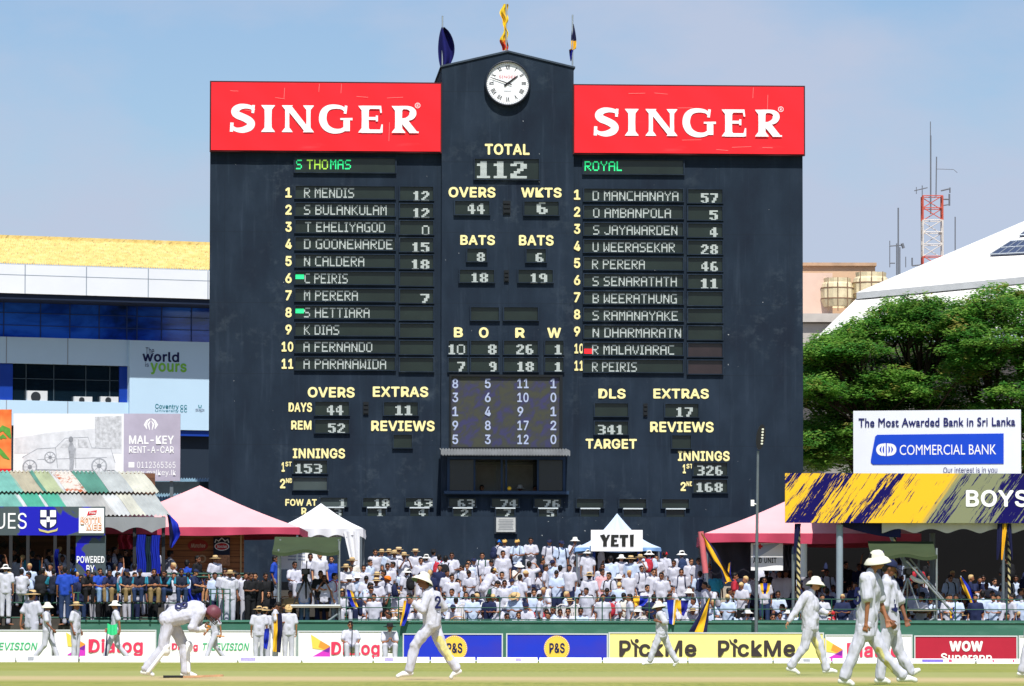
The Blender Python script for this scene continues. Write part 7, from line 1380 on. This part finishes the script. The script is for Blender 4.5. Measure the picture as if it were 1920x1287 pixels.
  (1355, 1141, 'sit', 180, 'straw'), (1376, 1145, 'sit', 160), (1401, 1140, 'sitchin', 0, 'sun'), (1428, 1155, 'sitlow', 0, None, 'plaid'), (1446, 1150, 'sitlow', 10, None, 'plaid'), (1462, 1148, 'sit', 0), (1479, 1140, 'sit', 0, 'sun'), (1300, 1140, 'sitlean', 0, 'straw'), (1258, 1130, 'sit', 0), (1285, 1128, 'sit', 20)]: A(*r)
# -- covered stand on the far side of the lamp post
for r in [(1530, 1025, 'stand', 160), (1548, 1022, 'stand', 180, None, 'white', 'navy'), (1601, 1026, 'stand', 180), (1522, 1056, 'sit', 180, None, 'royal'), (1550, 1066, 'stand', 0, None, 'white', 'navy', 'black'), (1561, 1098, 'sit', 0, None, 'shadewhite', 'navy'), (1576, 1097, 'sit', 0, None, 'shadewhite', 'navy'), (1592, 1098, 'sitlean', 0, None, 'shadewhite', 'navy'), (1535, 1096, 'sit', 0, None, 'shadewhite'), (1512, 1094, 'sit', 10, None, 'shadewhite'), (1568, 1140, 'sit', 0, 'capgold', 'red'), (1586, 1136, 'sit', 0, 'straw'), (1500, 1143, 'sit', 0), (1530, 1141, 'sit', -10),
  (1620, 1100, 'sit', 0, None, 'shadewhite'), (1585, 1052, 'stand', 20, None, 'black', 'black'), (1610, 1058, 'stand', 0, None, 'navy', 'black'), (1712, 1146, 'sit', -20, 'sun'), (1728, 1148, 'sit', 0, None, 'royal'), (1743, 1150, 'sit', 0, None, 'royal'), (1782, 1146, 'sit', 20, None, 'shadewhite'), (1803, 1150, 'sit', 0, 'straw'), (1818, 1146, 'sit', 150), (1843, 1108, 'stand', 180, None, 'shadewhite', 'shadewhite'), (1863, 1106, 'folded', 0), (1878, 1097, 'stand', 80, None, 'white', 'shadewhite'), (1901, 1111, 'stand', 180, None, 'shadewhite', 'navy'), (1925, 1108, 'stand', 150), (1700, 1130, 'sit', 0),
  (1788, 1018, 'raised', 160, None, 'white', 'black', None), (1785, 1020, 'stand', 180, None, 'white', 'black', 'black'), (1804, 1025, 'stand', 150, None, 'white', 'black'), (1820, 1020, 'stand', 180, None, 'red', 'black'), (1826, 1032, 'folded', 0, None, 'white', 'black'), (1858, 1020, 'stand', 180, None, 'white', 'navy'), (1846, 1030, 'stand', 150, None, 'white', 'black'), (1902, 1030, 'stand', 0, None, 'white', 'black'), (1918, 1034, 'stand', 160, None, 'shadewhite', 'navy'), (1768, 1025, 'stand', 150, None, 'white', 'black'), (1842, 1080, 'sit', 0, None, 'shadewhite', 'navy'), (1866, 1083, 'sit', 20, None, 'shadewhite', 'navy'), (1905, 1080, 'sit', 0, None, 'shadewhite', 'navy'), (1797, 1086, 'sit', 0, None, 'shadewhite', 'navy'), (1775, 1098, 'sit', 0, None, 'shadewhite', 'navy'), (1690, 1080, 'sit', 0, None, 'shadewhite', 'navy'), (1725, 1086, 'sit', 0, None, 'shadewhite', 'navy'), (1745, 1095, 'sit', 0, None, 'shadewhite', 'navy')]: A(*r)
# -- the blue shirted row on the rail, and those at the scaffold platform
RZ = FR(152.3).uv(200, 1113)[1]
def perch(px, yt, ps='perch', ang=0, hat=None, shirt='teal', legs='khaki', **k):
    P = proto(ps); s = (at(px, yt, 152.25).z - (RZ + .1)) / (P['top'] - .82); s = min(1.08, max(.85, s)); return A(px, yt, ps, ang + CR.uniform(-22, 22), hat, shirt, legs, place=1, Y=152.25, z=RZ + .1 - .82 * s, scale=s, **k)
for r in [(40, 1073, 'perch', 180, None, 'white', 'white'), (75, 1064, 'perchlean', 170, None, 'black', 'black'), (100, 1078, 'perch', -150, None, 'teal', 'ddenim'), (162, 1068, 'perchlean', 0, None, 'black', 'black'), (187, 1065, 'perch', 20, None, 'royal', 'denim'), (208, 1068, 'perchlean', 10, None, 'navy', 'khaki'), (237, 1066, 'perch', 0, 'capnavy', 'teal', 'khaki'), (262, 1068, 'perch', 10, 'capnavy', 'teal', 'ddenim'), (287, 1066, 'perchlean', 0, None, 'teal', 'khaki'), (314, 1083, 'perchlean', -20, None, 'teal', 'ddenim'), (366, 1077, 'perch', 60, 'capnavy', 'navy', 'blackshort'), (340, 1084, 'perch', 20, None, 'teal', 'ddenim')]: perch(*r)
A(10, 1058, 'stand', 180, 'sun', 'white', 'white', place=1, Y=152.0, z=1.25, shoes=True); A(121, 1062, 'stand', 180, None, 'royal', 'ddenim', place=1, Y=152.1, z=1.2, shoes=True)
for r in [(135, 1066, 'stand', 170, 'capblue', 'royal', 'ddenim'), (326, 1080, 'sit', 0, 'capnavy', 'teal'), (390, 1085, 'sit', 0, None, 'teal'), (421, 1066, 'stand', 0), (448, 1071, 'lean', -130, None, 'white', 'denim'), (478, 1072, 'stand', 0, None, 'black', 'black'), (497, 1073, 'stand', 20, None, 'black', 'black'), (516, 1040, 'stand', 70, None, 'royal', 'grey'), (552, 1051, 'sit', 20), (582, 1036, 'stand', 0, None, 'white', 'white', 'black'), (600, 1034, 'stand', 20, None, 'white', 'cream'), (621, 1042, 'stand', 0, None, 'royal', 'royal'), (601, 1070, 'folded', 0, None, 'black', 'navy'), (608, 1091, 'phone', 0, None, 'white', 'blackshort'), (626, 1072, 'stand', 70, None, 'white', 'shadewhite', 'red'), (570, 1084, 'stand', 180, None, 'white', 'denim'), (503, 1113, 'sit', 0, None, 'black', 'black'), (319, 1031, 'sit', 120), (350, 1050, 'sit', 160, None, 'royal'), (369, 1041, 'stand', 60, None, 'black', 'black'), (403, 1042, 'stand', 40, 'straw'), (470, 1072, 'folded', 30, None, 'black', 'black'), (544, 1128, 'sit', 0, None, 'khaki', 'black'), (432, 1070, 'stand', 20, 'straw')]: A(*r)
# -- walkers and sitters between the boards and the cushions
BW = 'boys along the boundary boards'
def edge(px, yt, ps, ang, hat=None, Y=147.3, sc_=None, **k):
    P = proto(ps); return A(px, yt, ps, ang, hat, place=1, Y=Y, z=0.0, scale=sc_, grp=BW, shoes=True, **k)
edge(60, 1106, 'walk', 150, 'straw', Y=150.6, legs='white', note='behind the boards'); edge(88, 1128, 'walk', 80, 'wide'); edge(142, 1128, 'stand', 70, 'straw'); edge(217, 1126, 'walk', -85, 'sun'); edge(403, 1146, 'walk', -70, None, sc_=.92); edge(486, 1136, 'stand', 180, 'straw'); edge(497, 1138, 'stand', 160, 'straw', Y=148.2); edge(517, 1130, 'lookdown', 90); edge(541, 1134, 'stand', 190, 'wrap')
edge(657, 1160, 'sit', 10, None, sc_=1.0); edge(730, 1163, 'sitlean', 0, 'black', sc_=1.0)
for lab, px in (('small stool under the seated boy holding a stick', 657), ('small stool under the seated boy in the black hat', 730)):
    p = at(px, 1203, 147.45); t = thing('stool', lab, 'stool', (p.x, 147.4, 0), 0, 'stools on the boundary'); MB().box(-.2, .2, -.17, .17, .3, .33).build('seat', M_whp, t)
    for sx_ in (-1, 1):
        for sy_ in (-1, 1): MB().tube([(sx_ * .17, sy_ * .14, .3), (sx_ * .2, sy_ * .16, 0)], .015, 6).build('leg', M_black, t)
q = MB(); p = at(659, 1203, 146.75); q.tube([(0, 0, .02), (.02, .05, 1.0), (.0, .05, 1.12)], [.012, .016, .035], 8); o = q.build('walking_stick', M_black, None, loc=(p.x, 146.75, 0)); o['label'] = 'black umbrella stick held upright by the seated boy'; o['category'] = 'stick'
q = MB(); p = at(211, 1178, 147.0); q.grid(lambda u, v: (-.14 + .28 * u, .05 * math.sin(u * 9), -.16 + .3 * v - .05 * math.sin(u * 3.1)), 8, 6); o = q.build('plastic_bag', mat('bright_green_plastic', '3fcf8a', .4), None, loc=(p.x, 146.9, p.z)); o['label'] = 'bright green bag held by the boy walking past the crimson lettering'; o['category'] = 'bag'
q = MB(); q.tube([(0, 0, 0), (.03, 0, .45), (.04, 0, .75)], [.03, .022, .014], 8); p = at(198, 1222, 146.95); o = q.build('furled_umbrella', CLOTH['navy'], None, loc=(p.x, 146.95, .15)); o['label'] = 'dark furled umbrella beside the green bag'; o['category'] = 'umbrella'
q = MB(); p = at(407, 1193, 147.0); q.tube([(0, 0, 0), (.22, -.02, -.005)], .018, 6); o = q.build('stick', mat('orange_wood', 'd98a3a', .6), None, loc=(p.x, 146.9, p.z)); o['label'] = 'short orange stick in the hand of the boy behind the batsman'; o['category'] = 'stick'
for r in ((903, 909, None), (975, 909, 'sun'), (1003, 910, None)): A(r[0], r[1], 'sit', 0, r[2], 'black', 'black', place=1, Y=177.2, scale=1.0, note='window')
bo = MB(); blob(bo, (0, 0, 0), .07, .07, .07, None, 14, 10); o = bo.build('ball', mat('yellow_ball', 'e0b62c', .6), None, loc=at(955, 916, 175.55)); o['label'] = 'small yellow ball on the scoreboard window sill'; o['category'] = 'ball'
# -- flags and cloths in the crowd
def flag(label, Y, left, right, bands, pole=None, name='flag', amp=.08, grp='navy and gold supporter flags'):
    lp = [at(x, y, Y) for x, y in left]; rp = [at(x, y, Y) for x, y in right]; o0 = sum(lp + rp, Vector()) / (len(lp) + len(rp)); t = thing(name, label, 'flag', o0, 0, grp)
    def along(ps, v):
        f = v * (len(ps) - 1); i = min(int(f), len(ps) - 2); return ps[i].lerp(ps[i + 1], f - i)
    for u0, u1, m_ in bands:
        q = MB()
        def fn(u, v):
            uu = u0 + (u1 - u0) * u; p = along(lp, v).lerp(along(rp, v), uu); return p - o0 + Vector((0, amp * math.sin(uu * 7 + v * 5) + amp * .5 * math.sin(v * 11), 0))
        q.grid(fn, 6, 14); q.build('flag_cloth', m_, t)
    if pole:
        a, b = at(*pole[0], Y + .05) - o0, at(*pole[1], Y + .05) - o0; MB().tube([a, b], pole[2], 8).build('flagpole', pole[3], t)
    return t
M_pp = mat('salmon_painted_pole', 'cf6a70', .6, .1); M_w2 = mat('grey_pole', 'a8acb0', .5)
flag('large navy flag with a gold panel slanting from a salmon pole at the gazebo corner', 156.5, [(1313, 998), (1318, 1022), (1332, 1048), (1348, 1062), (1358, 1092)], [(1316, 1000), (1342, 1030), (1360, 1062), (1372, 1085), (1378, 1090)], [(0, .25, M_navyd), (.25, .7, M_gold), (.7, 1, M_navyd)], ((1314, 997), (1323, 1075), .09, M_pp))
flag('small navy and gold flag waved by the spectator in red', 157, [(1364, 1060), (1361, 1075), (1352, 1085), (1357, 1096)], [(1371, 1052), (1370, 1075), (1372, 1082), (1366, 1092)], [(0, .3, M_navyd), (.3, .75, M_gold), (.75, 1, M_navy)])
flag('navy and gold triangular flag hanging over the wall above the yellow board', 151.9, [(1328, 1122), (1316, 1142), (1303, 1165), (1291, 1185)], [(1332, 1122), (1330, 1142), (1328, 1165), (1325, 1186)], [(0, .34, M_navyd), (.34, .8, M_gold), (.8, 1, M_navyd)], amp=.04)
flag('blue flag with gold edge draped over the rail by the small fielder', 152.1, [(1250, 1126), (1252, 1145), (1254, 1160), (1255, 1170)], [(1272, 1124), (1268, 1145), (1266, 1160), (1264, 1172)], [(0, .62, M_royal), (.62, .75, M_white), (.75, 1, M_gold)], amp=.04)
flag('navy cloth with a gold fold hanging beside the blue draped flag', 152.15, [(1266, 1126), (1270, 1142), (1276, 1152)], [(1292, 1126), (1288, 1142), (1282, 1156)], [(0, .4, M_gold), (.4, 1, M_navy)], amp=.04)
flag('yellow and blue flag held low under the YETI queue', 154.2, [(1187, 1118), (1188, 1128), (1192, 1136)], [(1217, 1118), (1214, 1128), (1206, 1137)], [(0, .42, M_gold), (.42, 1, M_royal)], amp=.05)
flag('blue and gold pennant on a short pole in the covered stand', 154.0, [(1800, 1084), (1806, 1105), (1818, 1128), (1826, 1150)], [(1804, 1082), (1818, 1100), (1828, 1125), (1832, 1146)], [(0, .5, M_gold), (.5, 1, M_royal)], ((1801, 1080), (1834, 1165), .02, M_w2), amp=.05)
flag('gold and blue cloth hanging behind the dish boom at the wall', 153.2, [(1780, 1142), (1781, 1152), (1782, 1160)], [(1790, 1138), (1789, 1150), (1787, 1158)], [(0, .6, M_gold), (.6, 1, M_royal)], amp=.03)
flag('blue cloth with yellow spot held by a boy at the scaffold end of the rail', 153.0, [(650, 1105), (652, 1122), (660, 1138)], [(660, 1108), (666, 1124), (672, 1139)], [(0, .6, M_royal), (.6, 1, M_gold)], amp=.05)
flag('gold and royal blue cloth hanging from the rail ahead of the striding fielder', 152.0, [(757, 1126), (755, 1145), (752, 1160), (750, 1174)], [(772, 1128), (768, 1145), (764, 1160), (758, 1174)], [(0, .35, M_gold), (.35, 1, M_royal)], amp=.05)
flag('gold and navy flag held between the boys in front of the green lettering', 147.0, [(513, 1152), (513, 1180), (512, 1200), (512, 1222)], [(528, 1150), (530, 1180), (528, 1200), (526, 1224)], [(0, .45, M_gold), (.45, 1, M_navyd)], amp=.06)
flag('royal blue cloth carried at the side of the straw hatted boy', 147.0, [(496, 1180), (494, 1200), (495, 1216)], [(505, 1178), (504, 1200), (501, 1218)], [(0, 1, M_royal)], amp=.05)
flag('royal blue flag bulging at the corner of the tin roof', 154.6, [(313, 964), (316, 985), (318, 1010), (319, 1028)], [(318, 966), (334, 982), (339, 1002), (324, 1027)], [(0, .4, M_navyd), (.4, 1, M_royal)], amp=.1, grp=None)
flag('blue and yellow scarf round the neck of the boy by the lamp post', 152.6 + 2.2, [(1425, 1094), (1427, 1108), (1430, 1114)], [(1445, 1094), (1442, 1108), (1438, 1114)], [(0, .3, M_gold), (.3, .7, M_royal), (.7, 1, M_gold)], name='scarf', amp=.03, grp=None)
# -- fill the gaps between those the photo shows one by one
def fill(n, xr, yr, poses, shirts, legs=('white', 'navy', 'navy'), hats=(None,), angs=(0, 0, 20, -20), mind=(14, 15), tries=4000):
    c = 0
    for _ in range(tries):
        if c >= n: break
        x, y = CR.uniform(*xr), CR.uniform(*yr)
        if any(abs(p['px'] - x) < mind[0] and abs(p['y'] - y) < mind[1] for p in PEOPLE): continue
        A(x, y, CR.choice(poses), CR.choice(angs) + CR.uniform(-30, 30), CR.choice(hats), CR.choice(shirts), CR.choice(legs), CR.choice((None, None, 'navy', 'black'))); c += 1
HT = (None, None, None, None, None, 'straw', 'sun', 'capnavy', 'straw')
fill(30, (650, 1310), (1050, 1150), ('sit', 'sitlean', 'sit', 'sitchin', 'sitphone', 'stand', 'lookdown'), ('white', 'white', 'white', 'shadewhite', 'cream'), hats=HT)
fill(6, (1310, 1490), (1085, 1150), ('sit', 'sitlean', 'sitchin'), ('white', 'white', 'shadewhite'), hats=HT)
fill(8, (1600, 1935), (1028, 1060), ('stand', 'folded', 'stand', 'raised'), ('white', 'shadewhite', 'black', 'navy', 'white', 'red'), ('black', 'navy'), angs=(0, 180, 150, 90), mind=(12, 14))
fill(10, (1500, 1935), (1070, 1150), ('sit', 'sitlean', 'stand'), ('shadewhite', 'white', 'shadewhite', 'navy'), ('navy', 'black'), mind=(15, 17))
fill(14, (-12, 250), (1026, 1056), ('stand', 'folded', 'raised', 'stand'), ('white', 'black', 'black', 'navy', 'shadewhite', 'teal'), ('black', 'navy'), angs=(0, 180, 90, 20), mind=(12, 12))
fill(4, (-12, 310), (1092, 1112), ('stand', 'sit'), ('teal', 'navy', 'black'), ('ddenim', 'black'), mind=(16, 14))
# -- past those, the small spectators who only read as a mass between the others
def mass(spec):
    MS = [SKINS[1], CLOTH['white'], CLOTH['shadewhite'], CLOTH['navy'], CLOTH['black'], M_hair, HATS['straw'].materials[0], SKINS[0]]; VV, FF, MM, n0 = [], [], [], 0; low = {}
    def lowp(ps):
        if ps not in low:
            J = {n: Vector(v) for n, v in POSES[ps].items()}; J['curlL'] = J['curlR'] = .7; out = []
            for key, mb_, vx in (('skin', body_mb(J, 1, False)[0], .026), ('shirt', shirt_mb(J, 1, .68, .16, 1.06), .032), ('legs', trouser_mb(J, 1, .93, 1.02), .034), ('hair', hair_mb(J), .026)):
                m_ = melt(mb_, vx, 2, key); v = np.empty(len(m_.vertices) * 3); m_.vertices.foreach_get('co', v); out.append((key, v.reshape(-1, 3), [list(p.vertices) for p in m_.polygons])); bpy.data.meshes.remove(m_)
            low[ps] = out
        return low[ps]
    for n, xr, yr, poses in spec:
        c = 0; pts = []
        for _ in range(6000):
            if c >= n: break
            x, y = CR.uniform(*xr), CR.uniform(*yr)
            if any(abs(p['px'] - x) < 9 and abs(p['y'] - y) < 10 for p in PEOPLE) or any(abs(a - x) < 11 and abs(b - y) < 12 for a, b in pts): continue
            pts.append((x, y)); c += 1; ps = CR.choice(poses); best = None; h = proto(ps)['top']
            for yy, z0 in ([(T_Y0 + k * T_DY + .4, T_Z0 + k * T_DZ) for k in range(T_N)] if x > 655 else [(153.7 + k * 1.5, 1.05 + .28 * k) for k in range(6)]):
                pt = at(x, 1203, yy); pt.z = z0 + h * .95; e = abs(proj(pt)[1] - y)
                if best is None or e < best[0]: best = (e, yy, z0)
            a = R(CR.choice((0, 20, -25, 160, 90, -70)) + CR.uniform(-12, 12)); ca, sa = math.cos(a), math.sin(a); X = at(x, 1150, best[1]).x; shirt = CR.choice((1, 1, 1, 2, 3)); legs = CR.choice((1, 3, 3, 4)); hr = CR.choice((5, 5, 5, 6)); sk = CR.choice((0, 7))
            for key, v, f in lowp(ps):
                w = v * .95; VV.append(np.stack([w[:, 0] * ca - w[:, 1] * sa + X, w[:, 0] * sa + w[:, 1] * ca + best[1], w[:, 2] + best[2]], 1)); FF += [[i + n0 for i in q] for q in f]; MM += [{'skin': sk, 'shirt': shirt, 'legs': legs, 'hair': hr}[key]] * len(f); n0 += len(v)
    me = bpy.data.meshes.new('spectator_crowd'); me.from_pydata(np.concatenate(VV).tolist(), [], FF); [me.materials.append(m) for m in MS]; me.polygons.foreach_set('material_index', MM); me.polygons.foreach_set('use_smooth', [True] * len(FF)); me.update()
    o = obj('spectator_crowd', me); o['kind'] = 'stuff'; o['label'] = 'small spectators filling the gaps between the nearer people'
mass([(72, (650, 1480), (1045, 1150), ('sit', 'stand', 'sitlean', 'lookdown')), (58, (1495, 1935), (1026, 1150), ('sit', 'stand', 'folded')), (34, (-15, 300), (1024, 1080), ('stand', 'folded', 'raised')), (12, (310, 650), (1050, 1140), ('sit', 'stand')), (26, (1495, 1935), (1122, 1152), ('sit', 'sitlean')), (20, (1495, 1935), (1080, 1112), ('sit', 'sitlean'))])
# -- a label for each, from what shows and where; what still reads alike is told apart along its row
ROWW = ['front row', 'front row', 'second row', 'low rows', 'low rows', 'middle rows', 'middle rows', 'upper rows', 'upper rows', 'back row', 'back row', 'back row']
SHW = {'shadewhite': 'shade-tinted white', 'royal': 'royal blue', 'teal': 'navy and teal', 'sky': 'turquoise', 'plaid': 'checked red'}
def base_label(p):
    s = SHW.get(p['shirt'], p['shirt']) + ' shirt'
    turn = ', back turned' if 130 < p['ang'] < 230 else (', side on' if 60 <= p['ang'] <= 130 or 230 <= p['ang'] <= 300 else '')
    bits = s + (' and ' + HATW[p['hat']] if p['hat'] else '') + (' with ' + p['bag'] + ' backpack' if p['bag'] else '')
    lm = min(LANDX, key=lambda a: abs(a[0] - p['px']))[1]; g = p['o']['group']
    if p['note'] == 'window': where = {903: 'behind the white inner wall edge', 975: 'mid', 1003: 'far'}.get(int(p['px']), '') and {903: 'in the scoreboard window, nearest the S THOMAS side', 975: 'in the scoreboard window by the yellow ball', 1003: 'in the scoreboard window, nearest the ROYAL side'}[int(p['px'])]
    elif g == BW: where = 'behind the boards' if p['note'] else 'before the boundary boards'
    elif p['ps'].startswith('perch'): where = lm
    else: where = lm + ', ' + ('row ' if False else '') + ROWW[min(11, p['k'])]
    return f"{bits}, {POSEW[p['ps']]}{turn}, {where}"
ORD = ['first', 'second', 'third', 'fourth', 'fifth', 'sixth', 'seventh', 'eighth', 'ninth', 'tenth', 'eleventh', 'twelfth']
seen = {}
for p in PEOPLE: p['lab'] = base_label(p); seen.setdefault(p['lab'], []).append(p)
for lab, ps in seen.items():
    if len(ps) > 1:
        ps.sort(key=lambda p: p['px'])
        for i, p in enumerate(ps): p['lab'] = f"{ORD[min(11, i)]} from photo left: {lab}"
for p in PEOPLE:
    w = p['lab'].split()
    if len(w) > 16: p['lab'] = p['lab'].replace(' from photo left', '')
    for a, b in ((', back turned', ''), (' to the eyes', ''), (', with a raised arm', ', arm raised'), (' with hands clasped', ''), (', side on', ''), ('perched on the rail', 'perched'), (' shirt and ', ' shirt, ')):
        if len(p['lab'].split()) > 16: p['lab'] = p['lab'].replace(a, b)
    p['o']['label'] = p['lab']
bpy.data.scenes.remove(TMP)
